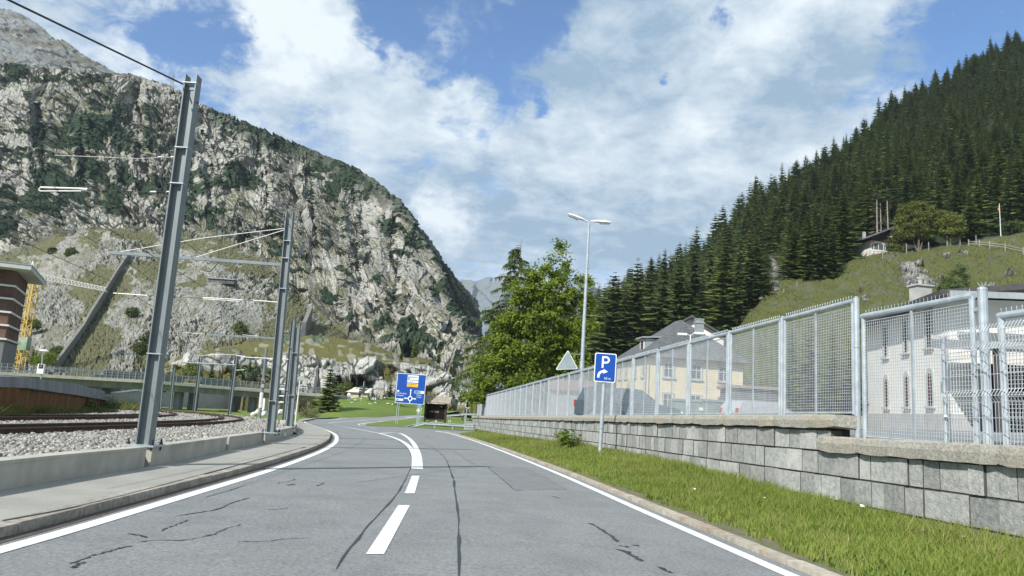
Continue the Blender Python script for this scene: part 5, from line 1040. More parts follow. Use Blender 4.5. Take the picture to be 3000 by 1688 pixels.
mb = MB(); mb.box((-6.9, -.2, 2.2), (.9, .12, .5)); mb.build('sign_board', pm('red_sign', (.55, .2, .18)), ch)
mb = MB()
for i in range(7): mb.bar((-8.5+i*.9, -1.6-.1*i, -1.6), (-8.5+i*.9, -1.6-.1*i, -.3), .1)
mb.bar((-8.6, -1.6, -.4), (-3, -2.2, -.3), .08, .1); mb.bar((-8.6, -1.6, -.9), (-3, -2.2, -.8), .08, .1); mb.build('railing', pm('weathered_wood', (.3, .27, .22), scale=3, var=.2), ch)
# flagpole, hill fences
p = hp(2932, 690); fl = thing('flagpole', 'white flagpole with a limp orange flag beside the rounded bush on the hill', 'flagpole', p); h = 100*p.y/F
mb = MB(); mb.tube([(0, 0, -.3), (0, 0, h)], [.09, .05], 8); mb.build('pole', M['white_paint'], fl)
mb = MB(); n = 8; V = [(-.05-.4*math.sin(i/n*2.2)*(1 if j else 0)*.9-.0, .12*math.sin(i*1.7)*j, h-.3-i*.18) for i in range(n+1) for j in (0, 1)]; mb.add(V, [(2*i, 2*i+1, 2*i+3, 2*i+2) for i in range(n)]); mb.build('flag', pm('orange_flag', (.42, .17, .04), scale=2, col2=(.4, .25, .05)), fl)
wf = thing('wooden_fence', 'pale weathered fence along the track above the meadow', 'fence', hp(2900, 718)); M['wwood'] = pm('pale_fence_wood', (.3, .29, .26), scale=4, var=.2)
q = [hp(u, v) for u, v in ((2838, 722), (2870, 724), (2900, 727), (2945, 733), (2998, 745), (3050, 752), (3120, 765))]
for a in q: mb = MB(); mb.bar(a-Z1*.4, a+Z1*1.5, .16); mb.build('post', M['wwood'], wf, world=True)
mb = MB()
for a, b in zip(q[:-1], q[1:]):
    for z in (.6, 1.1): mb.bar(a+Z1*z, b+Z1*z, .05, .09)
mb.build('rail', M['wwood'], wf, world=True)
for i, (u, v, h) in enumerate([(2586, 765, 30), (2656, 744, 32), (2721, 738, 30), (2775, 732, 26), (2813, 722, 32), (2860, 715, 26), (2376, 822, 16), (2335, 838, 14), (2296, 862, 16)]):
    p = hp(u, v); t = tag(MB().build('fence_stake', M['wwood']), ['pale stake lowest of the chalet net fence, with a white cross tie', 'pale stake standing before the chalet bush', 'pale stake standing before the big olive tree', 'pale stake between the two olive trees', 'tall thin stake just past the smaller olive tree', 'pale stake by the start of the wooden fence', 'short stake on the grass ridge under the tall spruces', 'short stake midway along the grass ridge', 'short stake on the grass ridge beside the rock outcrop'][i], 'stake', 'net fence stakes on the meadow')
    mb = MB(); hh = h*p.y/F; mb.bar((0, 0, -.3), (0, 0, hh), .13); mb.bar((-.02, -.1, hh*.6), (.03, -.1, hh*.6-.25), .05); bpy.data.meshes.remove(t.data) if False else None; t.data = mb.mesh('fence_stake', M['wwood']); t.location = p
# ---------------------------------------------------------------- parked cars, containers and other things in the yard
def car(name, label, loc, rz, col, Lc=4.5, W_=1.8, Hc=1.55, van=False):
    t = thing(name, label, 'car', loc, rz); paint = pm('car_paint_'+name, col, var=.05, rough=.25, spec=.6)
    a = Lc/2; pf = [(-a, .35), (-a+.02, .85), (-a+.1, 1.0), (-a+.35, Hc-.08), (-a+.7, Hc), (.35, Hc), (.55, Hc-.04), (1.35, 1.0), (a-.15, .85), (a, .6), (a, .35)]
    mb = MB(); n = len(pf); w2 = W_/2
    def ring(s): return [(x, s*(w2-(.16 if z > 1.05 else 0)), z) for x, z in pf]
    L1, R1 = ring(-1), ring(1); mb.add(L1+R1, [tuple(range(n-1, -1, -1)), tuple(range(n, 2*n))]+[(i, (i+1) % n, n+(i+1) % n, n+i) for i in range(n)]); mb.build('body', paint, t)
    for s in (-1, 1):
        for nm, q in (('side_window', [(-a+.5, 1.02), (-a+.62, Hc-.14), (-.7, Hc-.12), (-.7, 1.02)]), ('side_window', [(-.62, 1.02), (-.62, Hc-.12), (.3, Hc-.12), (1.1, 1.02)])):
            mb = MB(); mb.poly([(x, s*(w2-.155 if z > 1.05 else w2-.13), z) for x, z in q]); mb.build(nm, M['glass'], t)
        for x in (-a+.85, a-.85):
            mb = MB(); mb.tube([(x, s*(w2-.2), .32), (x, s*(w2+.01), .32)], .32, 14); wh = mb.build('wheel', M['dark'], t); mb = MB(); mb.tube([(x, s*(w2+.005), .32), (x, s*(w2+.02), .32)], .2, 10); mb.build('rim', M['zinc'], wh)
        mb = MB(); mb.box((a-.02, s*.6, .68), (.08, .35, .14)); mb.build('headlight', M['white_paint'], t); mb = MB(); mb.box((-a, s*.7, .85), (.06, .2, .3)); mb.build('tail_light', pm('tail_red', (.4, .02, .02)), t)
    mb = MB(); mb.add([(.58, -w2+.2, Hc-.06), (1.33, -w2+.08, 1.02), (1.33, w2-.08, 1.02), (.58, w2-.2, Hc-.06)], [(0, 1, 2, 3)]); q = mb.build('windscreen', M['glass'], t); q.location = (.03, 0, .02); return t
p = at(1838, 1200, 33.5); car('parked_car', 'dark blue estate car parked behind the fence beside the parking sign', (p.x, p.y, yz(p.x, p.y)), math.radians(-8), (.06, .085, .11), 4.7, 1.85, 1.62)
p = at(2232, 1200, 40); car('parked_car', 'pale silver car parked far back in the yard behind the fence', (p.x, p.y, yz(p.x, p.y)-.1), math.radians(20), (.4, .42, .43), 4.3, 1.75, 1.45)
p = at(2020, 1205, 42); t = thing('waste_container', 'grey green metal waste container standing before the cream house', 'container', (p.x, p.y, yz(p.x, p.y)), .1); mb = MB(); mb.box((0, 0, .7), (2.0, 1.2, 1.2)); mb.build('body', pm('container_green', (.2, .26, .24), rough=.5), t); mb = MB(); mb.hexa([(-1.05, -.65, 1.31), (1.05, -.65, 1.31), (1.05, .65, 1.31), (-1.05, .65, 1.31), (-1.0, -.5, 1.45), (1.0, -.5, 1.45), (1.0, .5, 1.45), (-1.0, .5, 1.45)]); mb.build('lid', pm('container_lid', (.17, .2, .19)), t); mb = MB(); mb.box((.5, -.61, .95), (.35, .02, .16)); mb.build('notice', M['white_paint'], t)
p = at(2100, 1205, 42); o = dup(t, (p.x, p.y, yz(p.x, p.y)), .12, 'grey green metal waste container at the house corner beside the other one'); t['group'] = o['group'] = 'waste containers by the cream house'
p = at(2018, 1200, 44); t = thing('yard_lamp', 'small white double lamp on a thin post before the slate roof', 'street lamp', (p.x, p.y, yz(p.x, p.y))); h = 1.25+(1226-980)*44/F-t.location.z; mb = MB(); mb.tube([(0, 0, 0), (0, 0, h)], [.05, .035], 8); mb.build('pole', M['white_paint'], t)
for s, dz in ((-1, .0), (1, .12)): mb = MB(); mb.tube([(0, 0, h-.05), (s*.25, 0, h+dz)], .02, 6); mb.box((s*.5, 0, h+dz), (.55, .22, .12)); mb.build('lamp_head', M['white_paint'], t)
# ---------------------------------------------------------------- lawns, roundabout mound
def fill_poly(name, pts, mat, h=.012, step=3., zf=None, kind='structure'):
    P2 = [Vector((p[0], p[1])) for p in pts]; n = len(P2); xs_ = [p.x for p in P2]; ys_ = [p.y for p in P2]
    def inside(x, y):
        c = False; j = n-1
        for i in range(n):
            if (P2[i].y > y) != (P2[j].y > y) and x < (P2[j].x-P2[i].x)*(y-P2[i].y)/(P2[j].y-P2[i].y)+P2[i].x: c = not c
            j = i
        return c
    rr = random.Random(1); add = []
    for x in np.arange(min(xs_), max(xs_), step):
        for y in np.arange(min(ys_), max(ys_), step):
            a, b = x+rr.uniform(-.2, .2)*step, y+rr.uniform(-.2, .2)*step
            if inside(a, b): add.append(Vector((a, b)))
    vs, es, fs, *_ = delaunay_2d_cdt(P2+add, [], [list(range(n))], 1, 1e-5)
    zf = zf or (lambda x, y: g(x, y)+h); mb = MB(); mb.v = [(v.x, v.y, zf(v.x, v.y)) for v in vs]; mb.f = [tuple(f) for f in fs]; mb.m = [0]*len(fs)
    return mb.build(name, mat, kind=kind, smooth=True)
i0 = 238
lp_ = gps(c1((2205, 332), (2190, 300), (2230, 283), (2290, 272), (2380, 255), (2576, 248)))
fill_poly('lawn', [tuple(p[:2]) for p in lp_]+[(-24.5, 104), (-34.5, 112), (-60, 130), (-70, 100), (-60, 79), (-43, 74), (-30, 68), (-21, 62), (-15, 55), (-11.6, 47), (-10.0, 41)], M['lawn'], .014, 3.)
isl = smooth_line(gps(c6((2480, 1310), (2000, 1288), (1200, 1226), (700, 1216), (480, 1205), (400, 1190), (470, 1165), (700, 1132), (1100, 1098), (1500, 1066), (1980, 1040), (2480, 1022), (3200, 1010))), 70, 2)
fill_poly('lawn', [tuple(p[:2]) for p in isl]+[(2, 130), (2, 84)], M['lawn'], .03, 2.5)
line(np.array(isl)[1:40], .28, 'kerb', 'concrete', .036)
# mound of the roundabout
u_m = np.arange(868, 1345, 7.); vb = ip([(868, 1222), (907, 1221), (1000, 1224), (1110, 1222), (1230, 1216), (1310, 1211), (1345, 1205)]); vt = ip([(868, 1212), (907, 1196), (960, 1180), (1000, 1169), (1080, 1163), (1160, 1166), (1230, 1178), (1300, 1196), (1345, 1205)])
V = []; nt_ = 14
for u in u_m:
    a = gp(u, float(vb(u))); yb = min(a.y, 128)
    for t in np.linspace(0, 1, nt_):
        p = at(u, float(vb(u))*(1-t)+float(vt(u))*t, yb+20*t**1.3); V.append(p+Vector((0, 0, .02+.12*math.sin(u*.07+t*9)*t)))
    e_ = min(1, (u-868)/50, (1345-u)/70); V.append(V[-1]+Vector((0, 9, -1.0*e_))); V.append(V[-1]+Vector((0, 8, -4.0*e_)))
I = np.arange(len(V)).reshape(len(u_m), nt_+2); Q = np.stack([I[:-1, :-1], I[1:, :-1], I[1:, 1:], I[:-1, 1:]], -1).reshape(-1, 4)
link('mound', npmesh('mound', np.array(V), Q, M['lawn'], True), kind='structure')
def mound_p(u, t=1.): yb = min(gp(u, float(vb(u))).y, 128); return at(u, float(vb(u))*(1-t)+float(vt(u))*t, yb+20*t**1.3)
# ---------------------------------------------------------------- overhead line masts
M['steel'] = pm('mast_steel', (.2, .228, .235), scale=3, var=.12, rough=.55, metal=.3, spec=.4, stain=(.165, .19, .2), stain_scale=1.2, stretch=(1, 1, .4))
M['cable'] = pm('cable', (.03, .03, .032), rough=.6)
M['insul'] = pm('insulator', (.72, .7, .64), scale=4, var=.05, rough=.35)
M['wood_pole'] = pm('pale_band', (.7, .7, .66), rough=.6)
def mast(label, ub, vb_, ut, vt_, h=.235, b=.22, hh=.41, stiff=(), plate=True, Y=None, rz=0.):
    p = gp(ub, vb_, hh) if Y is None else at(ub, vb_, Y); top = at(ut, vt_, p.y); H = top.z-p.z
    lean = (top.x-p.x)/H
    t = thing('overhead_line_mast', label, 'mast', p, rz, 'steel masts of the railway overhead line')
    mb = MB(); tf = .022; S = lambda z: lean*z*.0 + (top.x-p.x)*z/H
    for sg in (-1, 1):
        x = sg*(h/2-tf/2); mb.hexa([(x+dx+S(z), dy, z) for z in (0, H) for dx, dy in ((-tf/2, -b/2), (tf/2, -b/2), (tf/2, b/2), (-tf/2, b/2))])
    mb.hexa([(dx+S(z), dy, z) for z in (0, H-.28) for dx, dy in ((-h/2+tf, -.008), (h/2-tf, -.008), (h/2-tf, .008), (-h/2+tf, .008))])
    mb.build('column', M['steel'], t); 
    for f in stiff:
        z = H*f; mb = MB(); mb.box((S(z), -b/4-.003, z), (h+.02, b/2+.02, .02)); mb.box((S(z), b/4, z), (h-.05, b/2-.02, .02)); mb.build('stiffener', M['galv'], t)
    if plate:
        mb = MB(); mb.box((0, 0, .03), (h+.3, b+.26, .03)); mb.build('base_plate', M['galv'], t)
        for sx in (-1, 1):
            for sy in (-1, 1): mb = MB(); mb.tube([(sx*(h/2+.09), sy*(b/2+.06), -.06), (sx*(h/2+.09), sy*(b/2+.06), .14)], .018, 6); mb.tube([(sx*(h/2+.09), sy*(b/2+.06), .045), (sx*(h/2+.09), sy*(b/2+.06), .08)], .034, 6); mb.build('anchor_bolt', M['cable'], t)
    return t, p, H, top
m1, p1_, H1, t1 = mast('tallest steel mast standing on the low concrete wall nearest the camera', 423, 1309, 567, 224, stiff=(.235, .69, .79, .975))
m2, p2_, H2, t2 = mast('second tall steel mast, carrying a long beam across the tracks', 793, 1270, 851, 620, stiff=(.14, .64, .78, .86))
m3, p3_, H3, t3 = mast('steel mast on the wall end behind the second tall mast', 849, 1252, 873, 944, h=.25, b=.25, stiff=(.3, .7))
m4, p4_, H4, t4 = mast('steel mast standing on grass close behind the wall end mast', 831, 1238, 860, 928, h=.25, b=.25, hh=.1, stiff=(.3, .7), plate=False)
for lb, a in (('slim grey mast in front of the bridge near the dry grass patch', (671, 1219, 693, 1040)), ('slim grey mast before the bridge column pair', (568, 1212, 588, 1044)), ('slim grey mast before the bridge, half way to the tallest mast', (497, 1206, 511, 1072)), ('slim grey mast just behind the tallest mast', (505-36, 1200, 478, 1085))):
    p = gp(a[0], a[1], .2); mast(lb, *a, h=.24, b=.24, plate=False, hh=.2)
# beams, stays, insulators belong to their masts' cross-span assemblies: things hung on the masts
def span(name, label, cat, parts, group=None):
    t = thing(name, label, cat, parts[0][1][0], 0, group)
    for nm, pts, r_, mat in parts: mb = MB(); mb.tube(pts, r_, 8) if not isinstance(r_, tuple) else mb.bar(pts[0], pts[-1], r_[0], r_[1]); mb.build(nm, mat, t, world=True)
    return t
Y2 = p2_.y
B = lambda u, v, y=Y2: at(u, v, y)
span('cross_beam', 'long grey beam reaching across the tracks from the second tall mast with two stay rods', 'beam', [('beam', [B(828, 776), B(322, 740)], (.09, .1), M['steel']), ('stay_rod', [B(836, 669), B(600, 697), B(352, 738)], .012, M['insul']), ('stay_rod', [B(836, 673), B(700, 715), B(570, 755)], .012, M['insul']),
      ('insulator', [B(332, 859), B(432, 866)], .016, M['insul']), ('insulator', [B(594, 872), B(712, 879)], .016, M['insul']), ('insulator', [B(594, 876), B(700, 883)], .012, M['insul']), ('insulator', [B(742, 880), B(818, 886)], .018, M['insul']), ('drop_rod', [B(645, 764), B(615, 797), B(590, 790)], .015, M['cable']), ('drop_rod', [B(430, 866), B(594, 874)], .008, M['cable']), ('drop_rod', [B(712, 879), B(742, 881)], .008, M['cable'])])
Y3 = p4_.y
span('cross_beam', 'grey beam over the tracks from the paired masts by the wall end', 'beam', [('beam', [B(815, 992, Y3), B(606, 980, Y3)], (.13, .13), M['steel']), ('insulator', [B(535, 974, Y3), B(600, 979, Y3)], .016, M['insul']), ('insulator', [B(710, 981, Y3), B(758, 985, Y3)], .016, M['insul']), ('drop_rod', [B(672, 985, Y3), B(670, 1040, Y3)], .03, M['steel'])])
span('cross_beam', 'thin bracket arm on the slim mast before the dry grass', 'beam', [('beam', [B(692, 1041, 52), B(726, 1047, 52), B(845, 1053, 52)], .03, M['insul']), ('beam_stub', [B(692, 1085, 52), B(716, 1083, 52)], .015, M['insul']), ('beam_end', [B(600, 1041, 52), B(650, 1038, 52), B(690, 1040, 52)], .015, M['insul'])])
span('cross_beam', 'thin dark bracket bar on the slim mast before the bridge columns', 'beam', [('beam', [B(530, 1062, 58), B(690, 1070, 58)], .06, M['steel'])])
Y1 = p1_.y
span('insulator_arm', 'pair of white insulator tubes hung over the near track beside the tallest mast', 'insulator', [('insulator', [B(114, 556, Y1), B(119, 549, Y1), B(246, 553, Y1)], .017, M['insul']), ('insulator', [B(114, 557, Y1), B(119, 560, Y1), B(246, 560, Y1)], .012, M['insul']), ('end_clamp', [B(240, 556, Y1), B(258, 557, Y1)], .04, M['zinc']), ('span_wire', [B(258, 557, Y1), B(430, 562, Y1), B(506, 561, Y1)], .006, M['cable']), ('insulator', [B(440, 562, Y1), B(458, 562, Y1)], .015, M['insul']), ('insulator', [B(488, 562, Y1), B(505, 562, Y1)], .015, M['insul']), ('span_wire', [B(160, 455, Y1), B(400, 465, Y1), B(518, 460, Y1)], .006, M['zinc']), ('insulator', [B(463, 460, Y1), B(474, 460, Y1)], .015, M['insul']), ('insulator', [B(500, 460, Y1), B(518, 460, Y1)], .015, M['insul'])])
def wire(name, label, pts, r_, cat='cable', sag=0.):
    P = [Vector(p) for p in pts]
    if len(P) == 2 and sag: P = [P[0].lerp(P[1], t)-Z1*sag*4*t*(1-t) for t in np.linspace(0, 1, 12)]
    mb = MB(); mb.tube(P, r_, 6); return mb.build(name, M['cable'], label=label, cat=cat)
tt_ = at(541, 249, Y1); wire('power_cable', 'thick black cable running up to the top of the tallest mast', [tt_, at(25, 0, 9.5), at(25, 0, 9.5)+(at(25, 0, 9.5)-tt_)*.6], .016)
wire('power_cable', 'thin black cable descending from the tallest mast top to the second mast', [at(578, 300, Y1), at(628, 412, Y1+4), at(700, 520, Y1+8), at(838, 640, Y2)], .011)
for T, a in ((TR1, 'near'), (TR2, 'far')):
    ids = [0, 30, 60, 95, 125, 150, 175]
    for hgt, lb in ((5.2, 'contact wire hanging above the %s track'), (6.3, 'bearer wire strung high above the %s track')):
        wire('overhead_wire', lb % ('road side' if a == 'near' else 'platform side'), [Vector((T[i][0], T[i][1], g(*T[i][:2])+BH+hgt)) for i in ids], .009, 'wire')
# ---------------------------------------------------------------- signal, mirror sign, boulders at the wall end
def boxpost(name, label, cat, ub, vb_, ut, vt_, r_, mat, Y=None, h=.05):
    p = gp(ub, vb_, h) if Y is None else at(ub, vb_, Y); t = thing(name, label, cat, p); top = at(ut, vt_, p.y)-p; mb = MB(); mb.tube([(0, 0, -.1), top], r_, 8); mb.build('post', mat, t); return t, p, top
M['black'] = pm('black_metal', (.02, .021, .022), rough=.5)
t, p, top = boxpost('railway_signal', 'slim signal mast with a four lamp head and a white band before the bridge end', 'signal', 760, 1230, 781, 1018, .11, M['steel'], h=.2); kk = p.y/F
L2 = lambda u, v, q=None: at(u, v, (q or p).y)-(q or p)
mb = MB(); c = L2(772, 1116); mb.box(c+Vector((0, -.14, 0)), (9*kk, .12, 9*kk)); mb.build('lamp_head', M['wood_pole'], t)
for sx in (-1, 1):
    for sz in (-1, 1): mb = MB(); q = c+Vector((sx*2.4*kk, -.21, sz*2.4*kk)); mb.tube([q, q-Vector((0, .05, 0))], 1.7*kk, 10); mb.build('lamp', M['black'], t)
mb = MB(); mb.box(L2(771, 1131)+Vector((0, -.1, 0)), (9*kk, .2, 10*kk)); mb.build('control_box', M['zinc'], t); mb = MB(); mb.tube([L2(763, 1195), L2(767, 1150)], .14, 8); mb.build('white_band', M['wood_pole'], t)
mb = MB(); mb.bar(L2(770.5, 1198), L2(773, 1167), .2, .06); mb.build('marker_board', M['white_paint'], t)
for i, (ub, ut, lb) in enumerate(((812, 822, 'crossing signal with dark lamp boxes and white bars beside the boulders'), (842, 846, 'crossing signal with dark boxes just before the hexagonal sign'))):
    t, p, top = boxpost('crossing_signal', lb, 'signal', ub-2, 1228, ut, 1140, .06, M['zinc'], h=.1); t['group'] = 'crossing signals by the boulders'; kk = p.y/F
    for v in (1150, 1168): mb = MB(); mb.box(L2(ut-3-(v-1150)*.08, v)+Vector((0, -.12, 0)), (10*kk, .25, 13*kk)); mb.build('lamp_box', M['black'], t)
    for v in (1140, 1160, 1178): mb = MB(); mb.box(L2(ut-4-(v-1150)*.08, v)+Vector((0, -.28, 0)), (34*kk, .08, 2.2*kk)); mb.build('crossbar', M['white_paint'], t)
t, p, top = boxpost('mirror_sign', 'back of a six sided traffic mirror on a thin pale pole at the wall end', 'traffic mirror', 863, 1256, 879, 1110, .035, M['wood_pole'], h=.1); kk = p.y/F
c = L2(882, 1107)+Vector((0, -.06, 0)); pts = [c+Vector((a*kk, 0, b*kk)) for a, b in ((-10, -2), (-7, 5), (6, 6), (10, 1), (7, -7), (-6, -7))]; mb = MB(); mb.prism(pts, (0, .05, 0)); mb.build('panel', M['zinc'], t)
mb = MB(); mb.bar(L2(877, 1112), L2(886, 1106), .05); mb.build('bracket', M['black'], t)
M['boulder'] = pm('pale_boulder', (.62, .59, .53), scale=2.5, var=.15, rough=.9, bump=.6, bscale=6)
for i, (u, v, w_, h_) in enumerate([(743, 1213, 16, 12), (757, 1206, 20, 18), (775, 1212, 24, 14), (795, 1208, 22, 15), (772, 1200, 16, 10), (820, 1210, 24, 18), (842, 1208, 22, 16), (862, 1210, 18, 18), (838, 1216, 20, 8)]):
    p = gp(u, v+6, .0); kk = p.y/F; mb = MB(); mb.rock((0, 0, h_*kk*.25), (w_*kk*.62, w_*kk*.5, h_*kk*.75), 50+i, 2, .3, i); o = mb.build('boulder', M['boulder'], label=['pale boulder lowest at the end of the heap by the bridge column', 'large pale boulder behind the signal mast foot', 'broad pale boulder in the heap just past the signal mast', 'pale boulder in the middle of the heap beside the second mast', 'small pale boulder on top of the heap', 'big pale boulder between the second mast and the paired masts', 'pale boulder behind the paired masts', 'brownish pale boulder at the hexagonal sign end of the heap', 'flat pale boulder in front of the heap'][i], cat='boulder', group='pale boulders heaped below the bridge'); o.location = p
p = gp(895, 1226, .0); kk = p.y/F; leafy('shrub', 'straggly brown shrub between the hexagonal sign and the broad spruce', p, [(0, 0, 22*kk, 20*kk, 14*kk, 22*kk), (14*kk, 0, 12*kk, 20*kk, 12*kk, 13*kk), (-4*kk, 0, 44*kk, 10*kk, 8*kk, 18*kk)], 60, 22, .09, leaf_mat('dry_leaves', (.09, .085, .04), (.17, .14, .08), .2), 61, [[(0, 0, -.2, .05), (0, 0, 2, .03)]], cat='shrub')
for a, b, lb in ((805, 815, 'concrete block beside the second mast on the grass edge'), (819, 838, 'second concrete block on the grass edge beside the paired masts')):
    q = gp((a+b)/2, 1249, .1); kk = q.y/F; mb = MB(); mb.box((0, 0, .12), ((b-a)*kk, .4, .5)); o = mb.build('concrete_block', M['concrete'], label=lb, cat='block'); o.location = q
# ---------------------------------------------------------------- bridge with railing and columns
Yb_ = ip([(-250, 93), (0, 97), (433, 106), (915, 122), (1000, 124)]); fv = ip([(-250, 1082), (0, 1089), (433, 1114), (508, 1120), (913, 1153), (1000, 1160)])
br = thing('road_bridge', 'long low concrete road bridge on dark columns behind the railway', 'bridge', at(500, 1125, float(Yb_(500))))
N_ = 36; edge_t = [at(u, float(fv(u)), float(Yb_(u))) for u in np.linspace(-240, 960, N_)]
def extr(prof, name, mat):
    mb = MB(); k = len(prof)
    for p in edge_t: mb.v += [(p.x+.25*a, p.y+a, p.z+z) for a, z in prof]
    mb.f = [(i*k+j, i*k+(j+1) % k, (i+1)*k+(j+1) % k, (i+1)*k+j) for i in range(N_-1) for j in range(k)]+[tuple(range(k)), tuple((N_-1)*k+j for j in range(k-1, -1, -1))]; mb.m = [0]*len(mb.f); return mb.build(name, mat, br, world=True)
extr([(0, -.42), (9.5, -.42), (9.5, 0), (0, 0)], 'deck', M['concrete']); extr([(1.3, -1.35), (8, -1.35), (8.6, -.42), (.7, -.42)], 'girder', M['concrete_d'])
rl = MB(); ps = MB()
for i, (a, b) in enumerate(zip(edge_t[:-1], edge_t[1:])):
    for z in (.35, .7, 1.05): rl.bar(a+Vector((0, .15, z)), b+Vector((0, .15, z)), .06, .09)
    for q in (a, a.lerp(b, .5)): ps = MB(); ps.bar(q+Vector((0, .15, 0)), q+Vector((0, .15, 1.15)), .09); ps.build('railing_post', M['steel'], br, world=True)
rl.build('railing', M['steel'], br, world=True)
rl = MB()
for a, b in zip(edge_t[:-1], edge_t[1:]):
    for z in (.5, 1.0): rl.bar(a+Vector((2, 9.2, z)), b+Vector((2, 9.2, z)), .08, .12)
rl.build('railing', M['steel'], br, world=True)
for u0, u1 in ((300, 430), (433, 535), (590, 690)):
    mb = MB(); us_ = np.linspace(u0, u1, 6); q = [at(u, float(fv(u)), float(Yb_(u))) for u in us_]
    for a, b in zip(q[:-1], q[1:]): mb.hexa([a+Vector((0, .2, 0)), b+Vector((0, .2, 0)), b+Vector((0, .28, 0)), a+Vector((0, .28, 0)), a+Vector((0, .2, .95)), b+Vector((0, .2, .95)), b+Vector((0, .28, .95)), a+Vector((0, .28, .95))])
    mb.build('railing_panel', pm('railing_panel', (.16, .18, .19), rough=.6), br, world=True)
for u0, u1, d in ((254, 270, 2.4), (294, 311, 5.5), (509, 529, 2.2), (551, 574, 5.6), (680, 695, 6), (728, 746, 2.4), (788, 802, 5), (880, 895, 4)):
    y = float(Yb_((u0+u1)/2))+d; a = at(u0, 1170, y); b = at(u1, 1170, y); mb = MB(); z0 = g(a.x, y)-.2; z1 = at(u0, float(fv(u0)), y-d).z-1.2
    mb.hexa([(x, yy, z) for z in (z0, z1) for x, yy in ((a.x, y), (b.x, y), (b.x, y+1), (a.x, y+1))]); mb.build('column', M['concrete_d'], br, world=True)
# long service building under and behind the bridge
sb = thing('service_building', 'long grey concrete building with slatted openings behind the bridge columns', 'building', at(560, 1200, 140))
S0 = lambda u, v: at(u, v, 112+(u-300)*.075)
mb = MB(); A_, B_2 = S0(305, 1222), S0(800, 1216); tA, tB = S0(305, 1150), S0(800, 1150); dv = Vector((0, 8, 0)); mb.hexa([A_, B_2, B_2+dv, A_+dv, tA, tB, tB+dv, tA+dv]); mb.build('wall', M['gray_wall'], sb, world=True)
for n_, (u0, u1, v0, v1) in enumerate(((373, 430, 1196, 1166), (440, 500, 1200, 1165), (694, 736, 1187, 1160), (746, 760, 1190, 1162))):
    mb = MB(); m_ = int((u1-u0)/5.2)
    for i in range(m_):
        a, b = u0+(u1-u0)*i/m_, u0+(u1-u0)*(i+.62)/m_; q = [S0(a, v0), S0(b, v0), S0(b, v1), S0(a, v1)]; mb.prism([k-Vector((0, .06, 0)) for k in q], (0, .1, 0))
    mb.build('louvre', M['black'], sb, world=True)
mb = MB(); mb.prism([k-Vector((0, .12, 0)) for k in (S0(598, 1205), S0(682, 1205), S0(682, 1158), S0(598, 1158))], (0, .1, 0)); mb.build('opening', pm('dark_opening_grey', (.05, .055, .055), rough=.9), sb, world=True)
mb = MB(); mb.hexa([S0(300, 1158)-Vector((0, .5, 0)), S0(440, 1140)-Vector((0, .5, 0)), S0(440, 1140)+Vector((0, 3, 0)), S0(300, 1158)+Vector((0, 3, 0)), S0(300, 1154)-Vector((0, .5, 0)), S0(440, 1135)-Vector((0, .5, 0)), S0(440, 1135)+Vector((0, 3, 0)), S0(300, 1154)+Vector((0, 3, 0))]); mb.build('roof_edge', M['wood_pole'], sb, world=True)
# platform wall: weathered concrete band above rusty sheet piling
M['rust'] = pm('rusty_steel', (.2, .085, .02), col2=(.1, .04, .012), scale=3, rough=.85, stretch=(3, 3, .25), stain=(.26, .14, .03), stain_scale=.8)
pw = thing('platform_wall', 'rust brown steel wall under a weathered concrete platform edge beside the rails', 'wall', at(100, 1215, 32))
Yp = ip([(-300, 18), (0, 25), (200, 40), (280, 50), (315, 56)]); bt = ip([(-300, 1090), (0, 1100), (210, 1127), (212, 1133), (270, 1139), (272, 1152), (312, 1158)]); bb = ip([(-300, 1120), (0, 1134), (180, 1157), (312, 1178)])
U_ = [-300, -200, -100, 0, 60, 120, 180, 211, 212, 240, 271, 272, 290, 312]; mb = MB(); m2_ = MB()
for a, b in zip(U_[:-1], U_[1:]):
    q = lambda u, v, o=0: at(u, v, float(Yp(u)))+Vector((0, o, 0))
    a_, b_ = a+.01, b-.01
    mb.hexa([q(a, float(bb(a))), q(b, float(bb(b))), q(b, float(bb(b)), 1.5), q(a, float(bb(a)), 1.5), q(a, float(bt(a_))), q(b, float(bt(b_))), q(b, float(bt(b_)), 1.5), q(a, float(bt(a_)), 1.5)])
    if a < 285:
        zb = lambda u: Vector((q(u, 1200, .5).x, float(Yp(u))+.5, g(-14, float(Yp(u)))-.5)); A1, B1 = zb(a), zb(b); A2, B2 = q(a, float(bb(a))+.5, .5), q(b, float(bb(b))+.5, .5); A2.x = A1.x; B2.x = B1.x
        m2_.hexa([A1, B1, B1+Vector((0, .3, 0)), A1+Vector((0, .3, 0)), A2, B2, B2+Vector((0, .3, 0)), A2+Vector((0, .3, 0))])
mb.build('platform_edge', M['concrete_d'], pw, world=True); m2_.build('steel_sheet', M['rust'], pw, world=True)
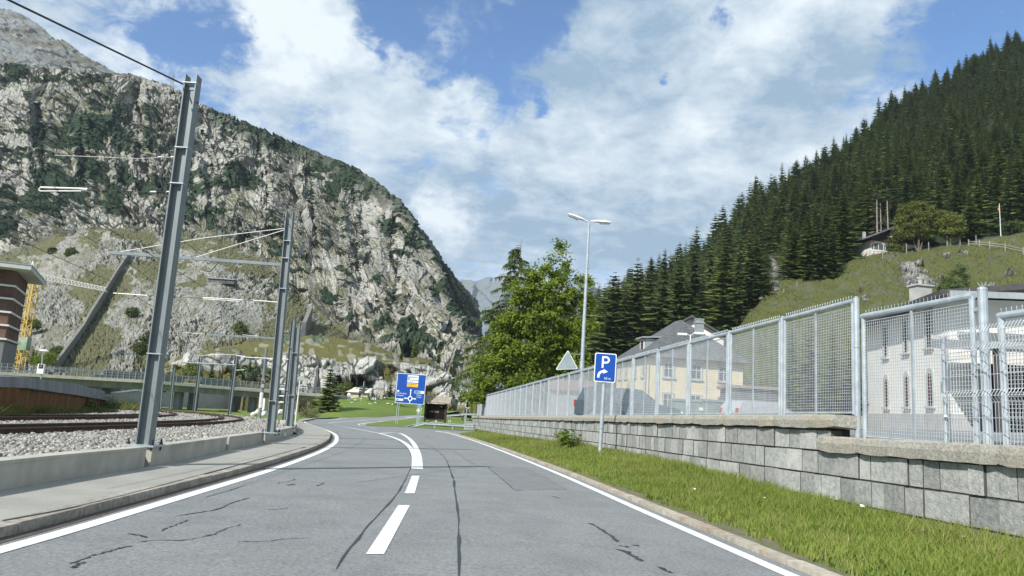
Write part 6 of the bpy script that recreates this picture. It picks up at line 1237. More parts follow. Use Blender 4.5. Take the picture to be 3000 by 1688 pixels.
# weeds along it
def smp_weed(r, n):
    u = r.uniform(-150, 430, n); P = []
    for a in u:
        y = float(np.interp(a, [-150, 0, 200, 310, 430], [19, 22.5, 33, 45, 55]))+r.uniform(-.5, 3.2)*(1 if a < 200 else 2.2); x = ray(a, 1180).x*y; P.append((x, y, g(x, y)+.02))
    return np.array(P)
M['weed'] = leaf_mat('weeds', (.08, .105, .022), (.19, .19, .06), .35)
def h_weed(P, r): return (.25+.75*np.clip(fbm(P[:, 0]*.5, P[:, 1]*.35, 3, 210)*1.9-.55, 0, 1.2))*r.uniform(.4, 1.15, len(P))
blades(26000, smp_weed, 'weeds', 'tall yellowish weeds and grasses between the rails and the platform wall', h_weed, M['weed'], 31, .016)
for i, (u, v, ru, rv, Y, lb) in enumerate([(235, 1200, 26, 22, 44, 'green bush against the end of the rusty platform wall'), (300, 1205, 34, 26, 50, 'light green bush below the concrete platform tip'), (350, 1208, 30, 22, 54, 'light green bush beyond the platform tip'), (385, 1205, 22, 16, 56, 'bush close behind the tallest mast foot'), (365, 1192, 26, 10, 80, 'dark bush beside the slatted openings of the grey building')]):
    p = gp(u, v+20, .0) if False else at(u, v+rv*.9, Y); kk = Y/F; leafy('shrub', lb, p, [(0, 0, rv*kk, ru*kk, ru*kk*.6, rv*kk), (-ru*kk*.6, 0, rv*kk*.6, ru*kk*.6, ru*kk*.5, rv*kk*.6)], 60, 40, .06, M['bush'], 70+i, [[(0, 0, -.6, .05), (0, 0, rv*kk, .02)]], cat='shrub')
p = at(375, 1212, 56); kk = 56/F; o = MB().rock((0, 0, 0), (18*kk, 14*kk, 8*kk), 91, 2).build('boulder', M['boulder'], label='flat pale boulder among the bushes behind the tallest mast', cat='boulder'); o.location = p
# passenger information panel with lamp
p = at(117, 1125, 58); t = thing('platform_lamp', 'platform lamp post with a white display cabinet beside the bridge parapet', 'lamp', p); kk = 58/F
mb = MB(); mb.tube([L2(117, 1160), L2(125, 1034)], .055, 8); mb.build('post', M['zinc'], t); mb = MB(); c = L2(129, 1029); mb.lathe([(.0, .14), (.25, .1), (.36, .0), (.2, -.05), (0, -.06)], c, 14); mb.build('lamp_head', M['white_paint'], t)
mb = MB(); mb.box(L2(122.5, 1081)-Vector((0, .1, 0)), (19*kk, .16, 28*kk), 0); cb = mb.build('display_cabinet', M['white_paint'], t); mb = MB(); mb.box(L2(124.5, 1074)-Vector((0, .19, 0)), (13*kk, .03, 12*kk)); mb.build('screen', M['black'], cb)
mb = MB(); c = L2(124.5, 1074)-Vector((0, .21, 0)); mb.tube([c+Vector((-.1, 0, -.05)), c+Vector((.02, 0, .01)), c+Vector((.1, 0, .05))], .02, 5); mb.build('emblem', pm('emblem_pink', (.6, .45, .5)), cb)
# ---------------------------------------------------------------- brick tower block, crane, scree walls
K = Vector((-95.5, 140, 0)); fx = Vector((-.894, -.447, 0)); sx = Vector((-.447, .894, 0)); bt_ = thing('brick_building', 'tall brown brick building with white floor bands and a wide flat roof', 'building', (K.x, K.y, -3))
M['brick'] = pm('brown_brick', (.13, .068, .048), col2=(.085, .05, .04), scale=2, rough=.9, stain=(.2, .12, .085), stain_scale=.12)
W_, D_ = 30, 17.5; zt_b = at(43, 795, 140).z
mb = MB(); wallbox(mb, K+fx*W_, -fx, sx, W_, D_, at(12, 1062, 140).z-6, zt_b); mb.build('wall', M['brick'], bt_, world=True)
zc = at(14, 1000, 140).z; mb = MB(); wallbox(mb, K+fx*(W_+.05)-sx*.05, -fx, sx, W_+.1, D_+.1, zc-12, zc-.05); mb.build('concrete_base', M['concrete_d'], bt_, world=True)
for u, v in ((36.4, 838.5), (30.5, 876), (23.5, 915), (18.8, 953.5), (14, 993.5)):
    z = at(u, v, 140).z; mb = MB(); wallbox(mb, K+fx*(W_+.35)-sx*.35+(-fx)*.0, -fx, sx, W_+.7, D_+.7, z-.17, z+.17); mb.build('floor_band', M['white_paint'], bt_, world=True)
for i, (u, v) in enumerate(((36.4, 838.5), (30.5, 876), (23.5, 915), (18.8, 953.5))):
    z = at(u, v, 140).z
    for a in (6.5, 10.2): mb = MB(); q0 = K+sx*a; mb.hexa([Vector((*(q0-fx*o+sx*b).xy, zz)) for zz in (z-2.2, z-.35) for o, b in ((0.0, 0), (0.0, .35), (.06, .35), (.06, 0))]); mb.build('slit_window', M['black'], bt_, world=True)
    for a in (2.4, 5.6): mb = MB(); q0 = K+fx*a; mb.hexa([Vector((*(q0-sx*o+fx*b).xy, zz)) for zz in (z-2.0, z-.5) for o, b in ((0.0, 0), (0.0, 1.2), (.06, 1.2), (.06, 0))]); mb.build('window', M['glass'], bt_, world=True)
mb = MB(); wallbox(mb, K+fx*(W_+3.6)-sx*4.2, -fx, sx, W_+6.4, D_+7.6, zt_b+.1, zt_b+.9); mb.build('roof', pm('pale_roof_slab', (.55, .57, .57), scale=1, var=.05), bt_, world=True)
mb = MB(); wallbox(mb, K+fx*(W_+3.7)-sx*4.3, -fx, sx, W_+6.6, D_+7.8, zt_b+.92, zt_b+1.1); mb.build('roof_edge', M['zinc'], bt_, world=True)
M['crane'] = pm('crane_yellow', (.62, .42, .08), scale=3, var=.12, rough=.5)
q = at(60, 1030, 172); qt = at(92, 775, 172); cr_ = thing('tower_crane', 'yellow lattice tower crane standing behind the brown brick building', 'crane', q); z1 = qt.z-q.z; mb = MB(); s = .95
for a in (-1, 1):
    for b in (-1, 1): mb.bar((a*s, b*s, -14), (a*s, b*s, z1-2), .22)
zz = -14; f = 1
while zz < z1-4:
    for a in (-1, 1):
        mb.bar((a*s, -s*f, zz), (a*s, s*f, zz+1.9), .12); mb.bar((-s*f, a*s, zz), (s*f, a*s, zz+1.9), .12); mb.bar((-s, a*s, zz), (s, a*s, zz), .12)
    zz += 1.9; f = -f
mb.build('mast', M['crane'], cr_)
mb = MB(); a = at(105, 800, 172)-q; b = at(312, 843, 178)-q; n = 21
for o in (-.5, .5): mb.bar(a+Vector((0, o, -1.2)), b+Vector((0, o, -.9)), .14)
mb.bar(a, b, .16)
for i in range(n):
    p0, p1, p2 = a.lerp(b, i/n), a.lerp(b, (i+.5)/n), a.lerp(b, (i+1)/n)
    for o in (-.5, .5): mb.bar(p0+Vector((0, o, -1.1)), p1, .11); mb.bar(p1, p2+Vector((0, o, -1.1)), .11)
mb.build('jib', M['insul'], cr_)
mb = MB(); tp = at(97, 765, 172)-q
for o in (-1, 1): mb.bar(Vector((-.8, o*.8, z1-4)), tp, .2); mb.bar(Vector((1.2, o*.8, z1-4)), tp, .2)
mb.build('tower_head', M['insul'], cr_); mb = MB(); c = at(68, 1000, 172)-q; mb.box(c+Vector((1.2, -1.2, -.6)), (2, 1.6, 3)); mb.build('notice_board', pm('green_white_board', (.45, .5, .42), scale=.6, col2=(.18, .3, .17)), cr_)
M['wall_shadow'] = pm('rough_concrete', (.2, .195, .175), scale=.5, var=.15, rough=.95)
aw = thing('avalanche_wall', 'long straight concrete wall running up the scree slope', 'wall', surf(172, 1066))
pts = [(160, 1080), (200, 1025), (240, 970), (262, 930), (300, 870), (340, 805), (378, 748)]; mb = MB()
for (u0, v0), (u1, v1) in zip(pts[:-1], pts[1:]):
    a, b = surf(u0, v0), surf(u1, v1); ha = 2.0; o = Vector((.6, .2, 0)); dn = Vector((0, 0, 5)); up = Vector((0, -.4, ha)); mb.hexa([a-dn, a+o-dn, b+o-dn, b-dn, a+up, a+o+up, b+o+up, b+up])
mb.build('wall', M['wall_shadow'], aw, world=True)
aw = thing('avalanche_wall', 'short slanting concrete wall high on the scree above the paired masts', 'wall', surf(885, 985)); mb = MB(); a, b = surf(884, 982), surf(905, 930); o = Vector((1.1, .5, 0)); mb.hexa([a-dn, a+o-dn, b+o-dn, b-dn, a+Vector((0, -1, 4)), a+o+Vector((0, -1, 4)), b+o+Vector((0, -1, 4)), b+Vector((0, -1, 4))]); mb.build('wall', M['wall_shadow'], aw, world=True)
p = surf(655, 832); aw = thing('stone_shelter', 'flat dark roofed shelter set into the middle of the scree slope', 'shelter', p); mb = MB(); mb.box((0, -1, .6), (9.5, 3, 1.6)); mb.build('wall', pm('dark_stone', (.09, .095, .09), scale=1), aw); mb = MB(); mb.box((-.3, -1, 1.5), (10.5, 4, .35)); mb.build('roof', M['gray_wall'], aw)
# pylon on the ridge
q = at(503, 248, 1150); py = thing('lattice_pylon', 'tiny lattice power pylon on the skyline ridge', 'pylon', q); mb = MB()
for a in (-1, 1):
    for b in (-1, 1): mb.bar((a*3, b*3, -12), (a*.4, b*.4, 20), .55)
for z in range(-8, 20, 5): w_ = 3-(z+12)/32*2.6; mb.bar((-w_, -w_, z), (w_, -w_, z+5), .4); mb.bar((w_, -w_, z), (-w_, -w_, z+5), .4)
mb.build('tower', M['steel'], py); mb = MB()
for z in (10, 15): mb.bar((-4, 0, z), (4, 0, z), .5)
mb.build('crossarm', M['steel'], py)
# ---------------------------------------------------------------- signs, lamps and the things round the junction
M['sign_blue'] = pm('sign_blue', (.008, .07, .36), scale=1, var=.03, rough=.35, spec=.4)
M['sign_white'] = pm('sign_white', (.8, .82, .82), scale=2, var=.03, rough=.4)
M['sign_yellow'] = pm('sign_yellow', (.78, .45, .02), scale=2, var=.03, rough=.4)
M['sign_green'] = pm('sign_green', (.02, .26, .16), rough=.4)
M['ink'] = pm('sign_ink', (.01, .012, .02), rough=.5)
M['sign_back'] = pm('sign_back', (.3, .36, .36), scale=3, var=.08, rough=.5, metal=.2)
M['brown_red'] = pm('brown_red', (.12, .02, .02), rough=.5)
def rrect(w, h, r, n=5):
    P = []
    for cx_, cz_, a0 in ((w/2-r, h/2-r, 0), (-w/2+r, h/2-r, PI/2), (-w/2+r, -h/2+r, PI), (w/2-r, -h/2+r, 1.5*PI)):
        P += [(cx_+r*math.cos(a0+PI/2*i/n), cz_+r*math.sin(a0+PI/2*i/n)) for i in range(n+1)]
    return P
def plate(mb, w, h, r, cz, y, th=.03, cx=0.): mb.prism([(cx+a, y, cz+b) for a, b in rrect(w, h, r)], (0, th, 0))
def flat(mb, pts, y): mb.poly([(a, y, b) for a, b in pts])
# parking sign
p = gp(1757, 1337, .28); t = thing('parking_sign', 'blue parking sign with a bent arrow on a grey pole standing in the verge grass', 'road sign', p); k = p.y/F; zc = at(1759, 1077, p.y).z-p.z; sw_, sh_ = 62.5*k, 84*k; t.rotation_euler = (0, math.radians(1), math.radians(-4))
mb = MB(); mb.tube([(0, 0, -.3), (0, 0, zc+.2)], 5.5*k, 12); mb.build('pole', M['galv'], t); mb = MB()
mb.lathe([(5.9*k, -.03), (6.2*k, 0), (5.9*k, .03)], (0, 0, .95), 12); mb.build('clamp', M['zinc'], t)
mb = MB(); plate(mb, sw_, sh_, 5*k, zc, -.1); sp_ = mb.build('sign_plate', M['sign_white'], t)
mb = MB(); plate(mb, sw_-5*k, sh_-5*k, 4*k, zc, -.106, .004); mb.build('blue_field', M['sign_blue'], sp_)
mb = MB(); y = -.112; x0, zb_ = -10.5*k, zc-1*k   # letter P, arrow, distance
flat(mb, [(x0, zb_), (x0+5.2*k, zb_), (x0+5.2*k, zb_+34*k), (x0, zb_+34*k)], y)
R1, R2 = 10.5*k, 5.3*k; cxp, czp = x0+12*k, zb_+23.5*k; n = 14
for s_, (r_o, r_i) in enumerate(((R1, R2),)):
    for i in range(n):
        a0, a1 = -PI/2+PI*i/n, -PI/2+PI*(i+1)/n; flat(mb, [(cxp+r_i*math.cos(a0), czp+r_i*math.sin(a0)), (cxp+r_o*math.cos(a0), czp+r_o*math.sin(a0)), (cxp+r_o*math.cos(a1), czp+r_o*math.sin(a1)), (cxp+r_i*math.cos(a1), czp+r_i*math.sin(a1))], y)
flat(mb, [(x0+5*k, czp+R2), (cxp, czp+R2), (cxp, czp+R1), (x0+5*k, czp+R1)], y); flat(mb, [(x0+5*k, czp-R1), (cxp, czp-R1), (cxp, czp-R2), (x0+5*k, czp-R2)], y)
ax0, az0 = -21.5*k, zc-30*k; Ro, Ri = 17*k, 10.5*k; c_ = (ax0+17*k, az0+5*k)
flat(mb, [(ax0, az0), (ax0+6.5*k, az0), (ax0+6.5*k, az0+5*k), (ax0, az0+5*k)], y)
for i in range(n):
    a0, a1 = PI-PI/2*i/n, PI-PI/2*(i+1)/n; flat(mb, [(c_[0]+Ri*math.cos(a0), c_[1]+Ri*math.sin(a0)), (c_[0]+Ri*math.cos(a1), c_[1]+Ri*math.sin(a1)), (c_[0]+Ro*math.cos(a1), c_[1]+Ro*math.sin(a1)), (c_[0]+Ro*math.cos(a0), c_[1]+Ro*math.sin(a0))], y)
flat(mb, [(c_[0]-.1*k, c_[1]+7*k), (c_[0]+13*k, c_[1]+13.7*k), (c_[0], c_[1]+21*k)], y-.001)
text_on(mb, '50 m', 9.5*k, -1.5*k, zc-34*k, y); mb.build('lettering', M['sign_white'], sp_)
# big direction sign
p = gp(1170, 1243, .03); k = p.y/F; t = thing('direction_sign', 'large blue direction sign with roundabout diagram on two slim posts', 'road sign', p); t.rotation_euler = (0, math.radians(.5), math.radians(-3)); zc = at(1202, 1139, p.y).z-p.z; xc = at(1203, 1139, p.y).x-p.x; S = 85*k
mb = MB(); plate(mb, S, S*1.01, 2.4*k, zc, -.1, .06, xc); sp_ = mb.build('sign_plate', M['sign_white'], t); mb = MB(); plate(mb, S-2.6*k, S*1.01-2.6*k, 1.6*k, zc, -.11, .008, xc); mb.build('blue_field', M['sign_blue'], sp_)
for x in (-11*k, -5.5*k, xc+S*.3, xc+S*.36): mb = MB(); mb.tube([(x, .02, -.2), (x, .02, zc)], 1.05*k, 8); mb.build('post', M['galv'], t)
# diagram, in fractions of the sign: measured across (0..1) and up (0..1)
X = lambda a: xc+(a-.5)*S; Zs = lambda b: zc+(b-.5)*S*1.01; y = -.118
mb = MB(); c_ = (X(.51), Zs(.175)); r_o, r_i = .082*S, .05*S
for i in range(24):
    a0, a1 = 2*PI*i/24, 2*PI*(i+1)/24; flat(mb, [(c_[0]+r_i*math.cos(a0), c_[1]+r_i*math.sin(a0)), (c_[0]+r_o*math.cos(a0), c_[1]+r_o*math.sin(a0)), (c_[0]+r_o*math.cos(a1), c_[1]+r_o*math.sin(a1)), (c_[0]+r_i*math.cos(a1), c_[1]+r_i*math.sin(a1))], y)
w_ = .014
for a, b, c2_, d in ((.51-w_, .25, .51+w_, .44), (.51-w_, .02, .51+w_, .1), (.345, .175-w_, .43, .175+w_), (.59, .175-w_, .67, .175+w_)): flat(mb, [(X(a), Zs(b)), (X(c2_), Zs(b)), (X(c2_), Zs(d)), (X(a), Zs(d))], y)
for tri in ([(.475, .435), (.545, .435), (.51, .5)], [(.35, .14), (.35, .21), (.295, .175)], [(.665, .14), (.665, .21), (.72, .175)]): flat(mb, [(X(a), Zs(b)) for a, b in tri], y)
text_on(mb, 'Gotthardpass', .062*S, X(.035), Zs(.31), y); text_on(mb, 'Furkapass', .062*S, X(.035), Zs(.24), y); text_on(mb, 'Zürich', .062*S, X(.72), Zs(.29), y); text_on(mb, 'Luzern', .062*S, X(.72), Zs(.225), y)
for i in range(14): a0, a1 = 2*PI*i/14, 2*PI*(i+1)/14; flat(mb, [(X(.08), Zs(.4)), (X(.08)+.038*S*math.cos(a0), Zs(.4)+.028*S*math.sin(a0)), (X(.08)+.038*S*math.cos(a1), Zs(.4)+.028*S*math.sin(a1))], y)
mb.build('lettering', M['sign_white'], sp_)
def panel_(a, b, c2_, d, mat, yy=-.118): m_ = MB(); m_.prism([(X(q), yy, Zs(r)) for q, r in ((a, b), (c2_, b), (c2_, d), (a, d))], (0, .006, 0)); return m_.build('panel', mat, sp_)
panel_(.36, .89, .74, .955, M['sign_white']); panel_(.36, .8, .74, .87, M['sign_white']); panel_(.36, .71, .74, .78, M['sign_white']); panel_(.36, .565, .74, .685, M['sign_yellow']); panel_(.03, .08, .275, .15, M['sign_white']); panel_(.635, .36, .97, .45, M['sign_white']); panel_(.645, .37, .74, .44, M['sign_blue'], -.121); panel_(.74, .37, .85, .44, M['sign_green'], -.121)
mb = MB(); y = -.124; text_on(mb, 'Andermatt Reuss', .042*S, X(.38), Zs(.905), y); text_on(mb, 'Andermatt Reuss', .036*S, X(.45), Zs(.82), y); text_on(mb, 'Furka', .044*S, X(.14), Zs(.098), y); text_on(mb, 'Militärgelände', .04*S, X(.45), Zs(.635), y); text_on(mb, 'Reuss', .04*S, X(.45), Zs(.58), y); text_on(mb, 'H', .05*S, X(.39), Zs(.605), y); text_on(mb, 'P', .05*S, X(.385), Zs(.725), y); text_on(mb, '35', .05*S, X(.875), Zs(.388), y)
for a in (.38, .385): flat(mb, [(X(a), Zs(.815)), (X(a+.045), Zs(.815)), (X(a+.045), Zs(.855)), (X(a), Zs(.855))], y)
for a, b in ((.46, .735), (.52, .735)): flat(mb, [(X(a), Zs(b)), (X(a+.035), Zs(b)), (X(a+.03), Zs(b+.025)), (X(a+.006), Zs(b+.025))], y)
flat(mb, [(X(.045), Zs(.1)), (X(.12), Zs(.1)), (X(.12), Zs(.125)), (X(.045), Zs(.125))], y); mb.build('lettering', M['ink'], sp_)
mb = MB(); y = -.126; text_on(mb, 'A', .06*S, X(.665), Zs(.385), y); text_on(mb, 'E35', .05*S, X(.755), Zs(.388), y); text_on(mb, 'P', .03*S, X(.395), Zs(.823), y-.0); mb.build('lettering', M['sign_white'], sp_)
# brown notice board with tiled roof
p = gp(1243, 1247, .03); k = p.y/F; xr = at(1303, 1247, p.y).x-p.x; t = thing('notice_board', 'dark brown timber notice board under a small tiled roof beside the guardrail', 'notice board', (p.x+xr/2, p.y, p.z), math.radians(-4)); hw = xr/2; z1 = at(1275, 1180, p.y).z-p.z
for s in (-1, 1): mb = MB(); mb.bar((s*hw, 0, -.3), (s*hw, 0, z1), .26); mb.build('post', M['wood_dark'], t)
mb = MB(); mb.box((0, 0, z1*.62), (hw*2-.2, .12, z1*.66)); bd = mb.build('board', pm('dark_board', (.016, .01, .009), scale=1, var=.2, rough=.9, spec=.1), t); mb = MB(); mb.bar((-hw, 0, z1*.28), (hw, 0, z1*.24), .12, .14); mb.bar((-hw, -.05, z1*.12), (hw*.1, -.05, z1*.3), .1); mb.build('rail', M['wood_dark'], t)
mb = MB(); text_on(mb, 'AllKirch', hw*.27, -hw*.55, z1*.58, -.07); flat(mb, [(hw*.4, z1*.84), (hw*.55, z1*.84), (hw*.55, z1*.86), (hw*.4, z1*.86)], -.07); flat(mb, [(hw*.55, z1*.81), (hw*.66, z1*.85), (hw*.55, z1*.89)], -.07); mb.build('lettering', pm('pale_lettering', (.4, .33, .33), rough=.6), bd)
mb = MB(); rw = 44*k; ov = .9
for i in range(19):
    a = -rw+2*rw*i/19; b = a+2*rw/19-.03
    for sg in (-1, 1): mb.hexa([(a, 0, z1+.75), (b, 0, z1+.75), (b, sg*ov, z1-.05), (a, sg*ov, z1-.05), (a, 0, z1+.84), (b, 0, z1+.84), (b, sg*ov, z1+.05), (a, sg*ov, z1+.05)])
    mb.tube([(a, -ov-.01, z1+.05), (a, 0, z1+.85)], .06, 6)
mb.build('roof', pm('grey_brown_tiles', (.36, .31, .26), scale=3, var=.2, rough=.9), t)
# guardrails
def guardrail(name, label, pts, step, h=.75, parent=None):
    P = [Vector(q) for q in pts]; t = thing(name, label, 'guardrail', P[0]); mb = MB(); prof = [(-.04, .31), (.02, .27), (-.04, .2), (-.04, .14), (.02, .07), (-.04, 0), (-.06, 0), (.0, .07), (-.06, .14), (-.06, .2), (.0, .27), (-.06, .31)]; k_ = len(prof)
    for q in P: mb.v += [(q.x, q.y-a, q.z+z-.31) for a, z in prof]
    mb.f = [(i*k_+j, i*k_+(j+1) % k_, (i+1)*k_+(j+1) % k_, (i+1)*k_+j) for i in range(len(P)-1) for j in range(k_)]; mb.m = [0]*len(mb.f); mb.build('rail', M['galv'], t, world=True)
    for q in P[1::step]:
        gz = g(q.x, q.y); mb = MB()
        if q.z-gz > .4: mb.bar((q.x, q.y+.12, gz-.2), (q.x, q.y+.12, q.z), .1, .14); mb.build('post', M['galv'], t, world=True)
    return t
yg = 80.5; G = lambda u, v, y=yg: at(u, v, y)
guardrail('guardrail', 'grey two wave guardrail rising from the road edge to the stone wall end', [G(1185, 1250, 80), G(1215, 1243), G(1244, 1236.5), G(1274, 1238), G(1300, 1239.5), G(1326, 1241.5), G(1352, 1243), G(1392, 1245)], 2)
guardrail('guardrail', 'distant guardrail curving behind the brown notice board', [at(u, v, 118) for u, v in ((1180, 1220), (1230, 1218), (1268, 1216), (1306, 1216), (1340, 1213.5), (1362, 1211), (1390, 1211.5), (1430, 1213))], 2)
guardrail('guardrail', 'pale far guardrail beyond the roundabout exit road', [at(u, v, 165) for u, v in ((1300, 1191), (1330, 1192), (1370, 1195), (1410, 1198), (1440, 1200))], 1)
# small signs
def signpost(label, ub, vb_, vt_, plates, Y=None, r_=1.1, cat='road sign', name='sign_post', h=.03, group=None):
    p = gp(ub, vb_, h) if Y is None else at(ub, vb_, Y); k = p.y/F; t = thing(name, label, cat, p, 0, group); z = (vb_-vt_)*k; mb = MB(); mb.tube([(0, 0, -.3), (.06*z, 0, z)], r_*k, 8); mb.build('post', M['galv'], t)
    for nm, dx, v0, v1, w_, mat, shape in plates:
        zc = (vb_-(v0+v1)/2)*k; hh = (v1-v0)*k; mb = MB(); xx = dx*k+.06*zc
        if shape == 'rect': mb.box((xx, -.1, zc), (w_*k, .05, hh))
        elif shape == 'disc': mb.tube([(xx, -.12, zc), (xx, -.07, zc)], hh/2, 14)
        elif shape == 'arrow': mb.prism([(xx-w_*k/2, -.12, zc-hh/2), (xx+w_*k*.35, -.12, zc-hh/2), (xx+w_*k/2, -.12, zc), (xx+w_*k*.35, -.12, zc+hh/2), (xx-w_*k/2, -.12, zc+hh/2)], (0, .05, 0))
        mb.build(nm, mat, t)
    return t
signpost('thin post with a small light blue plate and white disc by the notice board', 1222, 1240, 1185, [('sign_plate', 0, 1187, 1197, 10, pm('light_blue', (.12, .3, .6)), 'rect'), ('disc', -1, 1198, 1209, 9, M['sign_white'], 'disc'), ('plate', -1, 1211, 1217, 5, M['sign_back'], 'rect')])
signpost('white pole with an oval dark red sign in front of the guardrail', 1360, 1261, 1172, [('sign_plate', 0, 1178, 1196, 8, M['brown_red'], 'rect'), ('sign_edge', 0, 1176.5, 1197.5, 10, M['sign_white'], 'rect')], r_=1.5)
t = signpost('white information totem with blue and yellow arrow plates by the exit road', 1331, 1190, 1148, [('arrow_plate', 1, 1150, 1155, 14, M['sign_blue'], 'arrow'), ('arrow_plate', 1, 1157, 1162, 14, M['sign_blue'], 'arrow'), ('yellow_plate', 1, 1164, 1169, 13, M['sign_yellow'], 'arrow'), ('panel', 0, 1171, 1188, 14, M['sign_white'], 'rect'), ('panel_band', 0, 1171, 1188, 7, pm('pale_green', (.45, .62, .5)), 'rect')], Y=150)
signpost('slim dark post with a small blue disc beside the totem', 1342, 1192, 1172, [('disc', 0, 1176, 1184, 7, M['sign_blue'], 'disc')], Y=150, r_=.6)
signpost('thin bare delineator post by the brown notice board', 1229, 1243, 1197, [('reflector', 0, 1197, 1200, 2, M['sign_white'], 'rect')], r_=1.0)
for i, u in enumerate((1275, 1278, 1314, 1319)): signpost(['short white marker stake under the notice board', 'second short white marker stake under the notice board', 'short white marker stake past the notice board', 'taller white marker stake past the notice board'][i], u, 1240, 1232, [('reflector', 0, 1232, 1235, 2, M['sign_white'], 'rect')], Y=86, r_=.9, cat='stake', name='marker_stake', group='white marker stakes by the guardrail')
t = thing('cabinet', 'grey switch cabinet behind the guardrail at the end of the stone wall', 'cabinet', (at(1375, 1240, 84).x, 84, g(-4, 84))); k = 84/F; mb = MB(); mb.box((0, 0, .45), (26*k, .5, .9)); mb.build('body', M['zinc'], t); mb = MB(); mb.box((0, 0, .93), (28*k, .6, .06)); mb.build('lid', M['galv'], t)
# motorcycle waiting on the exit road
p = at(1370, 1217, 120); p.z = g(p.x, p.y); k = 120/F; t = thing('motorcycle', 'dark motorcycle with rider on the exit road behind the oval red sign', 'motorcycle', p, .5)
for x in (-.7, .7): mb = MB(); mb.lathe([(.2, -.07), (.33, -.05), (.33, .05), (.2, .07), (.2, -.07)], (0, 0, 0), 16); o = mb.build('wheel', M['black'], t); o.location = (x, 0, .33); o.rotation_euler = (PI/2, 0, 0)
mb = MB(); mb.hexa([(-.6, -.15, .45), (.5, -.12, .4), (.5, .12, .4), (-.6, .15, .45), (-.7, -.17, .85), (.45, -.16, 1.0), (.45, .16, 1.0), (-.7, .17, .85)]); mb.tube([(.7, 0, .33), (.42, 0, 1.1)], .05, 6); mb.tube([(.4, -.38, 1.12), (.4, .38, 1.12)], .025, 6); mb.build('body', M['black'], t); mb = MB(); mb.tube([(.56, 0, .95), (.64, 0, .94)], .1, 10); mb.build('headlight', M['sign_white'], t)
def skin_person(name, label, loc, rz, J, E, R_, mat, sc_=1.0):
    me = bpy.data.meshes.new(name); me.from_pydata(J, E, []); o = bpy.data.objects.new(name, me); C.objects.link(o); o.location = loc; o.rotation_euler = (0, 0, rz); me.materials.append(mat)
    m_ = o.modifiers.new('skin', 'SKIN'); sv_ = me.skin_vertices[0].data
    for i, r_ in enumerate(R_): sv_[i].radius = r_ if isinstance(r_, tuple) else (r_, r_)
    sv_[0].use_root = True; o.modifiers.new('sub', 'SUBSURF').levels = 1; return tag(o, label, 'person')
J = [(-.3, 0, .92), (-.22, 0, 1.2), (-.1, 0, 1.45), (-.03, 0, 1.56), (0, 0, 1.7), (0, 0, 1.8), (-.1, .2, 1.42), (.12, .3, 1.2), (.36, .33, 1.13), (-.1, -.2, 1.42), (.12, -.3, 1.2), (.36, -.33, 1.13), (-.2, .13, .88), (.18, .2, .8), (.02, .2, .4), (-.2, -.13, .88), (.18, -.2, .8), (.02, -.2, .4)]
E = [(0, 1), (1, 2), (2, 3), (3, 4), (4, 5), (2, 6), (6, 7), (7, 8), (2, 9), (9, 10), (10, 11), (0, 12), (12, 13), (13, 14), (0, 15), (15, 16), (16, 17)]
skin_person('person', 'rider in dark clothes and helmet sitting on the motorcycle', p, .5, J, E, [.15, .15, .17, .07, .12, .1, .07, .055, .04, .07, .055, .04, .1, .08, .06, .1, .08, .06], M['black'])
# double headed street lamp, triangular sign on it
yl = 37.; p = at(1701, 1150, yl); p.z = yz(p.x, yl); top = at(1726, 652, yl)-p; t = thing('street_lamp', 'tall grey street lamp with two flat heads behind the mesh fence', 'street lamp', p); mb = MB(); mb.tube([(0, 0, -.2), top*.3, top*.302, top*.7, top], [.13, .12, .1, .075, .055], 12); mb.build('pole', M['galv'], t)
M['lamp_glass'] = pm('lamp_glass', (.42, .44, .42), rough=.15, spec=.6); k = yl/F
for (u0, v0, u1, v1) in ((1722, 650, 1663, 628), (1730, 649, 1791, 654)):
    a, b = at(u0, v0, yl)-p, at(u1, v1, yl)-p; d = (b-a).normalized(); up = Vector((-d.z, 0, d.x))*(1 if d.x > 0 else -1); up = up if up.z > 0 else -up; mb = MB(); st = [(0, .05, .04), (.12, .07, .06), (.3, .15, .1), (.75, .17, .11), (.95, .13, .07), (1, .06, .03)]; Ln = (b-a).length
    for f, hw_, hh_ in st: c = a+d*Ln*f; mb.v += [tuple(c+Vector((0, hw_*math.cos(q), 0))+up*(hh_*math.sin(q) if math.sin(q) > 0 else hh_*.25*math.sin(q))) for q in [2*PI*i/10 for i in range(10)]]
    mb.f = [(i*10+j, i*10+(j+1) % 10, (i+1)*10+(j+1) % 10, (i+1)*10+j) for i in range(5) for j in range(10)]+[tuple(range(9, -1, -1)), tuple(50+j for j in range(10))]; mb.m = [0]*len(mb.f); lh = mb.build('lamp_head', M['white_paint'], t)
    mb = MB(); c0, c1_ = a+d*Ln*.45, a+d*Ln*.93; mb.hexa([c0-up*.09+Vector((0, -.1, 0)), c1_-up*.06+Vector((0, -.1, 0)), c1_-up*.06+Vector((0, .1, 0)), c0-up*.09+Vector((0, .1, 0)), c0-up*.015+Vector((0, -.14, 0)), c1_-up*.01+Vector((0, -.12, 0)), c1_-up*.01+Vector((0, .12, 0)), c0-up*.015+Vector((0, .14, 0))]); mb.build('lens', M['lamp_glass'], lh)
ys_ = yl-.4; q = [at(u, v, ys_) for u, v in ((1664, 1026), (1693, 1081), (1628, 1083))]; c = (q[0]+q[1]+q[2])/3; t = thing('warning_sign', 'back of a triangular warning sign bracketed to the street lamp', 'road sign', c)
def inset(q, f): return [c+(a-c)*f for a in q]
def rtri(q, f):
    P = []; Q = inset(q, f)
    for i in range(3):
        a, b, d_ = Q[i-1], Q[i], Q[(i+1) % 3]; P += [b.lerp(a, .07), b.lerp(b.lerp(a, .07).lerp(b.lerp(d_, .07), .5), .5), b.lerp(d_, .07)]
    return P
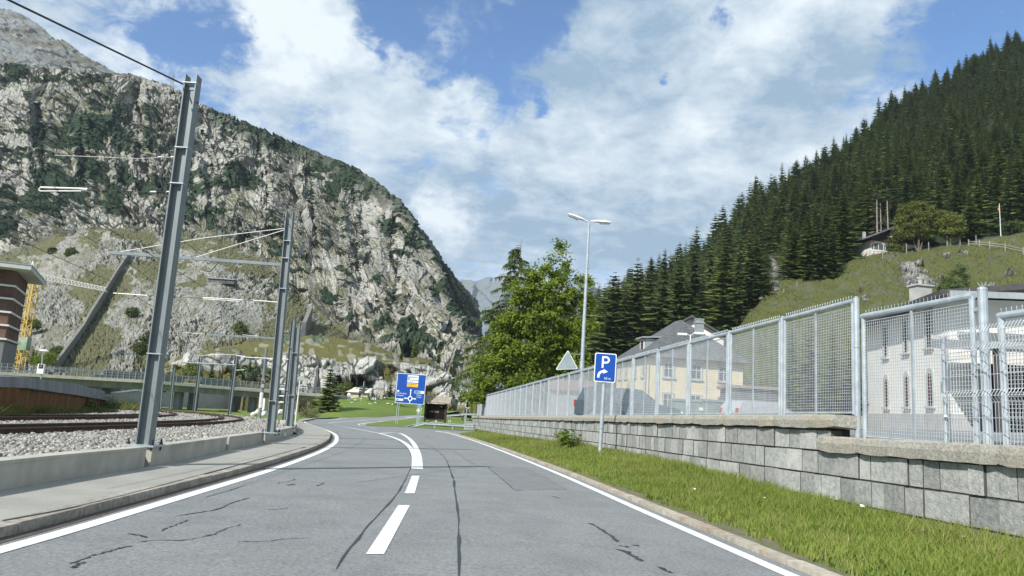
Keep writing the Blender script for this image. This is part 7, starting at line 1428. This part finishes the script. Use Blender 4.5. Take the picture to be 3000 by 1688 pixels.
mb = MB(); mb.prism(rtri(q, 1.02), (0, .02, 0)); mb.build('rim', M['sign_white'], t, world=True); mb = MB(); mb.prism([a-Vector((0, .006, 0)) for a in rtri(q, .93)], (0, .006, 0)); mb.build('back_plate', M['sign_back'], t, world=True); mb = MB(); mb.tube([at(1668, 1037, ys_-.02), at(1708, 1040, yl)], .018, 6); mb.tube([at(1672, 1079, ys_-.02), at(1704, 1080, yl)], .018, 6); mb.build('bracket', M['galv'], t, world=True)
# ---------------------------------------------------------------- roundabout figures
M['red_stone'] = pm('reddish_stone', (.36, .27, .24), scale=4, var=.2, rough=.9, bump=.6)
M['figure_stone'] = pm('figure_stone', (.46, .46, .43), scale=4, var=.2, rough=.95, bump=.7)
sp0 = mound_p(1112, .96); k = sp0.y/F; st = thing('stone_figure', 'tall rough stone figure standing on the roundabout mound', 'statue', sp0, math.radians(15))
for x0, x1 in ((-10, -5.5), (1.5, 5)): mb = MB(); mb.hexa([((x0-2)*k, -3*k, -.3), ((x0+5)*k, -3*k, -.3), ((x0+5)*k, 3*k, -.3), ((x0-2)*k, 3*k, -.3), ((x1-2.5)*k, -3*k, 28*k), ((x1+6)*k, -3*k, 28*k), ((x1+6)*k, 3*k, 28*k), ((x1-2.5)*k, 3*k, 28*k)]); mb.build('leg', pm('leg_stone', (.47, .43, .36), scale=4, var=.2, rough=.95, bump=.6), st)
mb = MB(); mb.hexa([(-8*k, -5*k, 27.5*k), (9*k, -5*k, 27.5*k), (9*k, 5*k, 27.5*k), (-8*k, 5*k, 27.5*k), (-7.5*k, -4.5*k, 44*k), (9.5*k, -4.5*k, 44*k), (9.5*k, 4.5*k, 44*k), (-7.5*k, 4.5*k, 44*k)]); mb.hexa([(-7.5*k, -4.5*k, 44.02*k), (9.5*k, -4.5*k, 44.02*k), (9.5*k, 4.5*k, 44.02*k), (-7.5*k, 4.5*k, 44.02*k), (-4*k, -3.5*k, 51*k), (4.5*k, -3.5*k, 51*k), (4.5*k, 3.5*k, 51*k), (-4*k, 3.5*k, 51*k)]); mb.build('torso', M['figure_stone'], st)
mb = MB(); mb.rock((0, 0, 57*k), (6.5*k, 6*k, 6.8*k), 5, 3, .1); mb.build('head', M['red_stone'], st); mb = MB(); mb.hexa([(9.1*k, -3*k, 24*k), (12.5*k, -3*k, 24*k), (12.5*k, 3*k, 24*k), (9.1*k, 3*k, 24*k), (9.6*k, -3*k, 44*k), (12*k, -3*k, 42*k), (12*k, 3*k, 42*k), (9.6*k, 3*k, 44*k)]); mb.build('arm', M['figure_stone'], st)
q = mound_p(1058, .8); k = q.y/F; t = thing('signpost', 'fingerpost with a stack of dark plates seen from behind on the roundabout', 'signpost', q); mb = MB(); mb.tube([(0, 0, -.2), (3*k, 0, 58*k)], 1.0*k, 8); mb.build('post', M['galv'], t)
for i in range(3): mb = MB(); z = (24+i*7)*k; mb.prism([(-7*k, -.15, z), (8*k, -.15, z), (8*k, -.15, z+6*k), (-7*k, -.15, z+6*k), (-10*k, -.15, z+3*k)], (0, .06, 0)); mb.build('plate', pm('dark_green_plate', (.03, .055, .05), rough=.6), t)
q = mound_p(1091, .75); k = q.y/F; t = thing('chevron_board', 'black and white chevron board on the roundabout beside the stone figure', 'road sign', q); mb = MB(); mb.box((0, 0, 10*k), (22*k, .06, 8*k)); cb = mb.build('board', M['ink'], t); mb = MB()
for i in range(4):
    x = (-9+5*i)*k; z = 10*k; mb.poly([(x, -.04, z-3.4*k), (x+2.2*k, -.04, z-3.4*k), (x+4.6*k, -.04, z), (x+2.2*k, -.04, z+3.4*k), (x, -.04, z+3.4*k), (x+2.4*k, -.04, z)])
mb.build('chevron', M['sign_white'], cb); mb = MB()
for x in (-8*k, 8*k): mb.tube([(x, .05, -.2), (x, .05, 9*k)], .6*k, 6)
mb.build('post', M['galv'], t)
q = mound_p(1021, .9); k = q.y/F; t = thing('round_sign', 'pale round sign on twin posts before the hut on the roundabout', 'road sign', q); mb = MB()
for x in (-1.5*k, 2*k): mb.tube([(x, 0, -.2), (x, 0, 14*k)], .6*k, 6)
mb.build('post', M['galv'], t); mb = MB(); mb.tube([(0, -.1, 16*k), (0, -.05, 16*k)], 5*k, 14); mb.build('disc', M['sign_white'], t); mb = MB(); mb.tube([(0, -.12, 15*k), (0, -.1, 15*k)], 2*k, 10); mb.build('emblem', M['sign_blue'], t)
q = at(1047, 1166, 131); k = 131/F; t = thing('stone_hut', 'small pale hut with a light slab roof behind the roundabout', 'hut', q, math.radians(-6)); mb = MB(); w_ = 30*k; d_ = 18*k; mb.hexa([(-w_, 0, -2), (w_, 0, -2), (w_, d_, -2), (-w_, d_, -2), (-w_, 0, 16*k), (w_, 0, 16*k), (w_, d_, 16*k), (-w_, d_, 16*k)]); mb.build('wall', pm('hut_wall', (.5, .45, .37), scale=2, var=.1), t)
mb = MB(); mb.hexa([(-w_*1.06, -.5, 15.5*k), (w_*1.06, -.5, 15.5*k), (w_*1.3, d_*.9, 29*k), (-w_*.6, d_*.9, 29*k), (-w_*1.06, -.5, 16.5*k), (w_*1.06, -.5, 16.5*k), (w_*1.3, d_*.9, 30*k), (-w_*.6, d_*.9, 30*k)]); rf2 = mb.build('roof', pm('pale_slab_roof', (.62, .56, .48), scale=2, var=.08), t); mb = MB(); mb.box((-w_*.28, d_*.5, 27*k), (3*k, 3*k, 9*k)); mb.build('chimney', M['plinth'], rf2); mb = MB(); mb.box((w_*.2, -.03, 6*k), (5*k, .08, 13*k)); mb.build('door', M['wood_dark'], t)
FS = ['flat white stone in front of the round sign', 'flat white stone left of the fingerpost foot', 'flat white stone at the fingerpost foot', 'flat white stone under the chevron board', 'long flat white stone beside the chevron board', 'flat white stone at the feet of the stone figure', 'wedge shaped white stone just past the stone figure', 'flat white stone lowest on the mound past the stone figure', 'small white stone at the end of the mound beside the direction sign']
for i, (u, tt2, w_) in enumerate(((1031, .72, 9), (1043, .85, 12), (1058, .9, 7), (1085, .62, 12), (1101, .68, 13), (1106, .98, 8), (1130, .96, 12), (1136, .66, 13), (1150, .62, 7))):
    q = mound_p(u, tt2); k = q.y/F; mb = MB(); mb.rock((0, 0, .1), (w_*k*.6, w_*k*.4, 2.2*k), 70+i, 2, .3, .3*i); o = mb.build('flat_stone', M['boulder'], label=FS[i].replace('left of', 'beside'), cat='stone', group='flat white stones on the roundabout mound'); o.location = q
# ---------------------------------------------------------------- verge plants
p = gp(1670, 1318, .2); p = Vector((xw(31)-.75, 31, vz(xw(31)-.75, 31))); t = thing('dock_plant', 'clump of broad leaved dock growing at the foot of the stone wall', 'plant', p); r = np.random.RandomState(2); V = []; Fc = []
for i in range(130):
    c = np.array([r.uniform(-.35, .5), r.uniform(-1.7, 1.9), 0]); hgt = r.uniform(.2, .85)*(1-.28*abs(c[1]/1.8)); c[2] = hgt; a = r.uniform(0, 6.3); L0 = r.uniform(.17, .32); d = np.array([math.cos(a), math.sin(a), r.uniform(-.1, .5)]); s_ = np.cross(d, [0, 0, 1]); s_ /= np.linalg.norm(s_); o = len(V); V += [c-d*L0, c-d*.2*L0+s_*L0*.45, c+d*L0*.9-np.array([0, 0, .1*L0]), c-d*.2*L0-s_*L0*.45, c-d*L0-np.array([0, 0, hgt])+np.array([0, 0, .02])]
    Fc += [(o, o+1, o+2), (o, o+2, o+3)]
link('foliage', npmesh('foliage', np.array(V), np.array(Fc), leaf_mat('dock_leaves', (.1, .17, .015), (.24, .32, .05), .35)), t); mb = MB()
for i in range(0, 130, 2): mb.bar(V[i*5+4], V[i*5], .012)
mb.build('stem', M['blade'], t)
def flower(label, u, v, col, s, group, hh=.2):
    d = ray(u, v); y = None
    for yy in np.arange(5, 40, .05):
        x = d.x*yy
        if x > tipx(yy) and CAMZ+d.z*yy <= vz(x, yy)+hh: y = yy; break
    if y is None: return
    q = Vector((d.x*y, y, CAMZ+d.z*y)); z0 = vz(q.x, y); t = thing('wild_flower', label, 'flower', (q.x, y, z0), 0, group); mb = MB(); mb.tube([(0, 0, -.02), (.01, 0, q.z-z0)], .004, 5); mb.build('stem', M['blade'], t); mb = MB(); r = random.Random(int(u))
    for i in range(10): a = r.uniform(0, 6.3); mb.rock((s*.6*math.cos(a), s*.6*math.sin(a), q.z-z0+r.uniform(-.3, .3)*s), (s*.5, s*.5, s*.35), i, 1)
    mb.build('blossom', col, t)
cw_ = pm('white_petals', (.8, .8, .74), rough=.8); cy_ = pm('yellow_petals', (.75, .55, .03), rough=.8); cp_ = pm('purple_petals', (.3, .2, .3), rough=.8)
for lb, u, v, c_, s in (('white flower head nearest the dock clump in the verge grass', 2034, 1432, cw_, .03), ('small white flower head between the dock clump and the lower coping', 2240, 1458, cw_, .018), ('broad white umbel against the wall below the lower coping', 2527, 1482, cw_, .035), ('white umbel by the wall beside a tall dry stalk', 2703, 1488, cw_, .03), ('large white flower head at the picture edge by the wall', 2985, 1560, cw_, .03), ('yellow flower beside the white umbel by the wall', 2730, 1513, cy_, .014), ('yellow flower close to the big white flower by the wall', 2890, 1548, cy_, .014), ('tiny yellow flower far along the verge', 2197, 1410, cy_, .012), ('purple clover head lowest in the verge grass', 2704, 1553, cp_, .018), ('purple clover head near the large white flower', 2824, 1572, cp_, .018), ('purple clover head half way along the verge', 2330, 1467, cp_, .014), ('faded purple clover head just past the half way one', 2364, 1469, cp_, .014)): flower(lb, u, v, c_, s, 'wild flowers in the verge')

# ---------------------------------------------------------------- the air of the valley
mb = MB(); mb.box((0, 2400, 360), (7600, 5600, 760)); hz = mb.build('haze', bpy.data.materials.new('haze'), kind='stuff', label='thin bluish air filling the valley')
nt, N, L = nodes(hz.data.materials[0]); out = N.new('ShaderNodeOutputMaterial'); pv = N.new('ShaderNodeVolumePrincipled'); pv.inputs['Color'].default_value = (.74, .86, 1, 1); pv.inputs['Density'].default_value = 1.0e-4; pv.inputs['Anisotropy'].default_value = 0.; L.new(pv.outputs[0], out.inputs['Volume'])
